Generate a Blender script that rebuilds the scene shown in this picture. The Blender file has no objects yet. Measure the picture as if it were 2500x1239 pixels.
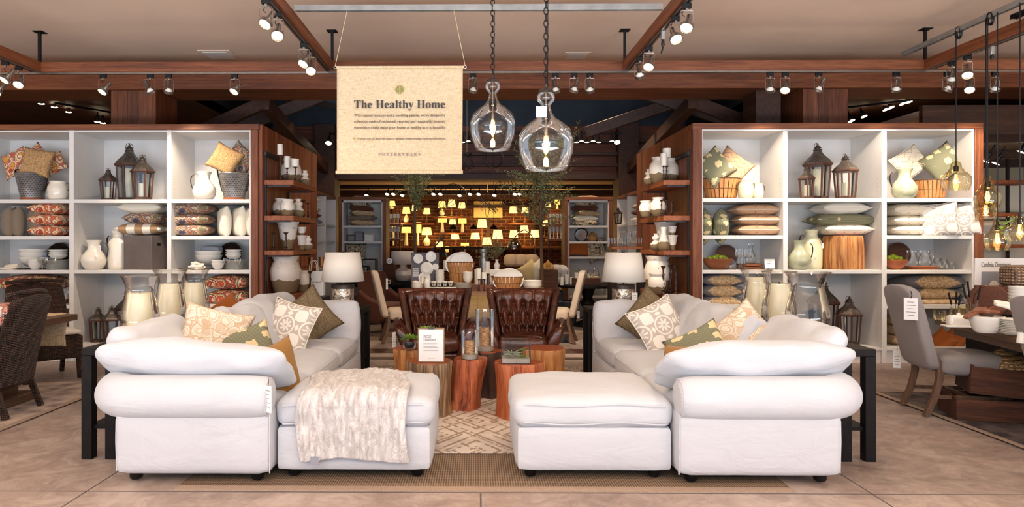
import bpy, bmesh, math, random
from mathutils import Vector, Matrix, Euler, noise
R=math.radians; PI=math.pi; random.seed(7)
sc=bpy.context.scene; COL=sc.collection
# ---------------------------------------------------------------- camera
CAMH=1.45; F=1700.0; CX=1145.2; CY=597.0; TH=R(0.6)
cs,sn=math.cos(TH),math.sin(TH)
cam=bpy.data.objects.new('camera',bpy.data.cameras.new('camera')); COL.objects.link(cam)
cam.location=(0,0,CAMH); cam.rotation_euler=(R(90),0,TH)
cam.data.sensor_width=36; cam.data.lens=36*F/2500
cam.data.shift_x=(1250-CX)/2500; cam.data.shift_y=-(619.5-CY)/2500
cam.data.clip_start=.05; cam.data.clip_end=100
sc.camera=cam
sc.view_settings.view_transform='Standard'; sc.view_settings.look='None'
sc.view_settings.gamma=1; sc.view_settings.use_curve_mapping=False
sc.view_settings.exposure=0.02
w=bpy.data.worlds.new('sky'); sc.world=w; w.use_nodes=True
wb=w.node_tree.nodes['Background']; wb.inputs[0].default_value=(.72,.84,1,1); wb.inputs[1].default_value=1.0
cy=sc.cycles
cy.max_bounces=7; cy.diffuse_bounces=4; cy.glossy_bounces=3; cy.transparent_max_bounces=14
cy.transmission_bounces=4; cy.caustics_reflective=False; cy.caustics_refractive=False
cy.sample_clamp_indirect=5; cy.sample_clamp_direct=0; cy.use_adaptive_sampling=True; cy.adaptive_threshold=.03
cy.use_denoising=True
def lamp(kind,name,loc,energy,color,rot=(0,0,0),**k):
    l=bpy.data.lights.new(name,kind); l.energy=energy; l.color=color
    for a,b in k.items(): setattr(l,a,b)
    o=bpy.data.objects.new(name,l); COL.objects.link(o); o.location=loc; o.rotation_euler=rot; return o
DAY=lamp('AREA','daylight_storefront',(0,-5.2,2.0),310,(.36,.66,1),(R(90),0,0),shape='RECTANGLE',size=17,size_y=3.7)
FILL=lamp('AREA','ceiling_fill',(0,-3.0,.06),3700,(.86,.93,1),(R(180),0,0),shape='RECTANGLE',size=17,size_y=3)  # added area lamp just above the floor, faces up to brighten the ceiling
def wide(x,y,z,e,rx=0,ry=0,c=(1,.72,.46),n='wide_spot_beam',a=125): return lamp('SPOT',n,(x,y,z),e,c,(R(rx),R(ry),0),spot_size=R(a),spot_blend=.8,shadow_soft_size=.12)
# the nearer fittings of the four timber tracks, above the frame
for x in(-4.93,-1.64,1.68,5.0):
    for y,e in((2.2,6),(4.9,66)): wide(x,y,3.3,e,4,0,(1,.80,.60))
# unseen warm wide spots added to light the halls, standing in for their fittings
wide(-2,12.8,4.55,330,0); wide(2,12.8,4.55,330,0)
for x in(-3.2,0,3.2): wide(x,15.75,3.15,115,28,c=(1,.66,.34))
wide(-6.5,12.5,3.1,160); wide(7.7,11.0,3.0,120,15)
# ---------------------------------------------------------------- picture <-> place
def XY(px,Y):
    r=(px-CX)/F; return Y*(r*cs-sn)/(cs+r*sn)
def ppm(px,Y):
    X=XY(px,Y); return F/(-X*sn+Y*cs)
def P(px,py,Y):
    return Vector((XY(px,Y),Y,CAMH-(py-CY)/ppm(px,Y)))
def HZ(px,py,z=0.0):
    zc=F*(CAMH-z)/(py-CY); xc=(px-CX)/F*zc
    return Vector((cs*xc-sn*zc,sn*xc+cs*zc,z))
# ---------------------------------------------------------------- mesh builder
class MB:
    def __init__(s): s.v=[]; s.f=[]
    def add(s,vs,fs,m=None):
        n=len(s.v)
        s.v+= [ (m@Vector(v)) if m else Vector(v) for v in vs]
        s.f+= [tuple(i+n for i in f) for f in fs]; return s
    def box(s,c,d,rot=None):
        x,y,z=[a/2 for a in d]
        vs=[(a*x,b*y,e*z) for a in(-1,1) for b in(-1,1) for e in(-1,1)]
        m=Matrix.Translation(c)
        if rot: m=m@Euler(rot).to_matrix().to_4x4()
        return s.add(vs,[(0,1,3,2),(4,6,7,5),(0,4,5,1),(2,3,7,6),(0,2,6,4),(1,5,7,3)],m)
    def bx(s,x0,x1,y0,y1,z0,z1): return s.box(((x0+x1)/2,(y0+y1)/2,(z0+z1)/2),(abs(x1-x0),abs(y1-y0),abs(z1-z0)))
    def bar(s,p,q,w,h=None):
        p,q=Vector(p),Vector(q); h=h or w; d=q-p; L=d.length
        m=Matrix.Translation((p+q)/2)@d.to_track_quat('Z','Y').to_matrix().to_4x4()
        return s.add([(a*w/2,b*h/2,e*L/2) for a in(-1,1) for b in(-1,1) for e in(-1,1)],[(0,1,3,2),(4,6,7,5),(0,4,5,1),(2,3,7,6),(0,2,6,4),(1,5,7,3)],m)
    def lathe(s,prof,n=24,c=(0,0,0),rot=None,sx=1,sy=1,wob=0,cap=True,seed=0):
        vs=[];fs=[]
        for j,(r,z) in enumerate(prof):
            for i in range(n):
                a=2*PI*i/n; k=1+(wob*noise.noise(Vector((math.cos(a)*1.7,math.sin(a)*1.7,z*1.5+seed))) if wob else 0)
                vs.append((r*k*math.cos(a)*sx,r*k*math.sin(a)*sy,z))
        for j in range(len(prof)-1):
            for i in range(n):
                a=j*n+i;b=j*n+(i+1)%n; fs.append((a,b,b+n,a+n))
        if cap and prof[0][0]>1e-4: fs.append(tuple(range(n-1,-1,-1)))
        if cap and prof[-1][0]>1e-4: fs.append(tuple((len(prof)-1)*n+i for i in range(n)))
        m=Matrix.Translation(c)
        if rot: m=m@Euler(rot).to_matrix().to_4x4()
        return s.add(vs,fs,m)
    def cyl(s,c,r,h,n=20,r2=None,rot=None): return s.lathe([(r,0),(r2 if r2 is not None else r,h)],n,c,rot)
    def ball(s,c,r,n=12,sz=1):
        return s.lathe([(max(1e-5,r*math.sin(PI*i/n)),-r*sz*math.cos(PI*i/n)) for i in range(n+1)],n*2 if n<10 else 20,c,cap=False)
    def tube(s,pts,r,n=8,closed=False,cap=True):
        pts=[Vector(p) for p in pts]; N=len(pts); rr=r if isinstance(r,(list,tuple)) else [r]*N
        vs=[];fs=[];up=None
        for i,p in enumerate(pts):
            a=pts[(i-1)%N] if (closed or i>0) else p; b=pts[(i+1)%N] if (closed or i<N-1) else p
            t=(b-a); t=t.normalized() if t.length>1e-9 else Vector((0,0,1))
            if up is None: up=t.orthogonal().normalized()
            up=(up-t*up.dot(t)); up=up.normalized() if up.length>1e-6 else t.orthogonal().normalized()
            sd=t.cross(up)
            for k in range(n):
                an=2*PI*k/n; vs.append(p+(up*math.cos(an)+sd*math.sin(an))*rr[i])
        M_=N if closed else N-1
        for j in range(M_):
            for k in range(n):
                a=j*n+k;b=j*n+(k+1)%n;c=((j+1)%N)*n; fs.append((a,b,c+(k+1)%n,c+k))
        if cap and not closed: fs.append(tuple(range(n-1,-1,-1))); fs.append(tuple((N-1)*n+k for k in range(n)))
        return s.add(vs,fs)
    def loft(s,rings,cap=True,closed=False):
        n=len(rings[0]); vs=[v for r in rings for v in r]; fs=[]
        for j in range(len(rings)-(0 if closed else 1)):
            j2=(j+1)%len(rings)
            for i in range(n): fs.append((j*n+i,j*n+(i+1)%n,j2*n+(i+1)%n,j2*n+i))
        if cap and not closed: fs.append(tuple(range(n-1,-1,-1))); fs.append(tuple((len(rings)-1)*n+i for i in range(n)))
        return s.add(vs,fs)
    def prism(s,poly,h,m=None):
        n=len(poly); vs=[(x,y,0) for x,y in poly]+[(x,y,h) for x,y in poly]
        return s.add(vs,[tuple(range(n-1,-1,-1)),tuple(range(n,2*n))]+[(i,(i+1)%n,(i+1)%n+n,i+n) for i in range(n)],m)
    def grid(s,fn,nu,nv,cu=False):
        vs=[fn(i/nu,j/nv) for j in range(nv+1) for i in range(nu+1)]
        return s.add(vs,[(j*(nu+1)+i,j*(nu+1)+i+1,(j+1)*(nu+1)+i+1,(j+1)*(nu+1)+i) for j in range(nv) for i in range(nu)])
    def soft(s,w,d,h,r=.05,puff=0,n=10,c=(0,0,0),rot=None,wr=0,seed=0,side=0):
        """rounded, puffed block: a cushion or an upholstered panel"""
        N=n; idx={}; vs=[];fs=[]
        def vid(i,j,k):
            if (i,j,k) not in idx: idx[(i,j,k)]=len(vs); vs.append((i,j,k))
            return idx[(i,j,k)]
        for a in range(N):
            for b in range(N):
                for e in (0,N):
                    q=[(a,b,e),(a+1,b,e),(a+1,b+1,e),(a,b+1,e)]; fs.append(tuple(vid(*t) for t in (q if e else q[::-1])))
                    q=[(a,e,b),(a+1,e,b),(a+1,e,b+1),(a,e,b+1)]; fs.append(tuple(vid(*t) for t in (q[::-1] if e else q)))
                    q=[(e,a,b),(e,a+1,b),(e,a+1,b+1),(e,a,b+1)]; fs.append(tuple(vid(*t) for t in (q if e else q[::-1])))
        W=(w/2,d/2,h/2); out=[]
        def mp(i,hf):
            t=i/N*2-1; q=min(r,hf)/hf  # squeeze grid towards borders
            return (abs(t)**.8)*(1 if t>=0 else -1)*hf
        for (i,j,k) in vs:
            p=Vector((mp(i,W[0]),mp(j,W[1]),mp(k,W[2])))
            rr=min(r,W[0],W[1],W[2]); q=Vector([max(-(W[a]-rr),min(W[a]-rr,p[a])) for a in range(3)])
            o=p-q
            if o.length>1e-6: o=o.normalized()*min(rr,o.length if o.length<rr else rr)
            p=q+o; u,v=p.x/W[0],p.y/W[1]; z=p.z/W[2]
            g=(1-u*u)*(1-v*v); p.z+=puff*max(0,g)**.6*(1 if z>0 else -1)*abs(z)
            if side:
                p.x+=side*u*max(0,1-z*z)*max(0,1-v*v)**.5; p.y+=side*v*max(0,1-z*z)*max(0,1-u*u)**.5
            if wr: p+=noise.noise_vector(p*5+Vector((seed,seed*2,0)))*wr+noise.noise_vector(p*15+Vector((seed,3,seed)))*wr*.28
            out.append(p)
        m=Matrix.Translation(c)
        if rot: m=m@Euler(rot).to_matrix().to_4x4()
        return s.add(out,fs,m)
    def pillow(s,w,h,t,n=14,pinch=.07,wr=.006,seed=0):
        """knife-edge cushion lying in XY"""
        for sg in (1,-1):
            def fn(u,v):
                u=u*2-1; v=v*2-1
                x=w/2*u*(1-pinch*abs(u)**3*(1-v*v)*1.6); y=h/2*v*(1-pinch*abs(v)**3*(1-u*u)*1.6)
                b=max(0,(1-u**4))*max(0,(1-v**4)); z=sg*t/2*(b**.55)*(1-.12*(u*u+v*v))
                q=noise.noise(Vector((x*7+seed,y*7,sg*3)))*wr*(b**.3)
                return (x,y,z+q*sg)
            g=MB(); g.grid(fn,n,n); s.add(g.v,[f if sg>0 else f[::-1] for f in g.f])
        return s
    def build(s,name,mat,parent=None,smooth=True,bevel=0,seg=2,sub=0,angle=38,loc=None):
        me=bpy.data.meshes.new(name); me.from_pydata([tuple(v) for v in s.v],[],s.f)
        bm=bmesh.new(); bm.from_mesh(me)
        if len(bm.verts)<9000: bmesh.ops.remove_doubles(bm,verts=bm.verts,dist=1e-5)
        bmesh.ops.recalc_face_normals(bm,faces=bm.faces) if smooth!='keep' else None
        bm.to_mesh(me); bm.free()
        me.materials.append(mat)
        if smooth: me.shade_smooth(); me.set_sharp_from_angle(angle=R(angle))
        o=bpy.data.objects.new(name,me); COL.objects.link(o)
        if parent is not None: o.parent=parent
        if loc is not None: o.location=loc
        if bevel:
            b=o.modifiers.new('b','BEVEL'); b.width=bevel; b.segments=seg; b.limit_method='ANGLE'; b.angle_limit=R(35)
            b.harden_normals=False
        if sub:
            b=o.modifiers.new('s','SUBSURF'); b.levels=sub; b.render_levels=sub
        return o
def tag(o,label,cat,group=None,kind=None):
    if label: o['label']=label
    if cat: o['category']=cat
    if group: o['group']=group
    if kind: o['kind']=kind
    return o
def thing(name,label=None,cat=None,loc=(0,0,0),rz=0,group=None):
    o=bpy.data.objects.new(name,None); o.empty_display_size=.05; COL.objects.link(o)
    o.location=loc; o.rotation_euler=(0,0,rz); return tag(o,label,cat,group)
def struct(mb,name,mat,**k):
    o=mb.build(name,mat,**k); o['kind']='structure'; return o
def dup(o,parent=None):
    c=o.copy(); COL.objects.link(c)
    if parent is not None: c.parent=parent
    for ch in KIDS.get(o.name,()) if False else [x for x in o.children]: dup(ch,c)
    return c
KIDS={}
_P={}
def put(key,builder,loc,label,cat=None,group=None,rz=0,rot=None,s=1,mats=None,name=None):
    """one of each kind is built; later ones are copies of it with all parts"""
    if key in _P: o=dup(_P[key])
    else:
        o=builder(); _P[key]=o
    for k in ('label','category','group'):
        if k in o: del o[k]
    tag(o,label,cat or o.get('_c',''),group)
    o.location=loc; o.rotation_euler=rot if rot else (0,0,rz)
    o.scale=(s,s,s) if not isinstance(s,(tuple,list)) else s
    if mats:
        for q in [o]+[x for x in o.children_recursive]:
            m=mats.get(q.name.split('.')[0]) or mats.get('*')
            if m and q.type=='MESH':
                q.material_slots[0].link='OBJECT'; q.material_slots[0].material=m
    return o
# ---------------------------------------------------------------- materials
class NT:
    def __init__(s,name):
        s.m=bpy.data.materials.new(name); s.m.use_nodes=True; s.t=s.m.node_tree; s.n=s.t.nodes
        s.b=s.n['Principled BSDF']; s._tc=None
    def link(s,a,b): s.t.links.new(a,b)
    def set(s,inp,v):
        if hasattr(v,'is_output') or isinstance(v,bpy.types.NodeSocket): s.link(v,inp)
        else:
            if isinstance(v,tuple) and len(v)==3 and inp.type=='RGBA': v=(*v,1)
            inp.default_value=v
    def tc(s,which='Object'):
        if not s._tc: s._tc=s.n.new('ShaderNodeTexCoord')
        return s._tc.outputs[which]
    def map(s,scale=(1,1,1),rot=(0,0,0),loc=(0,0,0),v=None):
        q=s.n.new('ShaderNodeMapping'); s.link(v or s.tc(),q.inputs[0])
        q.inputs['Scale'].default_value=scale; q.inputs['Rotation'].default_value=rot; q.inputs['Location'].default_value=loc
        return q.outputs[0]
    def noise(s,scale=5,detail=3,rough=.55,dist=0,v=None,out=0):
        q=s.n.new('ShaderNodeTexNoise'); s.link(v or s.tc(),q.inputs['Vector'])
        q.inputs['Scale'].default_value=scale; q.inputs['Detail'].default_value=detail
        q.inputs['Roughness'].default_value=rough; q.inputs['Distortion'].default_value=dist; return q.outputs[out]
    def vor(s,scale=5,feature='F1',v=None,out=0,rnd=1):
        q=s.n.new('ShaderNodeTexVoronoi'); q.feature=feature; s.link(v or s.tc(),q.inputs['Vector'])
        q.inputs['Scale'].default_value=scale; q.inputs['Randomness'].default_value=rnd; return q.outputs[out]
    def wave(s,scale=5,dist=0,v=None,axis='X',typ='BANDS',ds=1,detail=2):
        q=s.n.new('ShaderNodeTexWave'); q.wave_type=typ; s.link(v or s.tc(),q.inputs['Vector'])
        if typ=='BANDS': q.bands_direction=axis
        else: q.rings_direction=axis
        q.inputs['Scale'].default_value=scale; q.inputs['Distortion'].default_value=dist
        q.inputs['Detail Scale'].default_value=ds; q.inputs['Detail'].default_value=detail; return q.outputs['Fac']
    def brick(s,c1,c2,mo,scale=1,bw=.5,rh=.25,ms=.02,v=None,off=.5):
        q=s.n.new('ShaderNodeTexBrick'); s.link(v or s.tc(),q.inputs['Vector'])
        q.inputs['Color1'].default_value=(*c1,1);q.inputs['Color2'].default_value=(*c2,1);q.inputs['Mortar'].default_value=(*mo,1)
        q.inputs['Scale'].default_value=scale;q.inputs['Mortar Size'].default_value=ms;q.inputs['Brick Width'].default_value=bw;q.inputs['Row Height'].default_value=rh
        q.offset=off; return q.outputs[0],q.outputs[1]
    def math(s,op,a,b=0.0,c=None,clamp=False):
        q=s.n.new('ShaderNodeMath'); q.operation=op; q.use_clamp=clamp
        s.set(q.inputs[0],a); s.set(q.inputs[1],b)
        if c is not None: s.set(q.inputs[2],c)
        return q.outputs[0]
    def sep(s,v=None):
        q=s.n.new('ShaderNodeSeparateXYZ'); s.link(v or s.tc(),q.inputs[0]); return q.outputs
    def com(s,x,y,z=0.0):
        q=s.n.new('ShaderNodeCombineXYZ'); s.set(q.inputs[0],x);s.set(q.inputs[1],y);s.set(q.inputs[2],z); return q.outputs[0]
    def ramp(s,f,stops,const=False):
        q=s.n.new('ShaderNodeValToRGB'); s.link(f,q.inputs[0]); e=q.color_ramp.elements
        if const: q.color_ramp.interpolation='CONSTANT'
        while len(e)<len(stops): e.new(.5)
        for i,(p,c) in enumerate(stops): e[i].position=p; e[i].color=(*c,1) if len(c)==3 else c
        return q.outputs[0]
    def mix(s,f,a,b,bt='MIX'):
        q=s.n.new('ShaderNodeMix'); q.data_type='RGBA'; q.blend_type=bt
        s.set(q.inputs[0],f); s.set(q.inputs[6],a); s.set(q.inputs[7],b); return q.outputs[2]
    def bump(s,h,strength=.3,dist=.01):
        q=s.n.new('ShaderNodeBump'); s.link(h,q.inputs['Height']); q.inputs['Strength'].default_value=strength; q.inputs['Distance'].default_value=dist
        s.link(q.outputs[0],s.b.inputs['Normal']); return s
    def fin(s,color=None,rough=None,metal=None,**k):
        if color is not None: s.set(s.b.inputs['Base Color'],color)
        if rough is not None: s.set(s.b.inputs['Roughness'],rough)
        if metal is not None: s.set(s.b.inputs['Metallic'],metal)
        for a,b in k.items(): s.set(s.b.inputs[a.replace('_',' ')],b)
        return s.m
def srgb(r,g,b):
    f=lambda c:(c/255/12.92) if c/255<=.04045 else ((c/255+.055)/1.055)**2.4
    return (f(r),f(g),f(b))
def plain(name,c,rough=.6,metal=0,var=.08,sc_=6,bump=0,bs=60,**k):
    """plain surface with a slight procedural unevenness"""
    t=NT(name); n=t.noise(sc_,3)
    d=tuple(max(0,x*(1-var)) for x in c); l=tuple(min(1,x*(1+var)) for x in c)
    col=t.ramp(n,[(.3,d),(.7,l)])
    if bump: t.bump(t.noise(bs,2),bump,.004)
    return t.fin(col,rough,metal,**k)
def wood(name,axis,dark,mid,light,rough=.55,sc_=1.0,bump=.25,plank=0,pax='X',grain=1):
    t=NT(name); s={'X':(.35,6,6),'Y':(6,.35,6),'Z':(6,6,.35)}[axis]
    v=t.map(tuple(a*sc_ for a in s)); n=t.noise(2.2,5,.62,1.2,v)
    fine=t.noise(9,3,.6,.3,t.map(tuple(a*sc_*1.6 for a in s)))
    f=t.math('MULTIPLY_ADD',fine,.35*grain,t.math('MULTIPLY',n,.72))
    col=t.ramp(f,[(.3,dark),(.5,mid),(.74,light)])
    patch=t.noise(.9*sc_,2,.5,0,t.map((1,1,1),loc=(3,7,1)))
    col=t.mix(t.math('MULTIPLY',patch,.55,clamp=True),col,dark)
    if plank:
        x=t.sep()['XYZ'.index(pax)]; k=t.math('FLOOR',t.math('DIVIDE',x,plank))
        rn=t.n.new('ShaderNodeTexWhiteNoise'); rn.noise_dimensions='1D'; t.link(k,rn.inputs['W'])
        col=t.mix(.75,col,t.ramp(rn.outputs[0],[(0,(.45,.42,.42)),(.5,(.85,.8,.75)),(1,(1.25,1.1,1))]),'MULTIPLY')
        fr=t.math('FRACT',t.math('DIVIDE',x,plank)); e=t.math('LESS_THAN',t.math('ABSOLUTE',t.math('SUBTRACT',fr,.5)),.485)
        col=t.mix(e,(.012,.006,.004),col)
    t.bump(f,bump,.006)
    return t.fin(col,rough)
RW=(srgb(62,28,12),srgb(128,68,36),srgb(170,104,62))
m_beamX=wood('redwood_x','X',*RW); m_beamY=wood('redwood_y','Y',*RW); m_beamZ=wood('redwood_z','Z',*RW)
m_darkX=wood('aged_wood_x','X',srgb(34,18,11),srgb(70,38,23),srgb(98,58,37)); m_darkY=wood('aged_wood_y','Y',srgb(34,18,11),srgb(70,38,23),srgb(98,58,37))
m_planks=wood('barn_planks','Z',srgb(88,40,20),srgb(164,90,54),srgb(204,132,88),plank=.14,pax='Y')
m_planksX=wood('column_planks','Z',srgb(60,28,16),srgb(128,70,42),srgb(165,104,70),plank=.145,pax='X')
m_clad=wood('cladding','X',srgb(56,24,10),srgb(128,62,34),srgb(160,88,52),plank=.16,pax='Z')
m_ceilwood=wood('board_ceiling','Y',srgb(34,15,8),srgb(80,40,22),srgb(106,58,34),plank=.2,pax='X')
m_shelfwood=wood('shelf_wood_y','Y',srgb(92,38,16),srgb(158,84,44),srgb(196,122,72))
m_tablewood=wood('table_oak','Y',srgb(52,34,22),srgb(104,74,50),srgb(138,104,74),rough=.45)
m_tablewoodX=wood('table_oak_x','X',srgb(92,64,42),srgb(146,108,74),srgb(176,138,98),rough=.45)
m_legwood=wood('leg_wood','Z',srgb(66,44,30),srgb(112,80,58),srgb(140,106,80),sc_=3)
m_lanternwood=wood('lantern_wood','Z',srgb(34,18,12),srgb(82,48,34),srgb(118,76,56),sc_=4)
m_bowlwood=wood('bowl_wood','X',srgb(92,44,22),srgb(150,86,48),srgb(182,116,70),sc_=4,rough=.4)
m_crate=wood('crate_wood','X',srgb(34,16,7),srgb(84,44,22),srgb(122,72,40),sc_=1.5,rough=.75)
m_turned=wood('turned_wood','Z',srgb(28,16,12),srgb(62,38,28),srgb(92,62,48),sc_=5,rough=.4)
m_basketwood=wood('basket_slats','Z',srgb(128,74,32),srgb(196,134,76),srgb(226,172,112),sc_=3)
m_basketband=plain('basket_band',srgb(88,54,34),.7,var=.35,sc_=40,bump=.6)
def m_plaster():
    t=NT('plaster'); n=t.noise(.55,4,.6,0); n2=t.noise(30,3)
    t.bump(n2,.08,.004); return t.fin(t.ramp(n,[(.3,srgb(216,192,172)),(.7,srgb(230,206,186))]),.8)
m_ceil=m_plaster()
def m_conc():
    t=NT('stained_concrete'); a=t.noise(.8,6,.65,.6); b=t.noise(5,5,.7,1.5); c=t.noise(40,3,.6)
    f=t.math('MULTIPLY_ADD',b,.45,t.math('MULTIPLY',a,.6))
    col=t.ramp(f,[(.33,srgb(108,92,84)),(.5,srgb(156,136,125)),(.68,srgb(192,174,162))])
    col=t.mix(t.math('MULTIPLY',t.math('GREATER_THAN',c,.66),.3),col,srgb(80,64,56))
    t.bump(b,.05,.01)
    return t.fin(col,t.math('MULTIPLY_ADD',a,.3,.36))
m_floor=m_conc()
m_joint=plain('floor_joint',srgb(92,84,84),.7)
m_white=plain('white_laminate',srgb(226,222,218),.45,var=.015)
m_whitewall=plain('painted_wall',srgb(206,190,160),.7,var=.04)
m_black=plain('black_metal',(.012,.012,.013),.4,.6,var=.2)
m_blackwood=plain('black_table',srgb(20,15,14),.55,0,var=.35,sc_=14,bump=.15,Specular_IOR_Level=.2)
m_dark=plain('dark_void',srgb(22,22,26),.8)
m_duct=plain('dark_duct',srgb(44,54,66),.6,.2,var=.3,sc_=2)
m_galv=plain('galvanized',srgb(168,172,172),.35,.75,var=.15,sc_=9,bump=.1)
m_steel=plain('brushed_steel',srgb(150,140,132),.32,.9,var=.1,sc_=20)
m_chrome=plain('chrome',srgb(190,180,170),.12,1,var=.02)
m_iron=plain('rail_iron',srgb(58,54,54),.45,.7,var=.2,sc_=12)
def glass(name,tint,edge,amt=.16,rough=.02):
    t=NT(name); lw=t.n.new('ShaderNodeLayerWeight'); lw.inputs[0].default_value=.35
    tr=t.n.new('ShaderNodeBsdfTransparent'); gl=t.n.new('ShaderNodeBsdfGlossy'); gl.inputs['Roughness'].default_value=rough
    gl.inputs['Color'].default_value=(.95,.95,.95,1)
    c=t.mix(t.math('POWER',lw.outputs['Facing'],3.6),tint,edge); t.link(c,tr.inputs[0])
    f=t.math('MULTIPLY_ADD',lw.outputs['Fresnel'],.62,amt*.06,clamp=True)
    nz=t.noise(3,1); f=t.math('MULTIPLY',f,t.math('MULTIPLY_ADD',nz,.3,.85),clamp=True)
    mx=t.n.new('ShaderNodeMixShader'); t.link(f,mx.inputs[0]); t.link(tr.outputs[0],mx.inputs[1]); t.link(gl.outputs[0],mx.inputs[2])
    t.link(mx.outputs[0],t.n['Material Output'].inputs[0]); return t.m
m_glass=glass('clear_glass',(.98,.98,.97),(.74,.72,.68)); m_smoke=glass('seeded_glass',(.96,.95,.92),(.62,.56,.46),.14)
m_amber=glass('amber_glass',(.97,.9,.72),(.72,.56,.34),.14); m_pane=glass('pane_glass',(.93,.95,.96),(.6,.62,.64),.25)
def emit(name,c,s,base=None):
    t=NT(name); n=t.noise(8,1); return t.fin(base or c,.6,Emission_Color=t.mix(.08,(*c,1),n),Emission_Strength=s)
m_bulb=emit('lit_lens',(1,.86,.62),5); m_filament=emit('filament',(1,.62,.2),22); m_farbulb=emit('far_lens',(1,.8,.5),12)
m_glow=[emit('glowing_shade_%s'%i,c,s,(.8,.7,.4)) for i,(c,s) in enumerate([((1,.70,.16),1.15),((1,.78,.3),.95),((1,.68,.1),.85)])]
m_shade=plain('linen_shade',srgb(240,232,220),.8,var=.02)
m_mirror=None
def m_merc():
    t=NT('mercury_glass'); v=t.vor(22,'F1'); n=t.noise(45,3,.6)
    f=t.math('ADD',v,n); col=t.ramp(f,[(.4,srgb(74,58,44)),(.7,srgb(150,132,112)),(.95,srgb(214,204,190))]); t.bump(f,.7,.01)
    return t.fin(col,.18,.75)
m_mercury=m_merc()
m_bronze=plain('aged_bronze',srgb(78,68,62),.45,.6,var=.25,sc_=20)
m_zinc=plain('zinc_roof',srgb(104,94,86),.42,.7,var=.35,sc_=14,bump=.2)
def fabric(name,c,rough=.95,weave=260,b=.25,var=.03,big=0):
    t=NT(name); a=t.wave(weave,1.5,axis='X'); d=t.wave(weave,1.5,axis='Y'); h=t.math('ADD',a,d)
    n=t.noise(3,3); h2=t.math('MULTIPLY_ADD',h,.12,t.noise(6,3)) if not big else t.math('MULTIPLY_ADD',h,.02,t.noise(3.2,3,.5,1.2,t.map((1,1.6,2.2))))
    t.bump(h2,b,.004 if not big else big)
    col=t.ramp(n,[(.3,tuple(x*(1-var) for x in c)),(.7,tuple(min(1,x*(1+var)) for x in c))])
    return t.fin(col,rough,Sheen_Weight=.15)
m_sofa=fabric('white_slipcover',srgb(202,203,208),b=.35,big=.04,weave=150)
m_cream=fabric('cream_cotton',srgb(238,228,208)); m_ivory=fabric('ivory_cotton',srgb(236,228,214))
m_taupe=fabric('taupe_linen',srgb(134,118,100)); m_ochre=fabric('ochre_velvet',srgb(152,108,44)); m_rust=fabric('rust_velvet',srgb(168,92,34))
m_greychair=fabric('grey_linen',srgb(146,138,136),var=.1,b=.6); m_tanchair=fabric('beige_linen',srgb(206,186,164)); m_napgrey=fabric('grey_napkin',srgb(146,148,158))
m_brownchair=fabric('brown_velvet',srgb(92,48,28)); m_tanpil=fabric('yellow_linen',srgb(226,204,146))
def m_linenweave(name,c,c2,sc_=120):
    t=NT(name); x=t.noise(1,2,.5,0,t.map((sc_*1.4,24,24))); y=t.noise(1,2,.5,0,t.map((24,sc_*1.4,sc_*1.4)))
    f=t.math('MULTIPLY',t.math('ADD',x,y),.5); t.bump(f,.4,.002)
    return t.fin(t.ramp(f,[(.36,c),(.62,c2)]),.9)
m_burlap=m_linenweave('burlap',srgb(176,148,108),srgb(226,202,166)); m_olive=m_linenweave('olive_linen',srgb(84,68,46),srgb(136,118,88),150)
m_jute=m_linenweave('jute',srgb(138,100,62),srgb(208,168,116),110); m_bannermat=m_linenweave('banner_linen',srgb(186,162,126),srgb(216,196,164),160)
def paisley(name,stops,sc_=9,dist=2.5,ring=5):
    t=NT(name); nv=t.noise(3.2,2,.5,0,out=1); vv=t.n.new('ShaderNodeVectorMath'); vv.operation='MULTIPLY_ADD'
    t.link(nv,vv.inputs[0]); vv.inputs[1].default_value=(.16,.16,.16); t.link(t.tc(),vv.inputs[2])
    d=t.vor(sc_,'F1',vv.outputs[0]); r=t.math('FRACT',t.math('MULTIPLY',d,ring*.55))
    c1=t.ramp(r,stops,True)
    cell=t.vor(sc_,'F1',vv.outputs[0],out=1); cb=t.sep(cell)[0]
    c2=t.ramp(cb,[(0,stops[0][1]),(.3,stops[1][1]),(.6,stops[2][1]),(.85,stops[-1][1])],True)
    sm=t.vor(sc_*5,'F1',vv.outputs[0]); col=t.mix(t.math('LESS_THAN',d,.33),c1,c2)
    col=t.mix(t.math('LESS_THAN',sm,.22),col,stops[1][1])
    col=t.mix(t.math('LESS_THAN',t.vor(sc_,'DISTANCE_TO_EDGE',vv.outputs[0]),.035),col,stops[-1][1])
    return t.fin(col,.9)
m_pais=paisley('red_paisley',[(0,srgb(176,72,46)),(.16,srgb(236,222,196)),(.34,srgb(224,160,70)),(.52,srgb(238,222,196)),(.7,srgb(120,112,116)),(.84,srgb(198,104,66))])
m_navy=paisley('navy_paisley',[(0,srgb(66,66,86)),(.18,srgb(184,172,150)),(.36,srgb(112,110,74)),(.55,srgb(206,190,166)),(.7,srgb(86,88,108)),(.86,srgb(164,104,72))],10)
m_multi=paisley('multi_paisley',[(0,srgb(200,92,54)),(.16,srgb(236,222,190)),(.34,srgb(84,82,92)),(.5,srgb(232,196,110)),(.68,srgb(128,124,110)),(.84,srgb(160,64,52))],8)
m_beigepais=paisley('beige_jacquard',[(0,srgb(206,186,160)),(.2,srgb(224,212,192)),(.4,srgb(208,196,174)),(.6,srgb(230,222,206)),(.8,srgb(200,170,140))],12)
m_stripebook=paisley('bright_print',[(0,srgb(52,46,70)),(.2,srgb(226,206,190)),(.4,srgb(176,72,52)),(.6,srgb(60,56,84)),(.8,srgb(220,150,120))],16)
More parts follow.
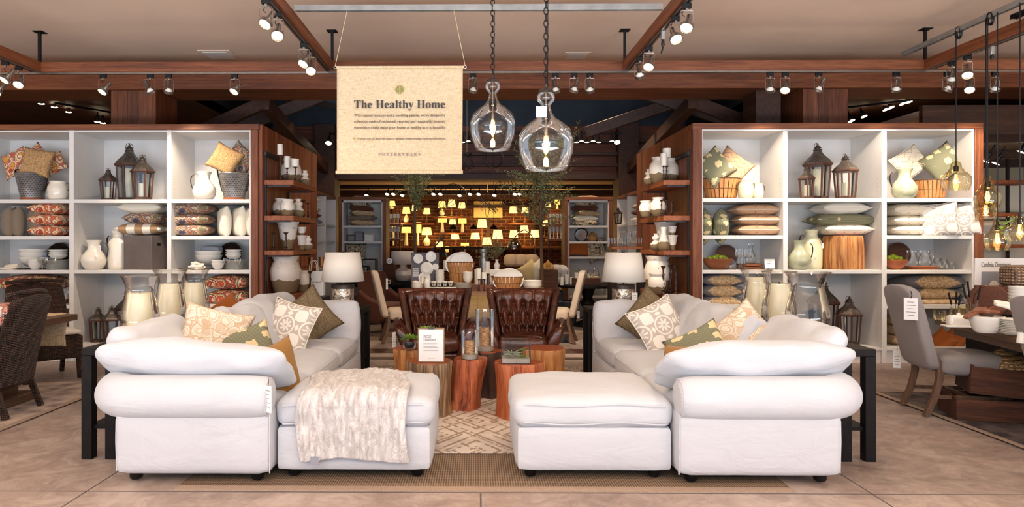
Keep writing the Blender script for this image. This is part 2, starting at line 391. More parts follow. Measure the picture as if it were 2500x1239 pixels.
def medallion(name,bg,fg,per=.23):
    t=NT(name); x,y,z=t.sep(); fx=t.math('SUBTRACT',t.math('FRACT',t.math('MULTIPLY_ADD',x,1/per,.5)),.5); fy=t.math('SUBTRACT',t.math('FRACT',t.math('MULTIPLY_ADD',y,1/per,.5)),.5)
    r=t.math('SQRT',t.math('ADD',t.math('MULTIPLY',fx,fx),t.math('MULTIPLY',fy,fy))); a=t.math('ARCTAN2',fy,fx)
    ring=t.math('LESS_THAN',t.math('ABSOLUTE',t.math('SUBTRACT',r,.36)),.035)
    pet=t.math('LESS_THAN',r,t.math('MULTIPLY_ADD',t.math('ABSOLUTE',t.math('COSINE',t.math('MULTIPLY',a,4))),.2,.07)); hole=t.math('GREATER_THAN',r,.05)
    star=t.math('GREATER_THAN',r,t.math('MULTIPLY_ADD',t.math('ABSOLUTE',t.math('COSINE',t.math('MULTIPLY',a,4))),-.18,.6))
    f=t.math('MAXIMUM',t.math('MAXIMUM',ring,t.math('MULTIPLY',pet,hole)),star)
    t.bump(t.math('MULTIPLY_ADD',t.noise(120,2),.3,f),.5,.004)
    return t.fin(t.mix(f,bg,fg),.92)
m_medal=medallion('medallion_embroidery',srgb(196,184,174),srgb(238,232,222)); 
def floral():
    t=NT('green_floral'); x,y,z=t.sep(); s1=t.math('FRACT',t.math('MULTIPLY',x,110)); s2=t.math('FRACT',t.math('MULTIPLY',y,110))
    h=t.math('GREATER_THAN',t.math('MULTIPLY',s1,s2),.3); base=t.mix(h,srgb(104,106,84),srgb(148,142,112))
    nv=t.noise(22,2,.5,0); d=t.math('MULTIPLY_ADD',nv,.6,t.vor(7,'F1',rnd=.35)); f=t.math('LESS_THAN',d,.60)
    return t.fin(t.mix(f,base,srgb(216,196,150)),.92)
m_floral=floral()
def stitched(name,bg,line):
    t=NT(name); x,y,z=t.sep(); zz=t.math('MULTIPLY',t.math('PINGPONG',x,.06),.8); f=t.math('FRACT',t.math('MULTIPLY',t.math('ADD',y,zz),14))
    l=t.math('LESS_THAN',f,.1); dsh=t.math('GREATER_THAN',t.math('FRACT',t.math('MULTIPLY',x,70)),.4)
    return t.fin(t.mix(t.math('MULTIPLY',l,dsh),bg,line),.92)
m_stitch=stitched('tan_stitched',srgb(188,150,118),srgb(92,70,54)); m_stitchw=stitched('cream_stitched',srgb(232,220,198),srgb(140,120,100))
def stripes():
    t=NT('wide_stripe'); x=t.sep()[0]; f=t.math('GREATER_THAN',t.math('FRACT',t.math('MULTIPLY_ADD',x,1/.2,.2)),.5)
    return t.fin(t.mix(f,srgb(168,134,98),srgb(238,228,210)),.9)
m_stripe=stripes()
m_wool=m_linenweave('looped_wool',srgb(146,118,86),srgb(222,192,150),70); m_greywool=fabric('grey_wool',srgb(112,110,116),var=.15,b=.8)
m_bwpil=paisley('black_white_print',[(0,srgb(40,34,32)),(.3,srgb(220,206,180)),(.55,srgb(50,42,38)),(.8,srgb(214,196,166))],14)
def m_fur_():
    t=NT('faux_fur'); a=t.noise(1,5,.7,1.5,t.map((26,7,7))); b=t.noise(60,3); h=t.math('MULTIPLY_ADD',b,.35,a)
    t.bump(h,1,.03); return t.fin(t.ramp(a,[(.32,srgb(196,184,178)),(.52,srgb(226,219,216)),(.7,srgb(238,235,234))]),1,Sheen_Weight=.4)
m_fur=m_fur_()
def m_leath():
    t=NT('brown_leather'); n=t.noise(5,4,.6,.5); g=t.vor(160,'F1'); c=t.noise(9,3,.6,2)
    t.bump(t.math('MULTIPLY_ADD',g,.1,c),.22,.01)
    return t.fin(t.ramp(n,[(.3,srgb(50,23,14)),(.55,srgb(88,42,26)),(.75,srgb(124,64,40))]),t.math('MULTIPLY_ADD',n,.25,.14),Coat_Weight=.25,Coat_Roughness=.15)
m_leather=m_leath()
def m_log(name,c1,c2,c3,ax=(9,9,.5)):
    t=NT(name); n=t.noise(1.3,5,.65,1.6,t.map(ax)); f=t.noise(5,4,.6,.6,t.map(ax))
    q=t.math('MULTIPLY_ADD',f,.4,t.math('MULTIPLY',n,.65)); t.bump(q,.9,.03)
    return t.fin(t.ramp(q,[(.36,c1),(.5,c2),(.66,c3)]),.5)
m_logred=m_log('red_log',srgb(66,26,12),srgb(168,84,46),srgb(206,122,76)); m_bark=m_log('pale_bark',srgb(48,34,24),srgb(120,92,66),srgb(178,146,108))
m_logdark=m_log('dark_log',srgb(26,14,10),srgb(58,34,24),srgb(88,56,40)); m_loggold=m_log('golden_log',srgb(76,36,12),srgb(168,106,54),srgb(214,158,98))
def m_rings(name,c1,c2):
    t=NT(name); w_=t.wave(14,3,typ='RINGS',axis='Z',ds=2); n=t.noise(6,3)
    return t.fin(t.mix(n,t.ramp(w_,[(.3,c1),(.7,c2)]),c1),.3)
m_logtop=m_rings('log_top',srgb(150,72,38),srgb(214,128,86))
m_cer=plain('white_glaze',srgb(236,230,220),.22,var=.03,Coat_Weight=.3); m_celadon=plain('celadon_glaze',srgb(176,178,150),.2,var=.12,sc_=5,Coat_Weight=.4)
def m_crackle(name,c):
    t=NT(name); n=t.noise(14,4,.7); f=t.math('GREATER_THAN',n,.68); return t.fin(t.mix(f,c,srgb(150,120,96)),.25,Coat_Weight=.3)
m_crk=m_crackle('crackled_glaze',srgb(238,228,212)); m_creamglaze=m_crackle('cream_glaze',srgb(226,220,184))
def dipped():
    t=NT('dipped_pot'); z=t.sep()[2]; n=t.noise(6,2); k=t.math('GREATER_THAN',t.math('MULTIPLY_ADD',n,.14,z),.43)
    c=t.noise(7,4,.7,0,t.map((1,1,1),loc=(5,2,0))); chips=t.math('GREATER_THAN',c,.66)
    top=t.mix(chips,srgb(236,226,214),srgb(84,62,46)); return t.fin(t.mix(k,srgb(128,108,78),top),t.math('MULTIPLY_ADD',k,-.5,.8))
m_dip=dipped()
m_wax=plain('candle_wax',srgb(232,222,192),.5,var=.03,Subsurface_Weight=.0); m_waxwhite=plain('white_wax',srgb(240,234,222),.5,var=.02)
def m_birch_():
    t=NT('birch_bark'); n=t.noise(30,4,.6,0,t.map((1,1,3))); return t.fin(t.ramp(n,[(.3,srgb(120,76,46)),(.5,srgb(196,146,98)),(.68,srgb(232,206,170))]),.7)
m_birch=m_birch_()
m_sand=plain('sand',srgb(206,196,180),.95,var=.2,sc_=120,bump=.6); m_stone=plain('stone_cube',srgb(98,88,84),.75,var=.16,sc_=5,bump=.1)
m_leaf=plain('succulent_green',srgb(120,160,60),.5,var=.25,sc_=20); m_airplant=plain('air_plant',srgb(184,190,160),.6,var=.15); m_olivel=plain('olive_leaf',srgb(138,142,90),.6,var=.4,sc_=30)
m_trunk=wood('tree_trunk','Z',srgb(60,40,26),srgb(112,82,56),srgb(140,108,76),sc_=3)
m_lime=plain('lime_skin',srgb(148,168,34),.35,var=.2,sc_=12); m_terra=plain('terracotta',srgb(172,96,58),.6,var=.12); m_orange=plain('orange_gourd',srgb(206,150,70),.5,var=.2)
m_paper=plain('card_paper',srgb(240,238,236),.7,var=.01); m_ink=plain('ink',srgb(60,56,56),.8,var=.02); m_inkgrey=plain('grey_ink',srgb(132,126,120),.8,var=.02); m_green=plain('leaf_green',srgb(132,134,52),.8,var=.05)
m_card=plain('print_grey',srgb(92,90,98),.6,var=.02); m_twine=plain('twine',srgb(214,192,150),.8)
m_leatherstrap=plain('strap_leather',srgb(38,24,20),.5,var=.2)
def m_wicker_(name,c1,c2,c3,u=70,v=36):
    t=NT(name); x,y,z=t.sep(); q=t.math('ADD',x,y)
    a=t.math('SINE',t.math('MULTIPLY',q,u*3)); b=t.math('SINE',t.math('MULTIPLY_ADD',z,v*6,t.math('MULTIPLY',t.math('SIGN',a),1.57)))
    h=t.math('MULTIPLY',t.math('ABSOLUTE',a),t.math('ABSOLUTE',b)); n=t.noise(1,3,.5,0,t.map((9,9,60)))
    t.bump(h,.9,.012); f=t.math('MULTIPLY_ADD',h,.45,t.math('MULTIPLY',n,.6))
    return t.fin(t.ramp(f,[(.25,c1),(.5,c2),(.8,c3)]),.42)
m_wick=m_wicker_('dark_wicker',srgb(14,9,8),srgb(52,32,24),srgb(112,74,54)); m_abaca=m_wicker_('rope_weave',srgb(60,44,34),srgb(142,112,88),srgb(196,168,138),30,18)
m_seagrass=m_wicker_('seagrass_weave',srgb(76,56,32),srgb(158,122,78),srgb(206,170,118),34,20)
def m_bucket_():
    t=NT('slotted_zinc'); x,y,z=t.sep(); a=t.math('MULTIPLY',t.math('ARCTAN2',y,x),20/6.2832*1.5); row=t.math('MULTIPLY',z,42)
    k=t.math('FLOOR',row); sh=t.math('MULTIPLY',t.math('FLOORED_MODULO',k,2),.5)
    fa=t.math('FRACT',t.math('ADD',a,sh)); fr=t.math('FRACT',row)
    s_=t.math('MULTIPLY',t.math('LESS_THAN',fa,.55),t.math('LESS_THAN',t.math('ABSOLUTE',t.math('SUBTRACT',fr,.5)),.14))
    n=t.noise(12,4); return t.fin(t.mix(s_,t.ramp(n,[(.3,srgb(118,116,116)),(.7,srgb(166,164,164))]),srgb(34,30,30)),.4,t.math('MULTIPLY',t.math('SUBTRACT',1,s_),.55))
m_bucket=m_bucket_()
def m_sisal_():
    t=NT('sisal'); x,y,z=t.sep(); a=t.math('SINE',t.math('MULTIPLY',x,420)); b=t.math('SINE',t.math('MULTIPLY',y,300)); h=t.math('MULTIPLY',t.math('ADD',a,b),.25)
    t.bump(h,.8,.006); n=t.noise(2,3); c=t.ramp(t.math('MULTIPLY_ADD',n,.3,t.math('ADD',h,.35)),[(.2,srgb(80,62,48)),(.8,srgb(168,140,112))]); return t.fin(c,.95)
m_sisal=m_sisal_(); m_rugband=m_linenweave('rug_border',srgb(156,132,112),srgb(176,152,132),200)
def m_tribal_():
    t=NT('diamond_rug'); x,y,z=t.sep(); P1=.62
    def dia(per,off,w_):
        a=t.math('PINGPONG',t.math('ADD',x,off),per/2); b=t.math('PINGPONG',y,per*.72); d=t.math('ADD',a,t.math('MULTIPLY',b,.7))
        return t.math('LESS_THAN',t.math('ABSOLUTE',t.math('SUBTRACT',t.math('FRACT',t.math('MULTIPLY',d,1/(per*.2))),.5)),w_)
    f=t.math('MULTIPLY',dia(.56,.0,.13),t.math('GREATER_THAN',t.noise(18,2,.5),.42))
    g=t.math('MULTIPLY',dia(1.12,.1,.07),t.math('GREATER_THAN',t.noise(40,2,.6),.45)); h=t.math('MAXIMUM',f,g)
    n=t.noise(6,3); base=t.ramp(n,[(.3,srgb(206,190,176)),(.7,srgb(234,220,206))])
    return t.fin(t.mix(t.math('MULTIPLY',h,.75),base,srgb(138,110,86)),.95)
m_tribal=m_tribal_()
def m_oriental(name,a,b,c):
    t=NT(name); v=t.vor(6,'F1'); n=t.noise(5,5,.75,1); f=t.math('MULTIPLY_ADD',v,.5,t.math('MULTIPLY',n,.6)); return t.fin(t.ramp(f,[(.3,a),(.5,b),(.72,c)]),.95)
m_rugL=m_oriental('faded_rug',srgb(104,94,100),srgb(166,146,136),srgb(204,182,164)); m_rugR=m_oriental('dark_rug',srgb(34,30,34),srgb(66,58,60),srgb(112,98,92))
def m_brick_():
    t=NT('brick_wall'); c,f=t.brick(srgb(112,50,30),srgb(70,30,18),srgb(150,116,80),1,.34,.115,.012,t.com(t.sep()[0],t.sep()[2]))
    n=t.noise(4,3); return t.fin(t.mix(t.math('MULTIPLY',n,.5),c,srgb(60,22,12)),.85)
m_brickw=m_brick_()
# ---------------------------------------------------------------- lettering
def text(body,name,mat,size,loc,rot=(R(90),0,0),parent=None,align='CENTER',offset=0,space=1,sx=1,depth=.0006,width=None):
    c=bpy.data.curves.new(name,'FONT'); c.body=body; c.size=size; c.align_x=align; c.align_y='BOTTOM_BASELINE'
    c.offset=offset; c.space_character=space; c.extrude=depth; c.space_line=1.15
    o=bpy.data.objects.new(name,c); COL.objects.link(o); bpy.context.view_layer.update()
    me=bpy.data.meshes.new_from_object(o.evaluated_get(bpy.context.evaluated_depsgraph_get()))
    bpy.data.objects.remove(o); bpy.data.curves.remove(c)
    k=1
    if width:
        xs=[v.co.x for v in me.vertices]; k=width/(max(xs)-min(xs)) if xs else 1
    for v in me.vertices: v.co.x*=sx*k
    me.materials.clear(); me.materials.append(mat)
    q=bpy.data.objects.new(name,me); COL.objects.link(q); q.location=loc; q.rotation_euler=rot
    if parent is not None: q.parent=parent
    return q
def serif(s_,italic=False):
    out=''
    for ch in s_:
        if italic:
            if ch=='h': out+='\u210e'
            elif 'A'<=ch<='Z': out+=chr(0x1D434+ord(ch)-65)
            elif 'a'<=ch<='z': out+=chr(0x1D44E+ord(ch)-97)
            else: out+=ch
        else:
            if 'A'<=ch<='Z': out+=chr(0x1D400+ord(ch)-65)
            elif 'a'<=ch<='z': out+=chr(0x1D41A+ord(ch)-97)
            else: out+=ch
    return out
m_board=wood('dark_board','X',srgb(48,22,12),srgb(96,50,28),srgb(130,76,46),sc_=4,rough=.4)
m_copper=fabric('copper_linen',srgb(134,76,44))
# ---------------------------------------------------------------- the room
YF=8.54; YB=9.27   # front and back plane of the big shelving units
struct(MB().bx(-11,11,-5.3,27,-.08,0),'floor',m_floor)
for i,(x0,x1,y0,y1) in enumerate([(-11,11,4.055,4.065),(0.02,.03,-1.8,4.055),(-2.29,-2.28,-1.8,9.7),(2.29,2.3,-1.8,9.7),(-11,11,9.7,9.71),(-2.2,2.2,13.0,13.01),(.02,.03,9.7,20)]):
    struct(MB().bx(x0,x1,y0,y1,0,.0008),'trim_%d'%(i+1),m_joint)
struct(MB().bx(-11,11,-5.3,9.78,3.85,3.95),'ceiling',m_ceil)
struct(MB().bx(-11,-10.9,-5.3,27,0,6),'wall_left',m_whitewall); struct(MB().bx(10.9,11,-5.3,27,0,6),'wall_right',m_whitewall)
# dark timber threshold strips
struct(MB().bx(-6.5,6.5,8.75,8.92,0,.004),'trim_8',m_darkX); struct(MB().bx(-6.5,6.5,9.25,9.62,0,.004),'trim_9',m_darkX)
# header beam with its deep soffit
struct(MB().bx(-11,11,9.78,10.62,3.65,4.3),'beam_1',m_beamX,bevel=.012)
struct(MB().bx(-11,11,9.70,9.775,3.62,3.86),'beam_2',m_beamX,bevel=.008)
for i,(x0,x1) in enumerate([(-5.17,-4.53),(4.57,5.2)]):
    struct(MB().bx(x0,x1,9.79,10.5,0,3.65),'pillar_%d'%(i+1),m_planksX if i else m_planksX,bevel=.01)
struct(MB().bx(4.0,4.35,10.0,10.5,0,3.65),'pillar_3',m_darkY)
# side partitions behind the shelving
for s,nm in((-1,'wall_passage_left'),(1,'wall_passage_right')):
    struct(MB().bx(s*2.64,s*2.74,YF+.02,11.5,0,2.93),nm,m_planks,bevel=.004)
    struct(MB().bx(s*2.75,s*11,9.3,9.36,0,2.9) if s<0 else MB().bx(2.75,6.2,9.3,9.36,0,2.9),nm.replace('passage','behind_shelves'),m_clad)
# high dark hall behind the header
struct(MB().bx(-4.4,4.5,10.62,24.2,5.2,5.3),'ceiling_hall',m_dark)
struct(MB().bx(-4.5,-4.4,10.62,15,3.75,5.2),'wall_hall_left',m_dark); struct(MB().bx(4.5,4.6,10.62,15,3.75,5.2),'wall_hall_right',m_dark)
struct(MB().bx(-11,-4.4,10.62,15.2,3.75,3.85),'ceiling_boards_left',m_ceilwood); struct(MB().bx(4.5,11,10.62,15.2,3.75,3.85),'ceiling_boards_right',m_ceilwood)
struct(MB().bx(-11,11,15.0,15.25,2.88,4.0),'wall_hall_back',m_clad)
struct(MB().bx(-11,11,14.9,15.3,2.84,2.98),'beam_3',m_darkX,bevel=.01)
struct(MB().bx(-4.4,4.5,15.0,15.1,4.0,5.2),'wall_hall_upper',m_duct)
for i,z in enumerate((3.12,3.36,3.62)):
    struct(MB().bx(-4.3,4.4,14.86,14.99,z,z+.055),'beam_%d'%(i+4),m_darkX)
for i,s in enumerate((-1,1)):
    struct(MB().bx(s*3.0,s*3.42,14.7,15.3,0,4.0),'pillar_%d'%(i+4),m_darkY)
# slanting knee braces and truss members between the headers
br=[((-3.25,10.65,3.62),(-3.2,14.9,3.02)),((3.3,10.65,3.62),(3.25,14.9,3.02)),((-3.3,10.7,3.62),(-4.6,10.9,3.1)),((3.35,10.7,3.62),(4.7,10.9,3.15)),((-4.4,11.5,3.2),(-2.6,12.2,4.1)),
    ((2.6,12.2,4.2),(4.4,11.5,3.4)),((-2.2,11.5,4.6),(-1.5,12.0,3.3)),((2.0,12.8,3.5),(4.3,12.2,4.2))]
for i,(p,q) in enumerate(br): struct(MB().bar(p,q,.15 if i<2 else .1,.2),'beam_%d'%(i+7),m_darkY,bevel=.008)
tag(MB().bar((-4.2,12,4.25),(-.6,13.5,3.95),.45,.3).build('air_duct',m_duct,bevel=.02),'dark blue-grey duct crossing high up behind the hanging banner','duct')
# back room: plaster ceiling, brick wall
struct(MB().bx(-11,11,15.2,24.2,3.3,3.4),'ceiling_back',m_ceil)
struct(MB().bx(-7,7,24.0,24.2,0,3.3),'wall_back',m_brickw); 
struct(MB().bx(-11,-7,24.0,24.2,0,3.3),'wall_back_left',m_whitewall); struct(MB().bx(7,11,24.0,24.2,0,3.3),'wall_back_right',m_whitewall)
for i,(y,z,h) in enumerate([(16.2,3.02,.12),(19.2,2.98,.12),(21.0,2.95,.14),(23.6,3.0,.14),(23.85,2.7,.1)]):
    struct(MB().bx(-5.5,5.5,y,y+.1,z,z+h),'beam_%d'%(i+20),m_darkX)
for i,x in enumerate((-2.9,-1.3,.35,1.9,3.2)): struct(MB().bx(x,x+.12,23.9,24.0,0,3.0),'trim_%d'%(i+20),m_darkY)
# right-hand annexe beyond the shelving
struct(MB().bx(6.25,11,9.82,9.9,3.0,3.4),'beam_60',m_darkX)
struct(MB().bx(6.3,11,9.9,14.2,3.25,3.35),'ceiling_annex',m_ceil); struct(MB().bx(6.2,11,14.0,14.1,0,3.25),'wall_annex',m_whitewall)
for i,(y,z) in enumerate([(10.4,3.05),(11.6,2.95),(12.8,2.9)]): struct(MB().bar((6.2,y+.5,z),(10.9,y,z+.05),.1,.14),'beam_%d'%(i+30),m_darkX)
# storefront framing behind the viewer, seen only in reflections
for i,x in enumerate((-6.4,-4.2,-2.1,2.1,4.2,6.4)): struct(MB().bx(x-.04,x+.04,-5.1,-5.02,0,3.85),'trim_%d'%(i+40),m_black)
struct(MB().bx(-11,11,-5.1,-5.02,2.9,3.0),'trim_50',m_black)
# ---------------------------------------------------------------- suspended timber lighting frame
def rod(parent,x,y,z0,z1=3.85):
    r_=MB().bx(x-.014,x+.014,y-.014,y+.014,z0,z1).build('hanger_rod',m_black,parent); MB().bx(x-.055,x+.055,y-.055,y+.055,z1-.008,z1).build('mount_plate',m_black,r_)
YT=7.77; ZT0,ZT1=3.39,3.50
t=thing('lighting_beam','long reddish timber light beam running across the room in front of the shelving','beam',(0,0,0))
MB().bx(-9,9,YT,YT+.09,ZT0,ZT1).build('timber',m_beamX,t,bevel=.004)
MB().bx(-9,9,YT+.02,YT+.06,ZT0-.022,ZT0).build('track',m_steel,t)
for x in(-4.93,-1.62,1.66,5.0): rod(t,x,YT+.04,ZT1)
for x0,lab in((-1.69,'timber light beam running back to front just before the linen banner'),(1.63,'timber light beam running back to front above the chain pendants'),(-4.98,'timber light beam running back to front over the wicker dining set'),(4.96,'timber light beam running back to front with black cables over the grey chair')):
    t=thing('lighting_beam',lab,'beam',(0,0,0))
    MB().bx(x0,x0+.09,1.0,YT,ZT0,ZT1).build('timber',m_beamY,t,bevel=.004)
    k=MB().bx(x0+.025,x0+.065,1.0,YT-.05,ZT0-.02,ZT0).build('track',m_steel,t); MB().bx(x0+.036,x0+.054,1.0,YT-.1,ZT0-.021,ZT0-.0195).build('slot',m_black,k)
    rod(t,x0+.045,3.5,ZT1)
def strut(p,q,lab):
    p,q=Vector(p),Vector(q); t=thing('metal_channel',lab,'channel'); d=(q-p).normalized(); n=Vector((-d.y,d.x,0))
    MB().bar(p+n*.02,q+n*.02,.004,.05).bar(p-n*.02,q-n*.02,.004,.05).bar(p+Vector((0,0,.023)),q+Vector((0,0,.023)),.045,.004).build('channel_body',m_galv,t)
    m=MB(); L=(q-p).length; k=0
    while k<L-.1: c=p+d*(k+.05); m.bar(c+Vector((0,0,-.0235)),c+d*.05+Vector((0,0,-.0235)),.012,.003); k+=.09
    m.bar(p+n*.014-Vector((0,0,.024)),q+n*.014-Vector((0,0,.024)),.012,.003).bar(p-n*.014-Vector((0,0,.024)),q-n*.014-Vector((0,0,.024)),.012,.003)
    m.build('slotted_face',m_galv,t)
strut((-1.6,6.12,3.53),(1.63,6.12,3.53),'galvanized steel channel the linen banner and chain pendants hang from')
strut((4.87,8.0,3.62),(4.87,3.0,3.62),'grey metal channel looped with black cords over the grey dining chair')
# ceiling vents
def b_vent():
    t=thing('ceiling_vent'); MB().bx(-.2,.2,-.2,.2,-.012,0).build('vent_frame',m_ceil,t,bevel=.004); MB().bx(-.15,.15,-.15,.15,-.02,-.011).build('vent_panel',m_white,t); return t
for (x,y,s,l) in((-3.25,8.75,1,'square white ceiling vent behind the timber beam, above the shelving with galvanized buckets'),(1.27,8.85,.8,'square white ceiling vent behind the timber beam, above the chain pendants')):
    put('vent',b_vent,(x,y,3.85),l,'vent',s=s)
# ---------------------------------------------------------------- big shelving units
def zsh(px,py): return P(px,py,YF).z
def unit(lab,xs,bays,zb,side):
    """xs: list of white uprights (x0,x1); bays: list of (x0,x1,[shelf z tops])"""
    t=thing('shelving_unit',lab,'shelving'); xa=min(a for a,b in xs); xb=max(b for a,b in xs); ZT=2.86
    MB().bx(xa,xb,YB-.02,YB,0,ZT).build('back_panel',m_white,t)
    for a,b in xs: MB().bx(a,b,YF,YB-.02,0,ZT).build('upright',m_white,t,bevel=.002)
    MB().bx(xa+.004,xb-.004,YF+.004,YB-.03,ZT-.022,ZT-.002).build('top_panel',m_white,t)
    for (a,b,zs) in bays:
        MB().bx(a,b,YF,YB-.02,zb-.035,zb).build('bottom_shelf',m_white,t,bevel=.002)
        for z in zs: MB().bx(a,b,YF+.005,YB-.02,z-.045,z).build('shelf',m_white,t,bevel=.002)
    MB().bx(xa,xb,YF+.03,YF+.05,0,zb-.035).build('plinth',m_white,t)
    m=MB()
    for a,b in xs:
        for s_,x in((-1,a),(1,b)):
            for yy in (YF+.1,YB-.14):
                for k in range(64): m.box((x+s_*.0006,yy,zb+.06+k*.032),(.001,.005,.005))
    m.build('peg_holes',m_dark,t,smooth=False)
    MB().bx(xa-.1 if side<0 else xa-.115,xb+.1,YF-.02,YB,ZT,2.93).build('timber_top',m_beamX,t,bevel=.004)
    if side<0: MB().bx(xb,xb+.09,YF-.02,YB,0,ZT).build('timber_post',m_beamZ,t,bevel=.004)
    else:
        MB().bx(xa-.115,xa,YF-.02,YB,0,ZT).build('timber_post',m_beamZ,t,bevel=.004); MB().bx(xb,xb+.1,YF-.02,YB,0,ZT).build('timber_post',m_beamZ,t,bevel=.004)
    return t
ux=lambda px: XY(px,YF)
LZ=[zsh(300,487),zsh(300,577),zsh(300,660),zsh(300,745)]; LB=zsh(400,842)
RZ=[zsh(1900,484),zsh(1900,575),zsh(1900,660),zsh(1900,745)]; RB=zsh(2000,850)
unit('white shelving framed in timber holding galvanized buckets, white pitchers and paisley pillows',[(ux(-80),ux(-70)),(ux(169),ux(180)),(ux(407),ux(418)),(ux(609),ux(613))],
     [(ux(-70),ux(169),LZ),(ux(180),ux(407),[LZ[0],LZ[2]]),(ux(418),ux(609),LZ)],LB,-1)
unit('white shelving framed in timber holding slatted baskets, green pitchers and floral pillows',[(ux(1713),ux(1716)),(ux(1912),ux(1923)),(ux(2153),ux(2165)),(ux(2373),ux(2378))],
     [(ux(1716),ux(1912),RZ),(ux(1923),ux(2153),[RZ[0],RZ[2]]),(ux(2165),ux(2373),RZ)],RB,1)
# ---------------------------------------------------------------- track spotlights
def b_spot(tilt,on=True,aim=1):
    def f():
        t=thing('track_spotlight'); MB().box((0,0,-.02),(.07,.035,.04)).build('adapter',m_black,t,bevel=.003)
        MB().tube([(-.052,0,-.19),(-.052,0,-.075),(-.045,0,-.06),(.045,0,-.06),(.052,0,-.075),(.052,0,-.19)],.0035,6).box((0,0,-.05),(.02,.02,.02)).build('yoke',m_steel,t)
        h=thing('spot_head',None,None); h.parent=t; h.location=(0,0,-.185); h.rotation_euler=tilt
        MB().lathe([(.019,.125),(.022,.13),(.022,.04),(.019,.035)],16).build('socket',m_steel,h)
        MB().lathe([(.014,.042),(.017,.03),(.03,.012),(.046,-.004),(.047,-.012)],20,cap=False).build('reflector_bulb',m_waxwhite,h)
        MB().lathe([(.05,.006),(.054,.006),(.054,-.024),(.05,-.024),(.05,.006)],24,cap=False).build('ring',m_steel,h)
        MB().lathe([(1e-4,-.02),(.025,-.019),(.047,-.014)],20,cap=False).build('lens',m_bulb,h)
        MB().tube([(.0,.0,-.03),(-.02,.03,-.05),(-.03,.03,-.08),(-.01,.02,-.1)],.003,6).build('wire',m_black,t)
        return t
    return f
def spot(x,y,z,tilt,key,lab,e=0,col=(1,.84,.66),group='track spotlights'):
    o=put(key,b_spot(tilt),(x,y,z),lab,'spotlight',group)
    if e:
        d=Euler(tilt).to_matrix()@Vector((0,0,-1))
        L=lamp('SPOT','spot_beam',Vector((x,y,z-.185))+d*.04,e,col,tilt,spot_size=R(62),spot_blend=.7,shadow_soft_size=.045)
    return o
tF={'out':(R(-38),0,R(10)),'shelf1':(R(42),0,R(-20)),'shelf2':(R(35),0,R(25)),'down':(R(12),R(8),0),'face':(R(-30),R(22),0)}
for i,(px,k,l) in enumerate([(252,'face','track spotlight under the cross beam, before the left timber column, lens tilted forward'),(367,'shelf1','track spotlight before the barn-wood column, paired, tilted towards the buckets'),(412,'shelf2','track spotlight right beside the column on the cross beam, upright socket'),
   (573,'face','track spotlight on the cross beam above the timber post with lit round lens'),(1155,'shelf2','single track spotlight on the cross beam right beside the linen banner'),(1356,'shelf1','first of three track spotlights on the cross beam behind the lower chain pendant'),
   (1402,'shelf2','middle of three track spotlights on the cross beam behind the lower chain pendant'),(1440,'shelf1','third of three track spotlights on the cross beam behind the lower chain pendant'),
   (1880,'shelf1','track spotlight on the cross beam, left one of the pair before the slatted baskets'),(1917,'face','track spotlight on the cross beam with glowing lens, right one of the pair'),(1999,'shelf2','track spotlight on the cross beam in front of the right barn-wood column'),
   (2188,'shelf1','lone track spotlight on the cross beam between column and pendant cords'),(2313,'shelf2','track spotlight on the cross beam hanging below another beside the first pendant cord'),(2367,'face','lit track spotlight on the cross beam just after the first pendant cord'),(2429,'shelf1','track spotlight on the cross beam behind the paired black cords'),
   (-5,'face','track spotlight cut by the photo edge on the cross beam, lens lit')]):
    p=XY(px,YT+.04); spot(p,YT+.04,ZT0-.022,tF[k],k,l,(140 if k!='face' else 20))
for (px,py,x0,k,l) in [(648,2,-1.645,'face','nearest track spotlight on the beam left of the banner, big lit lens'),(676,28,-1.645,'out','second nearest track spotlight on the beam left of the banner'),(741,105,-1.645,'face','third track spotlight on the beam left of the banner, tilted sideways'),(758,122,-1.645,'out','farthest track spotlight on the beam left of the banner'),
   (1675,2,1.675,'face','nearest track spotlight on the beam above the chain pendants, lit lens'),(1648,38,1.675,'out','second track spotlight on the beam above the chain pendants, upright socket'),(1583,115,1.675,'face','third track spotlight on the beam above the chain pendants, tilted sideways'),(1561,130,1.675,'shelf1','farthest track spotlight on the beam above the chain pendants'),
   (5,150,-4.94,'face','track spotlight at the photo edge on the beam over the wicker set'),(38,160,-4.94,'out','track spotlight near the hanger rod on the beam over the wicker set'),
   (2315,140,5.0,'shelf1','track spotlight on the cable-wrapped beam, nearer the corner'),(2353,125,5.0,'face','lit track spotlight on the cable-wrapped beam, farther from the corner')]:
    Y=F*(ZT0-CAMH)/(CY-py)*1.0; Y=min(max(Y,3.4),7.6)
    Y=F*x0/(px-1163) if abs(px-1163)>100 else Y
    Y=min(Y,7.65); spot(x0,Y,ZT0-.02,tF[k],k,l,26 if k!='out' else 16)
t=thing('power_feed','grey track feed box with black cable end on the beam above the chain pendants','connector',(1.675,F*1.675/(1617-1163),ZT0-.02)); MB().box((0,0,-.04),(.03,.03,.08)).build('feed_box',m_galv,t,bevel=.003); MB().lathe([(.013,0),(.016,-.05),(.006,-.07)],10,(0,0,-.08)).tube([(0,0,-.14),(-.004,0,-.17),(-.014,.01,-.2)],.007).build('plug',m_black,t)
t=thing('power_feed','grey track feed box wrapped by a black cord on the cable-wrapped beam','connector',(5.0,F*5.0/(2412-1163),ZT0-.02)); MB().box((0,0,-.04),(.03,.03,.08)).build('feed_box',m_galv,t,bevel=.003); MB().lathe([(.013,0),(.016,-.03),(.006,-.05)],10,(0,0,-.08)).build('plug',m_black,t)
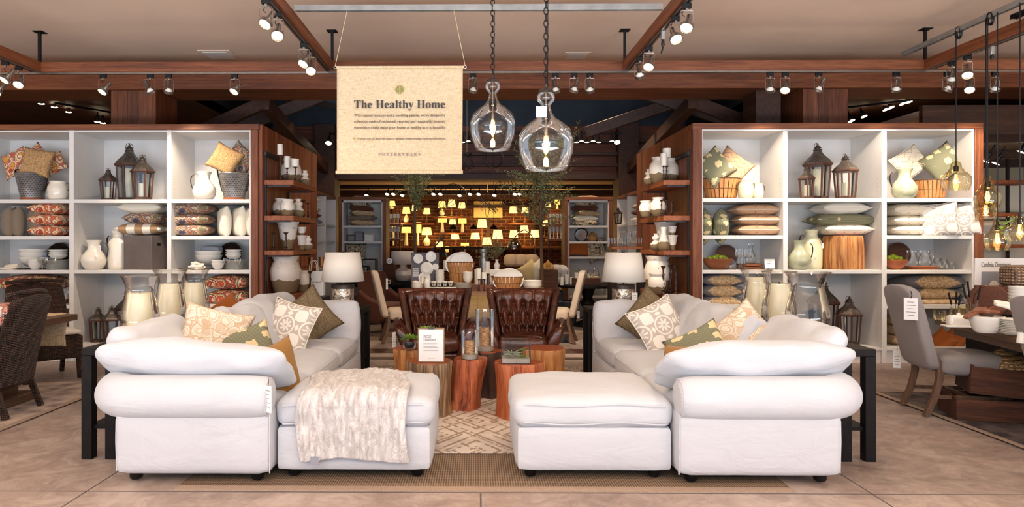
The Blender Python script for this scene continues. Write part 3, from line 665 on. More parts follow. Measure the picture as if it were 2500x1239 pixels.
# spots in the dark halls
def b_far():
    t=thing('ceiling_spotlight'); MB().lathe([(.03,0),(.03,.12),(.012,.13),(.012,.24)],10).build('housing',m_black,t); MB().lathe([(1e-4,-.008),(.05,0),(.03,.01)],14,cap=False).build('lens',m_farbulb,t); return t
def far(px,py,Y,lab,s=1,rot=None,g='spotlights in the rooms behind'):
    p=P(px,py,Y); return put('far',b_far,p,lab,'spotlight',g,rot=rot,s=s)
for i,(px,py,l) in enumerate([(101,254,'under the board ceiling behind the left shelving, nearest the photo edge'),(133,262,'second from the photo edge behind the left shelving'),(167,274,'third along the dark track behind the left shelving'),(238,298,'just above the left shelving top, partly hidden'),(251,301,'beside the barn-wood column, lowest of its row')]):
    far(px,py,11.0+i*.35,'small dark spotlight '+l,rot=(R(20),R(12),0))
for i,(px,py,l) in enumerate([(2072,300,'small dark spotlight just above the right shelving beside the column'),(2080,295,'small dark spotlight doubled behind another above the right shelving'),(2110,285,'small dark spotlight, single, midway along the track over the right shelving'),(2163,268,'small lit spotlight, left of a glowing pair over the right shelving'),(2176,263,'small lit spotlight, right of a glowing pair over the right shelving'),(2204,254,'small lit spotlight seen nearly edge-on over the right shelving'),(2220,249,'small lit spotlight, last and brightest over the right shelving')]):
    far(px,py,12.2-i*.2,l,rot=(R(-20),R(-12),0))
for (px,py,l) in [(802,350,'glaring starry spotlight before the wood-clad wall left of the banner'),(1507,348,'glaring starry spotlight before the wood-clad wall right of the pendants')]:
    far(px,py,14.0,l,1.2,(R(-35),0,0))
for i,px in enumerate((1130,1143,1408,1420,1433,1448,1462,1494)):
    far(px,348-(i%2)*3,14.3,['small spotlight peeping out right beside the banner edge','small spotlight second from the banner edge','small spotlight just right of the lower chain pendant','second small spotlight right of the lower chain pendant','third small spotlight right of the lower chain pendant','fourth small spotlight right of the lower chain pendant','fifth small spotlight right of the lower chain pendant','small spotlight right beside the glaring star light'][i],.9)
for i,px in enumerate((895,945,960,982,1058,1075,1122,1147,1168,1207,1257,1268)):
    far(px,475 if i%3 else 478,18.8,'lit spotlight before the brick lamp wall, '+['above the pillow cabinet','left of the first olive tree','just left of the first olive tree','behind the first olive tree','right of the first olive tree','second right of the first olive tree','above the three small black pendants, first','above the three small black pendants, second','above the middle black pendant','over the gold sign, first','over the gold sign, brightest of a pair','over the gold sign, right one of a pair'][i],1.1,(R(-30),R(10),0))
def b_trk():
    return MB().bx(-1.5,1.5,-.02,.02,-.02,.02).build('light_track',m_black)
for (p,q,l) in [((-4.4,15,3.7),(-6.7,11,3.7),'thin black light track under the board ceiling behind the left shelving'),((4.9,12.6,3.7),(6.9,10.8,3.7),'thin black light track under the board ceiling behind the right shelving'),((-4,18.8,3.02),(4,18.8,3.02),'thin black light track crossing before the brick lamp wall'),((-3,14.3,3.72),(3,14.3,3.72),'thin black light track before the wood-clad wall')]:
    tag(MB().bar(p,q,.03,.03).build('light_track',m_black),l,'track')
# ---------------------------------------------------------------- linen banner
YBN=6.08
bt=thing('hanging_banner','large natural linen banner with The Healthy Home lettering hung on two strings','banner')
x0,x1=XY(824,YBN),XY(1130,YBN); zt,zb_=P(1000,164,YBN).z,P(1000,424,YBN).z
def fnb(u,v):
    x=x0+(x1-x0)*u-(.006*v if u<.5 else -.012*v*0); return (x-.006*(1-v),YBN+.006*math.sin(u*9)*math.sin(v*3.1),zb_+(zt-zb_)*v)
cl=MB().grid(fnb,30,30).build('banner_cloth',m_bannermat,bt); 
so=cl.modifiers.new('t','SOLIDIFY'); so.thickness=.003; so.offset=1
MB().tube([(x0-.01,YBN,zt),(x1+.01,YBN,zt)],.012,12).build('rod_pocket',m_bannermat,bt); MB().tube([(x0-.015,YBN,zb_+.01),(x1,YBN,zb_+.01)],.016,12).build('rod_pocket',m_bannermat,bt)
m=MB()
for a,b in((847,x0-.02),(1107,x1+.02)):
    s_=MB().tube([(XY(a,6.1),6.12,3.52),(b,YBN,zt+.01)],.0025,6).build('string',m_twine,bt); m.tube([(b+.012*math.cos(q),YBN,zt+.012*math.sin(q)) for q in [PI*k/6 for k in range(12)]],.003,6,True)
m.build('eyelets',m_chrome,bt)
yb=YBN-.014; xc=XY(976,YBN); zz=lambda py:P(976,py,YBN).z; W=lambda n:n/ppm(976,YBN)
text(serif('The Healthy Home'),'title_lettering',m_ink,.1,(xc,yb,zz(265)),parent=bt,width=W(222))
for i,s_ in enumerate(("With natural textures and a soothing palette, we've designed a","collection made of reclaimed, recycled and responsibly sourced","materials to help make your home as healthy as it is beautiful")):
    text(s_,'body_lettering',m_ink,.035,(xc,yb,zz(285.5+15*i)),parent=bt,width=W(222))
text('Products with our green leaf meet our standards of environmental and social responsibility','small_lettering',m_ink,.0205,(xc+W(4),yb,zz(341.5)),parent=bt,width=W(213))
text(serif('P O T T E R Y B A R N'),'shop_lettering',m_inkgrey,.035,(xc,yb,zz(381)),parent=bt,width=W(104))
def leafmark(cx_,cz,r):
    g=MB()
    for k in range(-5,6):
        for s_ in(-1,1):
            zc_=k*r*.26; pts=[]
            a=Vector((s_*r*.05,zc_-r*.25)); b=Vector((s_*r*1.0,zc_+r*.6))
            n=20; ins=[a+(b-a)*i/n for i in range(n+1) if (a+(b-a)*i/n).length<r]
            if len(ins)>3:
                p,q=ins[0],ins[-1]; h=r*.075
                g.add([(cx_+p.x,yb,cz+p.y-h),(cx_+q.x,yb,cz+q.y-h),(cx_+q.x,yb,cz+q.y+h),(cx_+p.x,yb,cz+p.y+h)],[(0,1,2,3)])
    return g
leafmark(xc,zz(220),W(11)).build('leaf_emblem',m_green,bt,smooth=False); leafmark(XY(866,YBN),zz(339),W(3.2)).build('leaf_emblem',m_green,bt,smooth=False)
# ---------------------------------------------------------------- big chain pendants
def chain(z0,z1,x=0,y=0,L=.06):
    m=MB(); n=int((z1-z0)/(L*.78)); 
    for k in range(n+1):
        zc=z0+L*.5+k*L*.78; rx=k%2
        pts=[]
        for q in range(12):
            a=2*PI*q/12; u=math.cos(a)*L*.27; v=math.sin(a)*L*.5
            pts.append((x+(u if rx else u*.25),y+(u*.25 if rx else u),zc+v))
        m.tube(pts,.0035,6,True)
    return m
def big_pendant(px,pyb,Y,wpx,hpx,lab):
    p=P(px,pyb,Y); k=ppm(px,Y); w,h=wpx/k,hpx/k; t=thing('glass_pendant',lab,'pendant',p,group='big glass jug pendants on chains')
    r=w/2; pr=[(r*.72,0),(r*.76,.004),(r*.84,h*.08),(r*.97,h*.22),(r,h*.34),(r*.97,h*.42),(r*.86,h*.51),(r*.62,h*.58),(r*.36,h*.64),(r*.2,h*.72),(r*.165,h*.79),(r*.2,h*.82),(r*.3,h*.86),(r*.33,h*.9),(r*.28,h*.95),(r*.17,h*.98)]
    m=MB().lathe(pr,48,cap=False); m.tube([(r*.72*math.cos(a),r*.72*math.sin(a),.003) for a in [2*PI*q/40 for q in range(40)]],.004,6,True)
    m.build('shade',m_glass,t,sub=0,angle=80)
    MB().lathe([(.05,0),(.055,.006),(.035,.02),(.012,.03),(.01,.06)],20,(0,0,h*.975)).build('cap',m_bronze,t)
    MB().tube([(0,0,h*.97),(0,0,h*.47)],.004,8).lathe([(.013,0),(.016,.05),(.008,.065)],14,(0,0,h*.42)).build('stem_socket',m_steel,t)
    b=MB().lathe([(1e-4,0),(.02,.02),(.026,.05),(.018,.1),(.012,.115)],16,(0,0,h*.26),cap=False).build('bulb',m_amber,t)
    m=MB()
    for a in range(5): an=a*1.256; m.tube([(.008*math.cos(an),.008*math.sin(an),h*.29),(.008*math.cos(an),.008*math.sin(an),h*.42)],.0016,5)
    m.build('filament',m_filament,b)
    chain(h*.975+.05,3.85-p.z).build('chain',m_black,t); lamp('POINT','pendant_bulb_light',p+Vector((0,0,h*.35)),5,(1,.66,.32),shadow_soft_size=.03)
    MB().tube([(.012,0,h),(.016,.004,3.8-p.z)],.003,5).build('cord',m_black,t); return t
t1=big_pendant(1203,366,6.1,115,172,'glass jug pendant on black chain, farther and higher one beside the banner')
t2=big_pendant(1333,415,5.15,136,196,'glass jug pendant on black chain, nearer and lower one with paper tag')
tg=MB().bx(-.04,.04,-.002,.002,-.04,.04).build('price_tag',m_paper,t2,loc=(-.04,-.07,.415)); MB().tube([(0,0,.04),(0,.03,.11)],.0015,5).build('tag_string',m_black,tg)
for i in range(3): MB().bx(-.025,.025,-.0035,-.002,.012-i*.014,.014-i*.014).build('tag_lettering',m_inkgrey,tg,smooth=False)
# small amber pendants on black cords
def small_pendant(px,pyb,Y,wpx,hpx,lab,shape=0,mat=None):
    p=P(px,pyb,Y); k=ppm(px,Y); w,h=wpx/k,hpx/k; r=w/2; t=thing('cord_pendant',lab,'pendant',p,group='small seeded glass pendants on black cords')
    S=[[(r*.8,0),(r*.86,h*.06),(r,h*.3),(r*.95,h*.45),(r*.7,h*.6),(r*.5,h*.66),(r*.5,h*.72),(r*.36,h*.78),(r*.34,h*.9),(r*.2,h)],
       [(r*.95,0),(r*.9,h*.03),(r*.9,h*.32),(r*1.0,h*.36),(r*1.05,h*.5),(r*.9,h*.64),(r*.6,h*.7),(r*.35,h*.76),(r*.32,h*.94),(r*.2,h)]][shape]
    MB().lathe(S,36,cap=False).build('shade',mat or m_amber,t,angle=70)
    MB().lathe([(.022,0),(.022,.05),(.012,.06),(.012,.1)],14,(0,0,h*.66)).build('socket',m_black,t)
    b=MB().lathe([(1e-4,0),(.022,.02),(.026,.05),(.014,.11)],14,(0,0,h*.2),cap=False).build('bulb',m_amber,t)
    m=MB()
    for a in range(5): an=a*1.256; m.tube([(.009*math.cos(an),.009*math.sin(an),h*.24),(.009*math.cos(an),.009*math.sin(an),h*.24+.09)],.0018,5)
    m.build('filament',m_filament,b)
    MB().tube([(0,0,h*.9),(0,0,3.60-p.z)],.0055,8).build('cord',m_black,t); lamp('POINT','pendant_bulb_light',p+Vector((0,0,h*.35)),1.3,(1,.55,.2),shadow_soft_size=.03)
    return t
small_pendant(2334,465,7.07,66,70,'round seeded glass pendant on black cord hanging before the shelving end')
small_pendant(2411,510,6.63,58,80,'tall seeded glass pendant on black cord, higher of the stacked three')
small_pendant(2407,540,6.68,50,64,'cylindrical seeded glass pendant seen just beneath the tall one',1)
small_pendant(2435,612,6.5,57,75,'bell shaped seeded glass pendant, lowest of the group beside green vine')
small_pendant(2490,588,6.24,66,60,'seeded glass pendant cut by the photo edge with green vine on it')
m=MB()
for k in range(40):
    a=k/40; c=P(2440+a*62,560-20*math.sin(a*3)+random.uniform(-14,16),6.4)
    d=Vector((random.uniform(-1,1),random.uniform(-1,1),random.uniform(-1,1))).normalized()*.022; e=d.orthogonal().normalized()*.011
    m.add([c-d,c+e,c+d,c-e],[(0,1,2,3)])
v=thing('vine_sprig','green leafy vine sprig draped over the edge pendant','vine'); m.build('vine_leaves',m_leaf,v); MB().tube([P(2440,575,6.4),P(2465,560,6.4),P(2503,545,6.4)],.003).build('stem',m_trunk,v)
# cord coils over the channel
for i,(px,py,Y) in enumerate([(2338,80,7.07),(2415,46,6.63)]):
    c=P(px,py,Y); m=MB()
    for j in range(3): m.tube([(c.x+.0+j*.01,c.y+.06*math.cos(a)*.6,c.z+.06*math.sin(a)) for a in [2*PI*q/16 for q in range(16)]],.006,6,True)
    tag(m.build('cord_coil',m_black),['black cord coil looped on the metal channel, farther one','black cord coil looped on the metal channel, nearer one'][i],'cord')
m=MB()
for k in range(9):
    pts=[Vector((5.005+.03*math.sin(q*2.1+k),3.6+q*.42,3.545+.03*math.sin(q*1.7+k*1.3)**2+.004*k)) for q in range(8)]; m.tube(pts,.012,6)
tag(m.build('cable_bundle',m_black),'thick bundle of black cables lying on the timber beam by the pendants','cables')
# ---------------------------------------------------------------- rugs
tag(MB().bx(-1.78,1.86,4.09,7.9,.001,.008).build('sisal_rug',m_sisal,bevel=.002),'brown woven sisal rug under both white sectionals','rug')
g_=[o for o in COL.objects if o.name=='sisal_rug'][0]
MB().bx(-1.78,1.86,4.07,4.14,.001,.0095).build('rug_border',m_rugband,g_)
tag(MB().bx(-1.2,1.25,4.78,8.1,.0095,.018).build('diamond_rug',m_tribal,bevel=.003),'cream rug with brown diamond lines beneath the log stumps','rug')
tag(MB().bx(-7,-3.68,3.4,7.25,.001,.012).build('faded_rug',m_rugL,bevel=.004),'faded grey and tan rug under the wicker dining set','rug'); tag(MB().bx(3.86,8,3.4,6.82,.001,.012).build('dark_rug',m_rugR,bevel=.004),'dark charcoal patterned rug under the grey dining chair','rug')
for nm,x in(('faded_rug',-3.70),('dark_rug',3.88)):
    o=[q for q in COL.objects if q.name==nm][0]; MB().bx(x-.03,x+.03,3.4,7.2 if x<0 else 6.8,.0125,.0135).build('rug_border',m_rugband,o)
# ---------------------------------------------------------------- sectionals
def piping(pts,parent,r=.004,closed=False): MB().tube(pts,r,6,closed).build('piping',m_sofa,parent)
def foot(parent,x,y): MB().lathe([(.03,.0),(.038,.01),(.04,.05)],14,(x,y,0)).build('foot',m_black,parent)
def mir(m,s):
    if s<0: m.v=[Vector((-v.x,v.y,v.z)) for v in m.v]; m.f=[f[::-1] for f in m.f]
    return m
def frame_box(x0,x1,y0,y1,z0,z1,r=.03):
    w,d,h=x1-x0,y1-y0,z1-z0; return MB().soft(w,d,h,r,0,8,((x0+x1)/2,(y0+y1)/2,(z0+z1)/2),side=.008,wr=.002,seed=x0)
def sectional(s,off,names):
    S=lambda x:s*x
    # ottoman
    t=thing('ottoman',names[0],'ottoman',(0,0,.018)); x0,x1=off,off+.945; y0,y1=4.235,5.13
    mir(frame_box(x0,x1,y0,y1,.045,.325,.035),s).build('base',m_sofa,t)
    mir(MB().soft(x1-x0+.01,y1-y0,.17,.055,.045,16,((x0+x1)/2,(y0+y1)/2,.40),side=.02,wr=.012,seed=3*s),s).build('seat_cushion',m_sofa,t)
    w=(x1-x0)/2+.004; 
    for z in(.345,.455):
        piping([(S((x0+x1)/2+w*a),y0-.016-.004*(1-a*a),z+.006*math.sin(a*5)) for a in [k/10*.9-.9 for k in range(21)]],t)
    for x in(x0+.09,x1-.09):
        for y in(y0+.09,y1-.09): foot(t,S(x),y)
    # front corner unit: wrap-around roll back
    t=thing('corner_sofa_unit',names[1],'sofa',(0,0,.018)); X0,X1=x1+.012,2.18; Y0,Y1=4.15,5.18
    b=MB().soft(X1-X0,.24,.40,.05,0,10,((X0+X1)/2,Y0+.12,.245),wr=.002); b.soft(.24,Y1-Y0,.40,.05,0,10,(X1-.12,(Y0+Y1)/2,.245)); b.soft(X1-X0-.1,Y1-Y0-.1,.26,.03,0,6,((X0+X1)/2-.05,(Y0+Y1)/2+.05,.18))
    mir(b,s).build('base',m_sofa,t)
    # roll: elliptical profile swept round the corner
    path=[(X0+.0,Y0+.07)]+[(X0+.04+(X1-.13-X0)*k/6,Y0+.07) for k in range(7)]
    cxr,cyr,rr=X1-.12,Y0+.27,.20
    path+=[(cxr+rr*math.sin(a),cyr-rr*math.cos(a)) for a in [R(9*k) for k in range(1,11)]]+[(X1+.08,Y0+.27+(Y1-Y0-.27)*k/4) for k in range(1,5)]
    rings=[]
    for i,(x,y) in enumerate(path):
        p=Vector((path[max(0,i-1)][0],path[max(0,i-1)][1],0)); q=Vector((path[min(len(path)-1,i+1)][0],path[min(len(path)-1,i+1)][1],0)); d=(q-p).normalized(); n=Vector((d.y,-d.x,0))
        corner=8<=i<=17; ring=[]; k0=[.86,.96,1][min(i,2)]
        for k in range(28):
            a=2*PI*k/28; ry,rz=.135*k0,.135*k0
            wv=1+(.03*math.sin(i*2.4) if corner else 0)*max(0,-math.sin(a)); ring.append(Vector((x,y,.50))+n*(math.cos(a)*ry*wv)+Vector((0,0,math.sin(a)*rz*(1.0 if math.sin(a)>0 else .95))))
        rings.append(ring)
    mir(MB().loft(rings),s).build('roll_back',m_sofa,t,sub=1,angle=60)
    ep=[(S(X0+.022),Y0+.07+.117*math.cos(a),.50+.117*math.sin(a)) for a in [2*PI*k/24 for k in range(24)]]; piping(ep,t,.004,True)
    piping([(S(X0+.004),Y0+.008,.42),(S(X0+.004),Y0+.004,.3),(S(X0+.004),Y0+.008,.06)],t); piping([(S(X1-.016),Y0+.012,.38),(S(X1-.014),Y0+.012,.25),(S(X1-.018),Y0+.014,.07)],t)
    mir(MB().soft(X1-X0-.2,Y1-Y0-.24,.16,.05,.03,14,((X0+X1)/2-.08,(Y0+Y1)/2+.1,.40),side=.015,wr=.008,seed=s),s).build('seat_cushion',m_sofa,t)
    for x in(X0+.1,X1-.1):
        for y in(Y0+.09,Y1-.1): foot(t,S(x),y)
    # loose back cushion slumped over the roll
    c=MB().soft(1.17,.44,.15,.07,.045,20,(0,0,0),side=.02,wr=.026,seed=9*s)
    for v in c.v:
        u=abs(v.x)/.57; v.z*=1-.4*max(0,u-.6)/.4; v.y*=1-.08*u*u
    m=Matrix.Translation((X0+.54,Y0+.27,.655))@Euler((R(-36),R(-1),R(1))).to_matrix().to_4x4(); c.v=[m@v for v in c.v]
    mir(c,s).build('back_cushion',m_sofa,t,sub=1,angle=80)
    c=MB().soft(.92,.46,.16,.07,.05,16,(0,0,0),side=.03,wr=.03,seed=5*s)
    m=Matrix.Translation((X1-.02,Y0+.68,.69))@Euler((0,0,R(90))).to_matrix().to_4x4()@Euler((R(-50),0,0)).to_matrix().to_4x4(); c.v=[m@v for v in c.v]
    mir(c,s).build('back_cushion',m_sofa,t,sub=1,angle=80)
    # armless middle units
    for j,(ya,yb) in enumerate([(5.19,6.2),(6.21,7.27)]):
        far_=j==1; t=thing('corner_sofa_unit' if far_ else 'armless_sofa_unit',names[2+j],'sofa',(0,0,.018)); xa=1.23 if not far_ else 1.2
        mir(frame_box(xa,2.14,ya,yb,.045,.33),s).build('base',m_sofa,t)
        mir(MB().soft(.2,yb-ya,.62,.06,0,10,(2.1,(ya+yb)/2,.36),wr=.003),s).build('side_back',m_sofa,t)
        if far_: mir(MB().soft(.96,.16,.64,.06,0,10,(1.69,yb-.03,.37),wr=.003),s).build('end_back',m_sofa,t)
        mir(MB().soft(.82,yb-ya-.01-(.1 if far_ else 0),.17,.055,.035,14,(1.63,(ya+yb)/2-(.05 if far_ else 0),.405),side=.02,wr=.01,seed=j+s),s).build('seat_cushion',m_sofa,t)
        piping([(S(1.213),ya+.03,.455),(S(1.207),(ya+yb)/2,.457),(S(1.213),yb-.12,.455)],t); piping([(S(1.215),ya+.03,.35),(S(1.207),(ya+yb)/2,.348),(S(1.215),yb-.12,.35)],t)
        c=MB().soft(yb-ya+.03,.5,.22,.07,.07,18,(0,0,0),side=.03,wr=.035,seed=11*j+s)
        m=Matrix.Translation((1.96,(ya+yb)/2-.02,.66+.015*j))@Euler((0,0,R(90))).to_matrix().to_4x4()@Euler((R(-60),0,R(3))).to_matrix().to_4x4(); c.v=[m@v for v in c.v]
        mir(c,s).build('back_cushion',m_sofa,t,sub=1,angle=80)
        if far_:
            c=MB().soft(.93,.42,.17,.06,.05,18,(0,0,0),side=.02,wr=.02,seed=23*s)
            m=Matrix.Translation((1.66,yb-.22,.635))@Euler((R(74),R(1),0)).to_matrix().to_4x4(); c.v=[m@v for v in c.v]
            mir(c,s).build('back_cushion',m_sofa,t,sub=1,angle=80)
        for x in(1.3,2.06):
            for y in(ya+.08,yb-.08): foot(t,S(x),y)
sectional(1,.245,('bare white slipcovered ottoman cushion seat, no throw on it','white corner sofa unit seen from behind, backing the floral pillows side','white armless sofa unit between two corner units, beige jacquard pillow side','white far corner sofa unit holding olive pillow, beneath glass lamp with price tag'))
sectional(-1,.277,('white slipcovered ottoman half covered by the faux fur throw','white corner sofa unit seen from behind with ochre pillow and hanging paper tag','white armless sofa unit between two corner units, in front of candle-filled hurricanes','white far corner sofa unit holding olive pillow, below plank shelves with tallest candlestick'))
# faux fur throw
def thr(u,v):
    x=-1.13+.66*u+(.07*v*(1)-.02*math.sin(v*9)); L=v*1.74
    zt=.535+.02*math.sin(u*3)
    if L<.95: y=5.12-L*.9; z=zt-.012*math.cos(L*3)+(.0 if L>.1 else -.02)
    elif L<1.1: a=(L-.95)/.15*PI/2; y=4.265-.075*math.sin(a)-0.0; z=zt-.09*(1-math.cos(a))
    else: y=4.19-.02*math.sin(u*14)*.5; z=zt-.09-(L-1.1)*.48*(1-.06*u*math.sin(u*6))
    n=noise.noise(Vector((u*9,L*5,0))); n2=noise.noise(Vector((u*26,L*8,4)))
    d=.012*n+.008*n2
    if L<.95: z+=d+.008
    else: y-=d+.012
    return (x-.012*math.sin(L*7),y,z)
th=MB().grid(thr,60,110).build('fur_throw',m_fur,angle=180); so=th.modifiers.new('t','SOLIDIFY'); so.thickness=.014; so.offset=-1
tag(th,'ribbed white faux fur throw draped over the ottoman front','throw'); MB().box((-.97,4.17,.15),(.05,.006,.05)).build('care_label',m_napgrey,th)
# price tags on the sofas
def b_tag(w=.06,h=.16):
    def f():
        t=thing('price_tag'); MB().box((0,0,-h/2-.05),(w,.0016,h)).build('card',m_paper,t); MB().tube([(0,0,0),(.004,.002,-.03),(0,0,-.055)],.0018,5).build('tag_loop',m_black,t)
        m=MB(); 
        for k in range(5): m.box((0,-.0012,-.08-k*h*.15),(w*(.7 if k%2 else .5),.0006,.004))
        m.build('tag_lettering',m_inkgrey,t,smooth=False); return t
    return f
put('tag',b_tag(),(-1.236,4.12,.66),'long white paper tag hanging at the seam of the fur-throw side sofa','tag','price tags',rz=R(-35))
put('tag',b_tag(),(1.175,7.05,.72),'white paper tag at the end back of the sofa beside the leather chair','tag','price tags',rz=R(80))
# ---------------------------------------------------------------- pillows
def b_pil(w,h,t,mat,seed=0,pinch=.07,pip=None):
    def f():
        o=MB().pillow(w,h,t,16,pinch,.008,seed).build('throw_pillow',mat,angle=180)
        if pip is not None:
            pts=[]
            for a in range(40):
                q=a/40*4; e=int(q); u=(q-e)*2-1; X,Y_=[(u,-1),(1,u),(-u,1),(-1,-u)][e]
                pts.append((w/2*X*(1-pinch*abs(X)**3*(1-Y_*Y_)*1.6),h/2*Y_*(1-pinch*abs(Y_)**3*(1-X*X)*1.6),0))
            MB().tube(pts,.005,5,True).build('piping',pip,o)
        return o
    return f
def pil(w,h,t,mat,loc,rot,lab,seed=0,group=None,pip=None,pinch=.07):
    k='pil%s%s%s%s%s'%(w,h,t,mat.name,pinch); o=put(k,b_pil(w,h,t,mat,seed,pinch,pip),loc,lab,'pillow',group,rot=rot); return o
def rz_(a,b,c): return (R(a),R(b),R(c))
# leaning pillows on the sofas: rotation order XYZ; tilt about X then roll in plane
def lean(w,h,t,mat,loc,tilt,roll,yaw,lab,**k):
    m=Matrix.Rotation(R(yaw),3,'Z')@Matrix.Rotation(R(tilt),3,'X')@Matrix.Rotation(R(roll),3,'Z'); return pil(w,h,t,mat,loc,m.to_euler(),lab,**k)
lean(.5,.5,.15,m_olive,P(752,780,6.72),78,38,8,'olive brown linen pillow standing on point behind the medallion pillow, fur throw side')
lean(.49,.49,.16,m_medal,P(707,800,6.3),66,-12,-14,'taupe pillow with white embroidered medallion in front of the olive one, fur throw side',pip=m_ivory)
lean(.5,.5,.15,m_olive,P(1590,782,6.72),78,52,-8,'olive brown linen pillow behind the medallion pillow, on the sofa with bare ottoman')
lean(.49,.49,.16,m_medal,P(1612,800,6.3),66,22,12,'taupe pillow with white embroidered medallion in front of the olive one, bare ottoman side',pip=m_ivory)
lean(.5,.44,.15,m_beigepais,P(523,822,5.0),68,-16,25,'beige jacquard paisley pillow poking above the back cushion near the hurricanes with candles')
lean(.50,.5,.15,m_beigepais,P(1815,834,5.2),66,40,-18,'beige jacquard paisley pillow on point beside the empty hurricane')
lean(.42,.4,.14,m_floral,P(1712,862,5.0),60,30,-20,'dark green patterned pillow corner beside the beige jacquard pillow')
lean(.42,.44,.14,m_ochre,P(674,915,4.62),80,8,64,'ochre velvet pillow wedged behind the corner sofa cushion, fur throw side')
lean(.42,.42,.14,m_ochre,P(1672,915,4.75),80,8,-64,'ochre velvet pillow peeking from behind the corner sofa cushion, bare ottoman side')
lean(.4,.34,.13,m_floral,P(604,854,5.0),70,20,15,'dark green patterned pillow corner behind the back cushion, next to a beige pillow')
lean(.42,.3,.13,m_rust,P(545,770,7.0),75,35,20,'rust velvet pillow corner rising behind the sofa backs under the shelving end')
# ---------------------------------------------------------------- tufted leather wing chairs
def b_wing():
    t=thing('leather_chair')
    btn=[(u,v) for r_,v in enumerate((.16,.43,.70)) for u in ([-.8,-.4,0,.4,.8] if r_%2==0 else [-.6,-.2,.2,.6])]
    btn=[]
    for r_,v in enumerate((.2,.45,.72)):
        for k in range(5 if r_%2==0 else 6): btn.append(((k-(2 if r_%2==0 else 2.5))*.36,v))
    def back(u,v):
        u=u*2-1; w_=.225+.105*v; x=w_*u
        y=.10+.20*v+.02*math.sin(v*3)-.05*(1-u*u)*0-.045*(abs(u)**2.5)*1.0; z=.36+.545*v-.02*u*u*v
        top=min(1,(1-v)/.07); side=min(1,(1-abs(u))/.1); puff=.055*(max(0,top)**.5)*(max(0,side)**.5)
        d=0
        for (bu,bv) in btn:
            r2=((u-bu)*w_/.03)**2+((v-bv)*.545/.03)**2; d=max(d,math.exp(-r2*.55))
        cr=0
        for i,(a,b) in enumerate(btn):
            for (c,e) in btn[i+1:]:
                if 0.2<abs(b-e)<.3 and abs(a-c)<.25:
                    px_,pv=(u-a)*w_,(v-b)*.545; qx,qv=(c-a)*w_,(e-b)*.545; L=qx*qx+qv*qv; tt=max(0,min(1,(px_*qx+pv*qv)/L)); dd=math.hypot(px_-qx*tt,pv-qv*tt); cr=max(cr,math.exp(-(dd/.014)**2))
        for (a,b) in btn:
            if b>.6 and v>b: cr=max(cr,math.exp(-(((u-a)*w_)/.010)**2)*.55)
            if b<.3 and v<b: cr=max(cr,math.exp(-(((u-a)*w_)/.010)**2)*.4)
        y-=puff-.045*d-.03*cr; y+=.006*noise.noise(Vector((x*16,z*16,0)))
        return (x,y,z)
    MB().grid(back,90,80).build('tufted_back',m_leather,t,angle=180)
    m=MB()
    for (u,v) in btn:
        if abs(u)<.95: p=back((u+1)/2,v); m.ball((p[0],p[1]-.009,p[2]),.009,6)
    m.build('tufting_buttons',m_brass_,t)
    # outer shell
    def shell(u,v):
        a=(u*2-1); w_=.27+.14*v; x=w_*a; y=.16+.235*v-.06*abs(a)**3; z=.2+.72*v; return (x,y,z)
    sh=MB().grid(shell,16,10).build('outer_back',m_leather,t,angle=180); so=sh.modifiers.new('s','SOLIDIFY'); so.thickness=.05; so.offset=1
    for s in(-1,1):
        # wing: slab rising beside the back
        rings=[]
        for k in range(9):
            q=k/8; z=.34+.585*q; xi=s*(.232+.108*q); w_=.075-.006*q; dpt=.30-.17*q; yb=.22+.17*q; yf=yb-dpt
            ring=[]
            for a in range(16):
                an=2*PI*a/16; ca,sa=math.cos(an),math.sin(an); ca=abs(ca)**.6*(1 if ca>0 else -1); sa=abs(sa)**.6*(1 if sa>0 else -1)
                ring.append(Vector((xi+s*w_*.5+s*w_*.55*ca,(yb+yf)/2+dpt/2*sa,z+(.02*ca if k==8 else 0))))
            rings.append(ring)
        MB().loft(rings).build('wing',m_leather,t,sub=1,angle=60)
        # arm flaring outward
        rings=[]
        for k in range(9):
            q=k/8; y=.26-.62*q; prof=[(.24,.16),(.27,.13),(.33,.2),(.40,.38),(.455,.53),(.47,.575),(.455,.60),(.42,.61),(.37,.595),(.31,.50),(.25,.40),(.235,.28)]
            f=1-.10*q**2; rings.append([Vector((s*px_*f,y,.13+(pz-.13)*(1-.13*q**3))) for px_,pz in prof])
        MB().loft(rings).build('arm',m_leather,t,sub=2,angle=60)
    MB().soft(.5,.56,.15,.06,.03,12,(0,-.12,.375),side=.01).build('seat_cushion',m_leather,t,sub=1)
    rings=[]
    for z,w_,y0 in((.11,.19,-.2),(.16,.26,-.3),(.24,.30,-.345),(.31,.30,-.335)):
        rings.append([Vector((w_*c*1.0,(y0+.22)/2+ (.22-y0)/2*d,z)) for c,d in [(-1,-.8),(-.85,-1),(.85,-1),(1,-.8),(1,.9),(.9,1),(-.9,1),(-1,.9)]])
    MB().loft(rings).build('seat_base',m_leather,t,sub=2)
    for s in(-1,1):
        for y in(-.22,.14): MB().bar((s*.19,y,.13),(s*.23,y-.02,0),.035,.035).build('leg',m_blackwood,t)
    return t
m_brass_=plain('brass_button',srgb(150,100,62),.35,.6)
p=P(1063,870,7.75); put('wing',b_wing,(p.x,7.75,.0),'brown tufted leather wing chair behind the framed notice','chair','leather wing chairs',rz=R(4),s=1.02)
p=P(1277,870,7.75); put('wing',b_wing,(p.x,7.75,.0),'brown tufted leather wing chair behind the glass terrarium','chair','leather wing chairs',rz=R(-4),s=1.02)
put('tag',b_tag(),(P(963,870,7.4).x,7.35,.57),'narrow lilac-white tag hanging off the leather chair behind the framed notice','tag','price tags',rz=R(60))
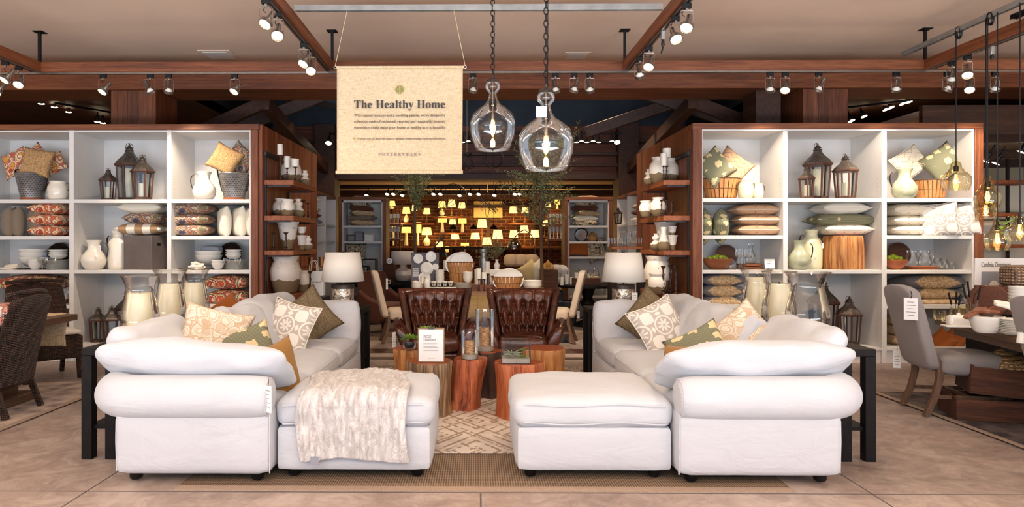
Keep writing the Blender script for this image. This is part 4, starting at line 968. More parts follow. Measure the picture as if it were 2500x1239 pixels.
# ---------------------------------------------------------------- log stumps
def stump(c,r,h,mat,lab,leanv=(0,0),seed=0,wob=.22,sy=1):
    t=thing('log_table',lab,'side table',(c[0],c[1],.018)); prof=[(r*1.05,0),(r*.99,.01),(r*.95,h*.25),(r*.97,h*.55),(r*1.0,h*.85),(r*1.0,h-.012),(r*.965,h)]
    m=MB().lathe(prof,56,wob=wob,seed=seed,cap=True,sy=sy)
    for v in m.v:
        f=v.z/h; a=math.atan2(v.y,v.x); g=.012*math.sin(a*17+seed)+.008*math.sin(a*31+seed*2); k=1+g*(1 if f<.98 else .7); v.x*=k; v.y*=k; v.x+=leanv[0]*(f-1)*1.0; v.y+=leanv[1]*(f-1)
    m.build('trunk',mat,t,angle=50)
    c2=MB().lathe([(r*.93,h),(1e-4,h+.001)],56,wob=wob,seed=seed,cap=False,sy=sy)
    c2.build('cut_face',m_logtop,t,smooth=False); return t
stump((-.40,5.92),.2,.44,m_bark,'reddish topped log table holding the framed notice, bark side greyish',seed=1)
stump((-.06,6.15),.155,.43,m_logred,'smooth red leaning log table carrying the nearer candle cylinder',(.06,0),seed=3,wob=.3)
stump((.13,6.62),.16,.42,m_logdark,'dark charred log table under the taller candle cylinder',seed=5,wob=.4)
stump((.33,5.86),.19,.44,m_logred,'knotty red log table under the glass terrarium',seed=8,wob=.35)
stump((-.62,6.75),.19,.43,m_loggold,'low golden log table below the potted succulent',seed=11); stump((.66,6.75),.2,.43,m_loggold,'golden split-bark log table behind the glass terrarium',seed=14)
ZL=.018+.44
# framed notice on an easel clip
c=HZ(1046,905,ZL); t=thing('framed_notice','wooden clipboard notice introducing upholstery, standing on the front log','sign',(c.x,5.80,ZL+.005),rz=R(0))
kk=ppm(1046,5.8); W_,H_=66/kk,86/kk
MB().soft(W_,.012,H_,.006,0,4,(0,0,H_/2)).build('board',m_tablewoodX,t); pp=MB().box((0,-.0085,H_/2-.002),(W_-.018,.002,H_-.026)).build('paper',m_paper,t); MB().box((0,-.012,H_-.006),(.05,.012,.014)).tube([(-.02,-.014,H_-.006),(-.02,-.014,H_+.012),(.02,-.014,H_+.012),(.02,-.014,H_-.006)],.002).build('clip',m_bronze,t)
yb=-.0105; text('introducing','notice_lettering',m_inkgrey,.014,(-W_*.28,yb,H_*.76),parent=t,align='LEFT',offset=0); text(serif('PB Air'),'notice_lettering',m_inkgrey,.022,(-W_*.28,yb,H_*.70),parent=t,align='LEFT',offset=0); text(serif('Upholstery'),'notice_lettering',m_inkgrey,.022,(-W_*.28,yb,H_*.63),parent=t,align='LEFT',offset=0)
m=MB()
for k,z in enumerate((.56,.54,.47,.45,.43,.36,.34)): m.box((-.0+(-.01 if k%2 else 0),yb,H_*z),(W_*(.55 if k%2==0 else .5),.0004,.0018))
m.build('notice_lines',m_inkgrey,t,smooth=False); text('P O T T E R Y','notice_lettering',m_inkgrey,.009,(0,yb,H_*.12),parent=t)
# succulents
def rosette(m,c,r,n=26,el=.5,seed=0):
    rnd=random.Random(seed)
    for k in range(n):
        a=k*2.4; q=k/n; L=r*(.35+.65*q); e=(1-q)*1.3+.25; d=Vector((math.cos(a)*math.cos(e),math.sin(a)*math.cos(e),math.sin(e)*el+.15)); s_=Vector((-math.sin(a),math.cos(a),0)); u=d.cross(s_).normalized()
        c_=Vector(c); p1=c_+d*L*.5; p2=c_+d*L; w_=L*.26; m.add([c_,p1+s_*w_+u*w_*.25,p2,p1-s_*w_+u*w_*.25,p1-u*w_*.35],[(0,1,4),(0,4,3),(1,2,4),(4,2,3),(0,3,1),(1,3,2)])
t=thing('potted_succulent','green succulents in a small grey glass bowl on the log beside the framed notice','plant',(HZ(996,862,.45).x,6.55,.452))
MB().lathe([(.03,0),(.06,.02),(.068,.055),(.06,.085)],24,cap=False).build('bowl',m_smoke,t)
MB().ball((0,0,.05),.048,8,.7).build('soil',m_dark,t)
m=MB(); rosette(m,(0,0,.1),.10,30,.8,1); rosette(m,(.07,-.01,.10),.08,22,.6,2); rosette(m,(-.05,0,.09),.06,18,.6,3); m.build('leaves',m_leaf,t,smooth=False)
t=thing('succulent','broad green rosette succulent peeking above the framed notice','plant',(P(1043,830,6.6).x,6.6,.45)); m=MB(); rosette(m,(0,0,.16),.13,44,.7,4); rosette(m,(.07,0,.15),.09,26,.6,5); m.build('leaves',m_airplant if False else m_leaf,t,smooth=False); MB().lathe([(.05,0),(.06,.12),(.055,.14)],18).build('pot',m_cer,t)
# candle cylinders
def cylglass(px,pyb,Y,wpx,hpx,zt,lab,cw,ch,lab2,matc):
    c=P(px,pyb,Y); k=ppm(px,Y); r=wpx/k/2; h=hpx/k; t=thing('glass_cylinder',lab,'vase',(c.x,Y,zt)); MB().lathe([(r*.96,0),(r,.006),(r,h)],40,cap=False).tube([(r*math.cos(a),r*math.sin(a),h) for a in [2*PI*q/40 for q in range(40)]],.0025,6,True).build('glass_wall',m_glass,t,angle=60)
    MB().lathe([(r*.93,.004),(r*.95,.035),(r*.5,.045),(1e-4,.05)],30).build('sand_fill',m_sand,t)
    q=thing('pillar_candle',lab2,'candle',(c.x,Y,zt+.05)); MB().lathe([(cw,0),(cw,ch-.004),(cw*.96,ch),(1e-4,ch-.005)],28).build('wax',matc,q); MB().tube([(0,0,ch-.006),(.002,0,ch+.014)],.002,5).build('wick',m_black,q)
cylglass(1147,893,6.08,42,70,ZL-.008,'clear glass cylinder with sand on the red leaning log, nearer and shorter',.045,.105,'birch-patterned pillar candle in the nearer glass cylinder',m_birch)
cylglass(1184,884,6.6,46,100,.44,'taller clear glass cylinder with sand on the dark log',.042,.17,'tall birch-bark pillar candle in the taller glass cylinder',m_birch)
# terrarium
c=P(1259,890,5.83); t=thing('terrarium','rectangular glass terrarium box with metal edges on the knotty red log','terrarium',(c.x,5.83,ZL+.003),rz=R(-2)); a,b,h=.118,.075,.19
m=MB()
for x in(-a,a):
    for y in(-b,b): m.bar((x,y,0),(x,y,h),.005)
for z in(0.002,h*.52,h):
    for y in(-b,b): m.bar((-a,y,z),(a,y,z),.005)
    for x in(-a,a): m.bar((x,-b,z),(x,b,z),.005)
m.build('metal_edges',m_bronze,t); MB().bx(-a,a,-b,b,.001,h).build('glass_box',m_pane,t,smooth=False); MB().bx(-a+.004,a-.004,-b+.004,b-.004,.004,.04).build('sand_fill',m_sand,t)
q=thing('air_plant','spiky pale air plant inside the terrarium','plant',(c.x-.03,5.82,ZL+.05)); m=MB()
for k in range(24):
    an=k*2.4; e=.25+(k/24)*1.1; pts=[]; L=.085
    for j in range(6):
        f=j/5; el_=e-f*1.3; pts.append((L*f*math.cos(an)*math.cos(max(-.4,e-f*.5)),L*f*math.sin(an)*.75,.012+L*.9*math.sin(e)*f-.03*f*f))
    m.tube(pts,[.006,.006,.005,.004,.003,.001],5)
m.build('leaves',m_airplant,q); q=thing('terrarium_succulent','green rosette succulent on sand at the terrarium corner','plant',(c.x+.055,5.82,ZL+.045)); m=MB(); rosette(m,(0,0,.0),.05,24,.6,7); rosette(m,(0,.02,.05),.05,20,.6,8); m.build('leaves',m_leaf,q,smooth=False)
# ---------------------------------------------------------------- consoles, hurricanes, lamps
def console(x0,x1,y0,y1,lab,h=.75):
    t=thing('console_table',lab,'table'); MB().bx(x0,x1,y0,y1,h-.05,h).build('table_top',m_blackwood,t,bevel=.004); s=.07
    for x in(x0,x1-s):
        for y in(y0,y1-s): MB().bx(x,x+s,y,y+s,0,h-.05).build('leg',m_blackwood,t,bevel=.003)
    MB().bx(x0+.03,x1-.03,y0+.03,y1-.03,.2,.225).build('lower_shelf',m_blackwood,t,bevel=.003)
console(-2.66,-2.43,4.66,7.35,'long black console table behind the sofa, carrying three hurricanes with candles'); console(2.43,2.66,4.66,7.35,'long black console table behind the sofa, carrying the empty hurricane')
console(-2.1,-1.2,7.4,7.85,'black console behind the far sofa end under the glass lamp, fur throw side',.76); console(1.2,2.1,7.4,7.85,'black console behind the far sofa end under the tagged glass lamp',.76)
def hurricane(px,Y,hpx,wpx,lab,zt=.75,dx=0):
    k=ppm(px,Y); h,r=hpx/k,wpx/k/2; x=XY(px,Y); t=thing('hurricane_vase',lab,'vase',(x,Y,zt),group='big glass hurricanes on the console tables')
    pr=[(1e-4,.012),(r*.55,.01),(r*.78,h*.04),(r*.95,h*.14),(r,h*.26),(r*.95,h*.42),(r*.8,h*.62),(r*.72,h*.74),(r*.76,h*.84),(r*.9,h*.93),(r*1.0,h*.985)]
    m=MB().lathe(pr,48,cap=False); m.tube([(r*1.0*math.cos(a),r*1.0*math.sin(a),h*.99) for a in [2*PI*q/48 for q in range(48)]],.005,6,True); m.build('glass_body',m_smoke,t,sub=0,angle=80); return t,(x,Y,zt),r,h
def gravel(loc,r,lab):
    m=MB(); rnd=random.Random(int(r*1e4+loc[0]*99))
    for k in range(60):
        a=rnd.random()*6.28; q=r*.72*math.sqrt(rnd.random()); s_=rnd.uniform(.009,.016); m.lathe([(1e-4,-s_*.6),(s_,0),(1e-4,s_*.6)],6,(q*math.cos(a),q*math.sin(a),.02+rnd.random()*.018),cap=False)
    o=m.build('pebbles',m_basketband,loc=loc); tag(o,lab,'pebbles',kind='stuff')
def candle(loc,r,h,lab,mat=None,grp=None):
    def f():
        q=thing('pillar_candle'); MB().lathe([(1*.98,0),(1,.01),(1,.985),(.96,1),(.5,.985),(1e-4,.98)],28).build('wax',m_wax,q); MB().tube([(0,0,.97),(.02,0,1.05)],.03,5).build('wick',m_black,q); return q
    o=put('candle',f,loc,lab,'candle',grp,s=(r,r,h)); 
    if mat:
        for c in o.children:
            if c.name.startswith('wax'): c.material_slots[0].link='OBJECT'; c.material_slots[0].material=mat
    return o
for (px,Y,hp,wp,ch,l,lc) in [(342,5.2,153,90,.30,'big glass hurricane with candle, nearest of the three by the stone cube side','fat cream candle in the nearest hurricane, stone cube side'),(415,5.86,140,76,.33,'big glass hurricane with candle, middle of the three by the stone cube side','fat cream candle in the middle hurricane, stone cube side'),
     (475,6.6,122,72,.3,'big glass hurricane with candle, farthest of the three by the stone cube side','fat cream candle in the farthest hurricane, stone cube side'),(1972,5.46,152,104,0,'big empty glass hurricane with pebbles, nearest on its console'),
     (1902,5.97,135,80,.33,'big glass hurricane with candle, middle one next to the empty hurricane','fat cream candle in the hurricane next to the empty one'),(1846,6.5,122,72,.36,'big glass hurricane with candle, farthest behind the empty hurricane','fat cream candle in the hurricane farthest behind the empty one')] if False else \
    [(342,5.2,153,90,.30,'big glass hurricane with candle, nearest of the three by the stone cube side','fat cream candle in the nearest hurricane, stone cube side'),(415,5.86,140,76,.33,'big glass hurricane with candle, middle of the three by the stone cube side','fat cream candle in the middle hurricane, stone cube side'),
     (475,6.6,122,72,.3,'big glass hurricane with candle, farthest of the three by the stone cube side','fat cream candle in the farthest hurricane, stone cube side'),(1972,5.46,152,104,0,'big empty glass hurricane with pebbles, nearest on its console',''),
     (1902,5.97,135,80,.33,'big glass hurricane with candle, middle one next to the empty hurricane','fat cream candle in the hurricane next to the empty one'),(1846,6.5,122,72,.36,'big glass hurricane with candle, farthest behind the empty hurricane','fat cream candle in the hurricane farthest behind the empty one')]:
    t_,loc,r,h=hurricane(px,Y,hp,wp,l); gravel(loc,r,'small brown pebbles in the '+l.split(',')[0].replace('big ','')+', '+l.split(', ')[1])
    if ch: candle((loc[0],loc[1],loc[2]+.035),r*.66,ch,lc)
def b_lamp():
    t=thing('table_lamp'); MB().lathe([(.135,0),(.135,.02),(.125,.025)],36).build('lamp_foot',m_bronze,t)
    MB().lathe([(.118,.02),(.12,.03),(.12,.20),(.118,.21)],40).build('glass_base',m_mercury,t)
    MB().lathe([(.122,.205),(.126,.207),(.126,.245),(.118,.25),(1e-4,.255)],40).build('metal_collar',m_bronze,t); MB().cyl((0,0,.25),.008,.07,10).build('stem',m_bronze,t)
    sh=MB().lathe([(.235,.285),(.188,.60)],56,cap=False).build('lamp_shade',m_shade,t,angle=60); so=sh.modifiers.new('s','SOLIDIFY'); so.thickness=.004
    MB().lathe([(.012,0),(.016,.01),(.012,.025)],12,(0,0,.597)).tube([(-.19,0,.595),(0,0,.6),(.19,0,.595)],.002,5).build('finial',m_bronze,t); return t
put('lamp',b_lamp,(XY(837,7.6),7.6,.762),'table lamp with white drum shade and mercury glass base, before plank shelves with shopping bag','lamp','mercury glass table lamps')
put('lamp',b_lamp,(XY(1522,7.6),7.6,.762),'table lamp with white drum shade and mercury glass base bearing a paper tag','lamp','mercury glass table lamps')
put('tag',b_tag(),(XY(1549,7.45),7.44,.985),'white paper tag hanging on the mercury glass lamp base','tag','price tags')
# ---------------------------------------------------------------- builders of shelf goods (unit height or real size, origin at base)
def b_lantern():
    t=thing('lantern'); h=1.0; rb,rt=.19,.235
    def hexr(r,z,n=6,ph=0): return [Vector((r*math.cos(2*PI*k/n+ph),r*math.sin(2*PI*k/n+ph),z)) for k in range(n)]
    MB().loft([hexr(.22,0),hexr(.22,.03),hexr(.2,.035),hexr(.2,.06)]).build('base',m_lanternwood,t,smooth=False)
    m=MB()
    for a,b in zip(hexr(rb,.05),hexr(rt,.60)): m.bar(a,b,.032,.032)
    m.build('posts',m_lanternwood,t); MB().loft([hexr(.26,.60),hexr(.28,.62),hexr(.28,.645),hexr(.26,.65)]).build('rim',m_lanternwood,t,smooth=False)
    MB().loft([hexr(rb*.97,.06),hexr(rt*.97,.60)],cap=False).build('glass_panes',m_pane,t,smooth=False)
    rings=[hexr(r,z) for r,z in [(.26,.65),(.235,.69),(.18,.74),(.12,.79),(.085,.84),(.075,.87)]]; MB().loft(rings).build('roof',m_zinc,t,smooth=False)
    MB().lathe([(.075,.87),(.09,.875),(.085,.885),(.05,.89),(.05,.905),(.075,.91),(.06,.93),(.02,.96),(.022,.975),(.004,1.0)],12).build('finial',m_zinc,t)
    MB().tube([(.0+.07*math.cos(a),.02,.935+.07*math.sin(a)) for a in [2*PI*q/16 for q in range(16)]],.006,5,True).build('ring_handle',m_zinc,t)
    return t
def lantern(px,pyt,pyb,Y,lab,ch=.2,rz=20,wx_=1.0,z=None,cl=True):
    p=P(px,pyb,Y); z=p.z if z is None else z; h=(pyb-pyt)/ppm(px,Y); put('lantern',b_lantern,(p.x,Y,z),lab,'lantern',None,rz=R(rz),s=(h*wx_,h*wx_,h))
    if ch: candle((p.x,Y,z+.062*h),.085*h,h*ch,'cream candle standing inside the '+cl if isinstance(cl,str) else 'cream candle inside the '+lab)
def lathe_b(name,prof,mat,parts=None,n=32,sub=None):
    def f():
        t=thing(name); MB().lathe(prof,n,cap=True).build(sub or 'body',mat,t,angle=60)
        if parts: parts(t)
        return t
    return f
def strap(pts,r=.02,w=.05): return MB().loft([[Vector((x-r*.3,y-w/2,z)),Vector((x-r*.3,y+w/2,z)),Vector((x+r*.3,y+w/2,z)),Vector((x+r*.3,y-w/2,z))] for x,y,z in pts])
PITCH=[(.24,0),(.27,.02),(.36,.14),(.4,.3),(.385,.42),(.3,.56),(.2,.68),(.185,.78),(.2,.9),(.25,.985),(.255,1),(.235,1),(.18,.9),(.16,.7)]
def hp_pitch(t): strap([(.2,0,.88),(.33,0,.93),(.46,0,.86),(.5,0,.7),(.46,0,.5),(.41,0,.38)],.05,.07).build('handle',m_leatherstrap,t,sub=2)
JUG=[(.27,0),(.29,.02),(.3,.1),(.31,.6),(.27,.72),(.17,.82),(.16,.9),(.2,.985),(.2,1),(.18,1),(.13,.88)]
def hp_jug(t):
    for s in(-1,1): strap([(s*.17,0,.86),(s*.28,0,.88),(s*.36,0,.8),(s*.34,0,.68),(s*.3,0,.6)],.05,.07).build('handle',m_leatherstrap,t,sub=2)
CROCK=[(.38,0),(.43,.06),(.48,.3),(.5,.55),(.47,.76),(.38,.88),(.4,.98),(.42,1),(.38,1),(.35,.88)]
def hp_crock(t):
    for s in(-1,1): strap([(s*.4,0,.86),(s*.52,0,.92),(s*.6,0,.78),(s*.56,0,.55),(s*.5,0,.48)],.06,.1).build('handle',m_leatherstrap,t,sub=2)
DIP={'urn':[(.2,0),(.24,.02),(.38,.25),(.42,.5),(.38,.72),(.26,.84),(.24,.9),(.3,.98),(.3,1),(.26,1),(.2,.88)],
 'gourd':[(.2,0),(.24,.02),(.36,.2),(.34,.38),(.2,.52),(.16,.58),(.24,.68),(.24,.78),(.14,.86),(.13,.92),(.18,1),(.14,1),(.1,.9)],
 'tall':[(.2,0),(.24,.02),(.34,.12),(.3,.32),(.18,.56),(.13,.8),(.17,1),(.13,1),(.1,.8)],
 'pot':[(.26,0),(.32,.06),(.42,.4),(.44,.6),(.36,.8),(.32,.86),(.38,.98),(.38,1),(.34,1),(.28,.86)],
 'bell':[(.16,0),(.2,.03),(.17,.08),(.3,.5),(.36,.9),(.4,.94),(.4,1),(.36,1),(.3,.9)]}
def jar(kind,px,pyt,pyb,Y,lab,mat=None,zs=None,wk=1,rz=0,ears=False):
    p=P(px,pyb,Y); h=(pyb-pyt)/ppm(px,Y); k=kind
    if kind=='pitcher': b=lathe_b('pitcher',PITCH,m_crk,hp_pitch)
    elif kind=='jug': b=lathe_b('handled_jug',JUG,m_crk,hp_jug)
    elif kind=='crock': b=lathe_b('handled_crock',CROCK,m_crk,hp_crock)
    else: b=lathe_b('pottery_vase',DIP[kind],m_dip)
    o=put(k,b,(p.x,Y,zs if zs is not None else p.z),lab,{'pitcher':'pitcher','jug':'jug','crock':'crock'}.get(kind,'vase'),None,rz=R(rz),s=(h*wk,h*wk,h))
    if mat:
        for c in o.children:
            if c.name.startswith('body'): c.material_slots[0].link='OBJECT'; c.material_slots[0].material=mat
    return o
STICK=[(.14,0),(.145,.02),(.1,.04),(.06,.07),(.05,.12),(.085,.16),(.05,.2),(.04,.3),(.065,.38),(.04,.45),(.035,.6),(.06,.68),(.035,.74),(.03,.85),(.05,.9),(.1,.96),(.11,1),(1e-4,.99)]
def stick(px,pyt,pyb,Y,lab,zs=None,wk=1):
    p=P(px,pyb,Y); h=(pyb-pyt)/ppm(px,Y); 
    return put('stick',lathe_b('candlestick',STICK,m_turned,None,20,'turned_post'),(p.x,Y,zs if zs is not None else p.z),lab,'candlestick',None,s=(h*wk,h*wk,h)),(p.x,Y,(zs if zs is not None else p.z)+h)
def b_bucket():
    t=thing('slotted_bucket'); MB().lathe([(.125,.03),(.19,.335),(.195,.34),(.197,.335),(.185,.335)],40,cap=False).lathe([(.0001,.04),(.12,.04)],30,cap=False).build('body',m_bucket,t,angle=60)
    MB().lathe([(.128,0),(.131,0),(.134,.035),(.126,.035)],36).build('base_band',m_terra,t)
    for s in(-1,1): strap([(s*.15,0,.1),(s*.18,0,.22),(s*.215,0,.36),(s*.215,0,.4),(s*.17,0,.41),(s*.15,0,.33)],.03,.035).build('leather_handle',m_leatherstrap,t,sub=2)
    return t
def b_basket():
    t=thing('bushel_basket'); m=MB(); n=24
    for k in range(n):
        a=2*PI*k/n; r0,r1=.34,.46; w_=.042
        c,s=math.cos(a),math.sin(a); q=[]
        for r,z in((r0,0),(r1,.98)):
            for e in(-1,1): q.append(Vector((r*c-e*w_*(r/.4)*s,r*s+e*w_*(r/.4)*c,z)))
        nrm=Vector((c,s,0))*.012; m.add([q[0],q[1],q[3],q[2],q[0]+nrm,q[1]+nrm,q[3]+nrm,q[2]+nrm],[(0,1,2,3),(4,5,6,7),(0,1,5,4),(1,2,6,5),(2,3,7,6),(3,0,4,7)])
    m.build('slats',m_basketwood,t,smooth=False)
    for z,r in((.97,.47),(.5,.41),(.06,.36)): MB().tube([(r*math.cos(a)*(1+.008*math.sin(a*30)),r*math.sin(a),z+.008*math.sin(a*25)) for a in [2*PI*q/60 for q in range(60)]],.02 if z>.9 else .014,6,True).build('hoop',m_basketband,t)
    MB().lathe([(.345,.0),(1e-4,.03)],24,cap=False).build('bottom',m_basketwood,t); return t
def bk(px,pyt,pyb,Y,wpx,lab,zs):
    p=P(px,pyb,Y); h=(pyb-pyt)/ppm(px,Y); r=wpx/ppm(px,Y)/.94; return put('basket',b_basket,(p.x,Y,zs),lab,'basket',None,s=(r,r*.85,h))
BOWL=[(.2,0),(.22,.02),(.24,.04),(.42,.45),(.5,.95),(.5,1),(.48,1),(.38,.45),(.2,.1),(1e-4,.08)]; PLATE=[(.3,0),(.32,.1),(.5,.9),(.5,1),(.47,1),(.3,.35),(1e-4,.3)]
GOB=[(.32,0),(.33,.02),(.06,.06),(.05,.2),(.09,.24),(.05,.3),(.06,.42),(.3,.55),(.42,.75),(.4,1)]; TUM=[(1e-4,.02),(.34,.015),(.4,.1),(.44,.5),(.42,1)]; STEMLESS=[(1e-4,.02),(.3,.015),(.45,.2),(.5,.5),(.4,1)]
CAR=[(1e-4,.01),(.2,.01),(.24,.15),(.22,.45),(.11,.65),(.1,.8),(.15,.86),(.15,1)]
def lat(key,name,prof,mat,px,pyb,Y,wpx,hpx,lab,cat,zs=None,grp=None,sub='body',z=None,rot=None):
    p=P(px,pyb,Y); k=ppm(px,Y); w_,h=wpx/k,hpx/k; W_=2*max(r for r,_ in prof)
    def f():
        o=MB().lathe(prof,28,cap=False).build(name,mat,angle=60); return o
    return put(key,f,(p.x,Y,zs if zs is not None else p.z),lab,cat,grp,s=(w_/W_,w_/W_,h),rot=rot)
def stack(key,name,prof,mat,px,pyb,Y,wpx,hpx,n,step,labs,cat,zs,grp):
    for i in range(n):
        k=ppm(px,Y); lat(key,name,prof,mat,px,pyb,Y,wpx,hpx,labs if isinstance(labs,str) else labs[i],cat,zs+i*step/k,grp)
def GL(m): return m
# flat pillow lying in a stack; px extents
def flat(px0,px1,pyt,pyb,Y,mat,lab,depth=.42,rz=0,grp=None,pip=None,zb=None,dx=0,pinch=.05,tilt=0):
    px=(px0+px1)/2; k=ppm(px,Y); w_=(px1-px0)/k; h=(pyb-pyt)/k; p=P(px,(pyt+pyb)/2,Y)
    return pil(round(w_,2),depth,round(h*1.08,3),mat,(p.x+dx,Y+.05,p.z),rz_(0,tilt,rz),lab,seed=random.randint(0,99),group=grp,pip=pip,pinch=pinch)
def upright(px0,px1,pyt,pyb,Y,mat,lab,rz=70,roll=0,grp=None,t=.15,d=.42):
    """pillow seen edge-on: standing, turned so its edge faces the viewer"""
    px=(px0+px1)/2; k=ppm(px,Y); p=P(px,(pyt+pyb)/2,Y); h=(pyb-pyt)/k; 
    m=Matrix.Rotation(R(rz),3,'Z')@Matrix.Rotation(R(90),3,'X')@Matrix.Rotation(R(roll),3,'Z')
    return pil(d,round(h,2),round((px1-px0)/k,2) if t is None else t,mat,(p.x,Y+d*.35,p.z),m.to_euler(),lab,group=grp,seed=random.randint(0,99))
def point(px,py,size,mat,lab,Y,tilt=72,roll=45,yaw=0,h=None,t=.14,pip=None): return lean(size,h or size,t,mat,P(px,py,Y),tilt,roll,yaw,lab,pip=pip)
YS=8.76
# ---------------------------------------------------------------- LEFT UNIT
L1,L2,L3,L4=LZ; e=.002
def bucket(px,lab,z,Y=YS+.05,s=1): return put('bucket',b_bucket,(XY(px,Y),Y,z),lab,'bucket',None,s=s)
bucket(78,'galvanized slotted bucket holding jute and paisley pillows, beside cream crocks',L1)
point(90,397,.38,m_jute,'tan jute pillow standing in the bucket beside the cream crocks',8.74,80,-10,8,h=.36,t=.12)
point(88,397,.40,m_pais,'red paisley pillow on point in the bucket, behind the jute one',8.98,82,45,0,t=.1)
point(38,398,.36,m_pais,'red paisley pillow leaning left out of the bucket beside cream crocks',8.93,80,25,-10,t=.1); point(135,400,.26,m_pais,'small red paisley pillow corner right of the jute pillow',8.97,80,30,0,t=.08)
jar('crock',117,447,487,8.95,'small cream crock half hidden between bucket and big crock',zs=L1,wk=.55); jar('crock',142,441,487,8.72,'wide cream crock with two black strap handles beside the slotted bucket',zs=L1,wk=1.05)
for i,(a,b,r_) in enumerate([(-12,18,60),(4,44,62),(46,92,64)]): upright(a,b,503,584,8.7,m_taupe,['taupe pillow standing at the very photo edge','taupe pillow standing, middle of the three','taupe pillow standing against the red paisley stack'][i],rz=-52+i*4,t=.16,d=.4)
for i in range(3): flat(82,167,497+27*i,523+27*i,8.78,m_pais,'red paisley pillow, %s of the stack of three beside taupe pillows'%('top','middle','bottom')[i],.42)
# crockery
def napkin(px,pyb,Y,lab,mat,w_=.2,z=None):
    m=MB(); rnd=random.Random(int(px*7))
    for k in range(3):
        o=Vector((rnd.uniform(-.05,.05),rnd.uniform(-.02,.02),.012+k*.016)); m.soft(w_*.8,.13,.03,.015,.004,8,o,(R(rnd.uniform(-12,12)),R(rnd.uniform(-12,12)),R(rnd.uniform(-40,40))),wr=.03,seed=k)
    t=thing('napkin',lab,'napkin',P(px,pyb,Y)); 
    if z is not None: t.location.z=z
    m.build('cloth',mat,t,sub=1,angle=180); MB().tube([(.03+.0,.03*math.cos(a),.03+.026*math.sin(a)) for a in [2*PI*q/14 for q in range(14)]],.006,6,True).build('napkin_ring',m_leatherstrap,t); return t
napkin(25,658,8.7,'cream folded napkins with dark ring at the shelf edge, photo edge side',m_cream,z=L3)
def placemat(px,Y,lab,z,w_=.34,mat=None): tag(MB().soft(w_,.3,.012,.006,0,5,(XY(px,Y),Y,z+.008)).build('placemat',mat or m_wick),lab,'placemat')
placemat(85,8.85,'dark woven placemat under cream bowls, beside goblets by the photo edge',L3,.4); placemat(500,8.82,'dark woven placemats pile under the cream napkins, timber post side',L3,.36)
stack('bowlL','serving_bowl',BOWL,m_cer,82,657,8.95,66,24,3,9.5,['white serving bowl, bottom of three, holding grey napkins, photo edge side','white serving bowl, middle of three, photo edge side','white serving bowl, top of three with grey napkins, photo edge side'],'bowl',L3+.03,'stacked serving bowls')
tag(MB().soft(.2,.14,.05,.015,.02,6,(XY(98,8.95),8.95,L3+.18),(0,R(-8),R(12)),wr=.01).build('napkin_stack',m_napgrey,sub=1),'grey folded napkins on the serving bowls, photo edge side','napkins')
stack('bowlS','cereal_bowl',BOWL,m_cer,86,660,8.66,32,17,3,4.5,['small white bowl, bottom of three next to the first goblet','small white bowl, middle of three next to the first goblet','small white bowl, top of three next to the first goblet'],'bowl',L3,'small stacked bowls')
lat('gob','goblet',GOB,m_glass,103,660,8.62,20,31,'pressed glass goblet, first of two by the plates, photo edge side','goblet',L3); lat('gob','goblet',GOB,m_glass,125,660,8.62,24,31,'pressed glass goblet, second of two by the plates, photo edge side','goblet',L3)
def plates(px,Y,wpx,n,z,step,lab,grp):
    for i in range(n): lat('plate','dinner_plate',PLATE,m_cer,px,660,Y,wpx,3.6,lab+', number %s from the bottom'%('one','two','three','four','five','six','seven','eight','nine','ten')[i],'plate',z+i*step,grp)
plates(139,8.85,56,10,L3,.0115,'white stacked plate, photo edge bay','plates behind the goblets, photo edge side')
stack('bowlM','soup_bowl',BOWL,m_cer,142,622,8.85,42,11,3,6,['white soup bowl, lowest on the plate stack, photo edge side','white soup bowl, middle on the plate stack, photo edge side','white soup bowl, top on the plate stack, photo edge side'],'bowl',L3+.13,'soup bowls on plates')
def rtray(px,py,r,lab,mat,Y=9.12,th=.02,cat='tray'):
    p=P(px,py,Y); m=MB().lathe([(r,0),(r*1.02,th*.5),(r,th),(1e-4,th*.8)],40,(p.x,Y,p.z),(R(76),0,0)); 
    for k in (.3,.55,.8): m.tube([(p.x+r*k*math.cos(a),Y-.004-th*.1+(r*k*math.sin(a))*-.0,p.z+r*k*math.sin(a)) for a in [2*PI*q/30 for q in range(30)]],.006,5,True) if mat is m_wick else None
    tag(m.build('round_tray',mat,angle=60),lab,cat)
rtray(143,621,.15,'dark round woven tray leaning behind plates, photo edge side',m_wick); rtray(563,620,.15,'dark round woven tray leaning behind plates, timber post side',m_wick)
flat(2,158,672,712,8.78,m_multi,'wide multicolour paisley pillow lying above the wicker chair backs',.45)
for i,px in enumerate((143,160)):
    lat('jarc','glass_candle',[(1e-4,0),(.48,0),(.5,.05),(.5,1)],m_glass,px,731,8.7,17,24,['glass jar candle in the wooden bowl, first one','glass jar candle in the wooden bowl, second one'][i],'candle',P(px,731,8.7).z); lat('jarw','candle_wax',[(1e-4,0),(.5,0),(.5,1),(1e-4,.98)],m_waxwhite,px,730,8.7,15,12,['white wax inside the first glass jar candle','white wax inside the second glass jar candle'][i],'wax',P(px,730,8.7).z)
lat('wbowl','wooden_bowl',BOWL,m_ochre if False else m_bowlwood,155,745,8.75,36,14,'shallow wooden bowl under the glass jar candles','bowl',L4)
for i in range(2): flat(100,166,757+30*i,784+30*i,8.8,m_multi,['multicolour paisley pillow, upper of two on the bottom shelf behind the table end','multicolour paisley pillow, lower of two on the bottom shelf behind the table end'][i],.4)
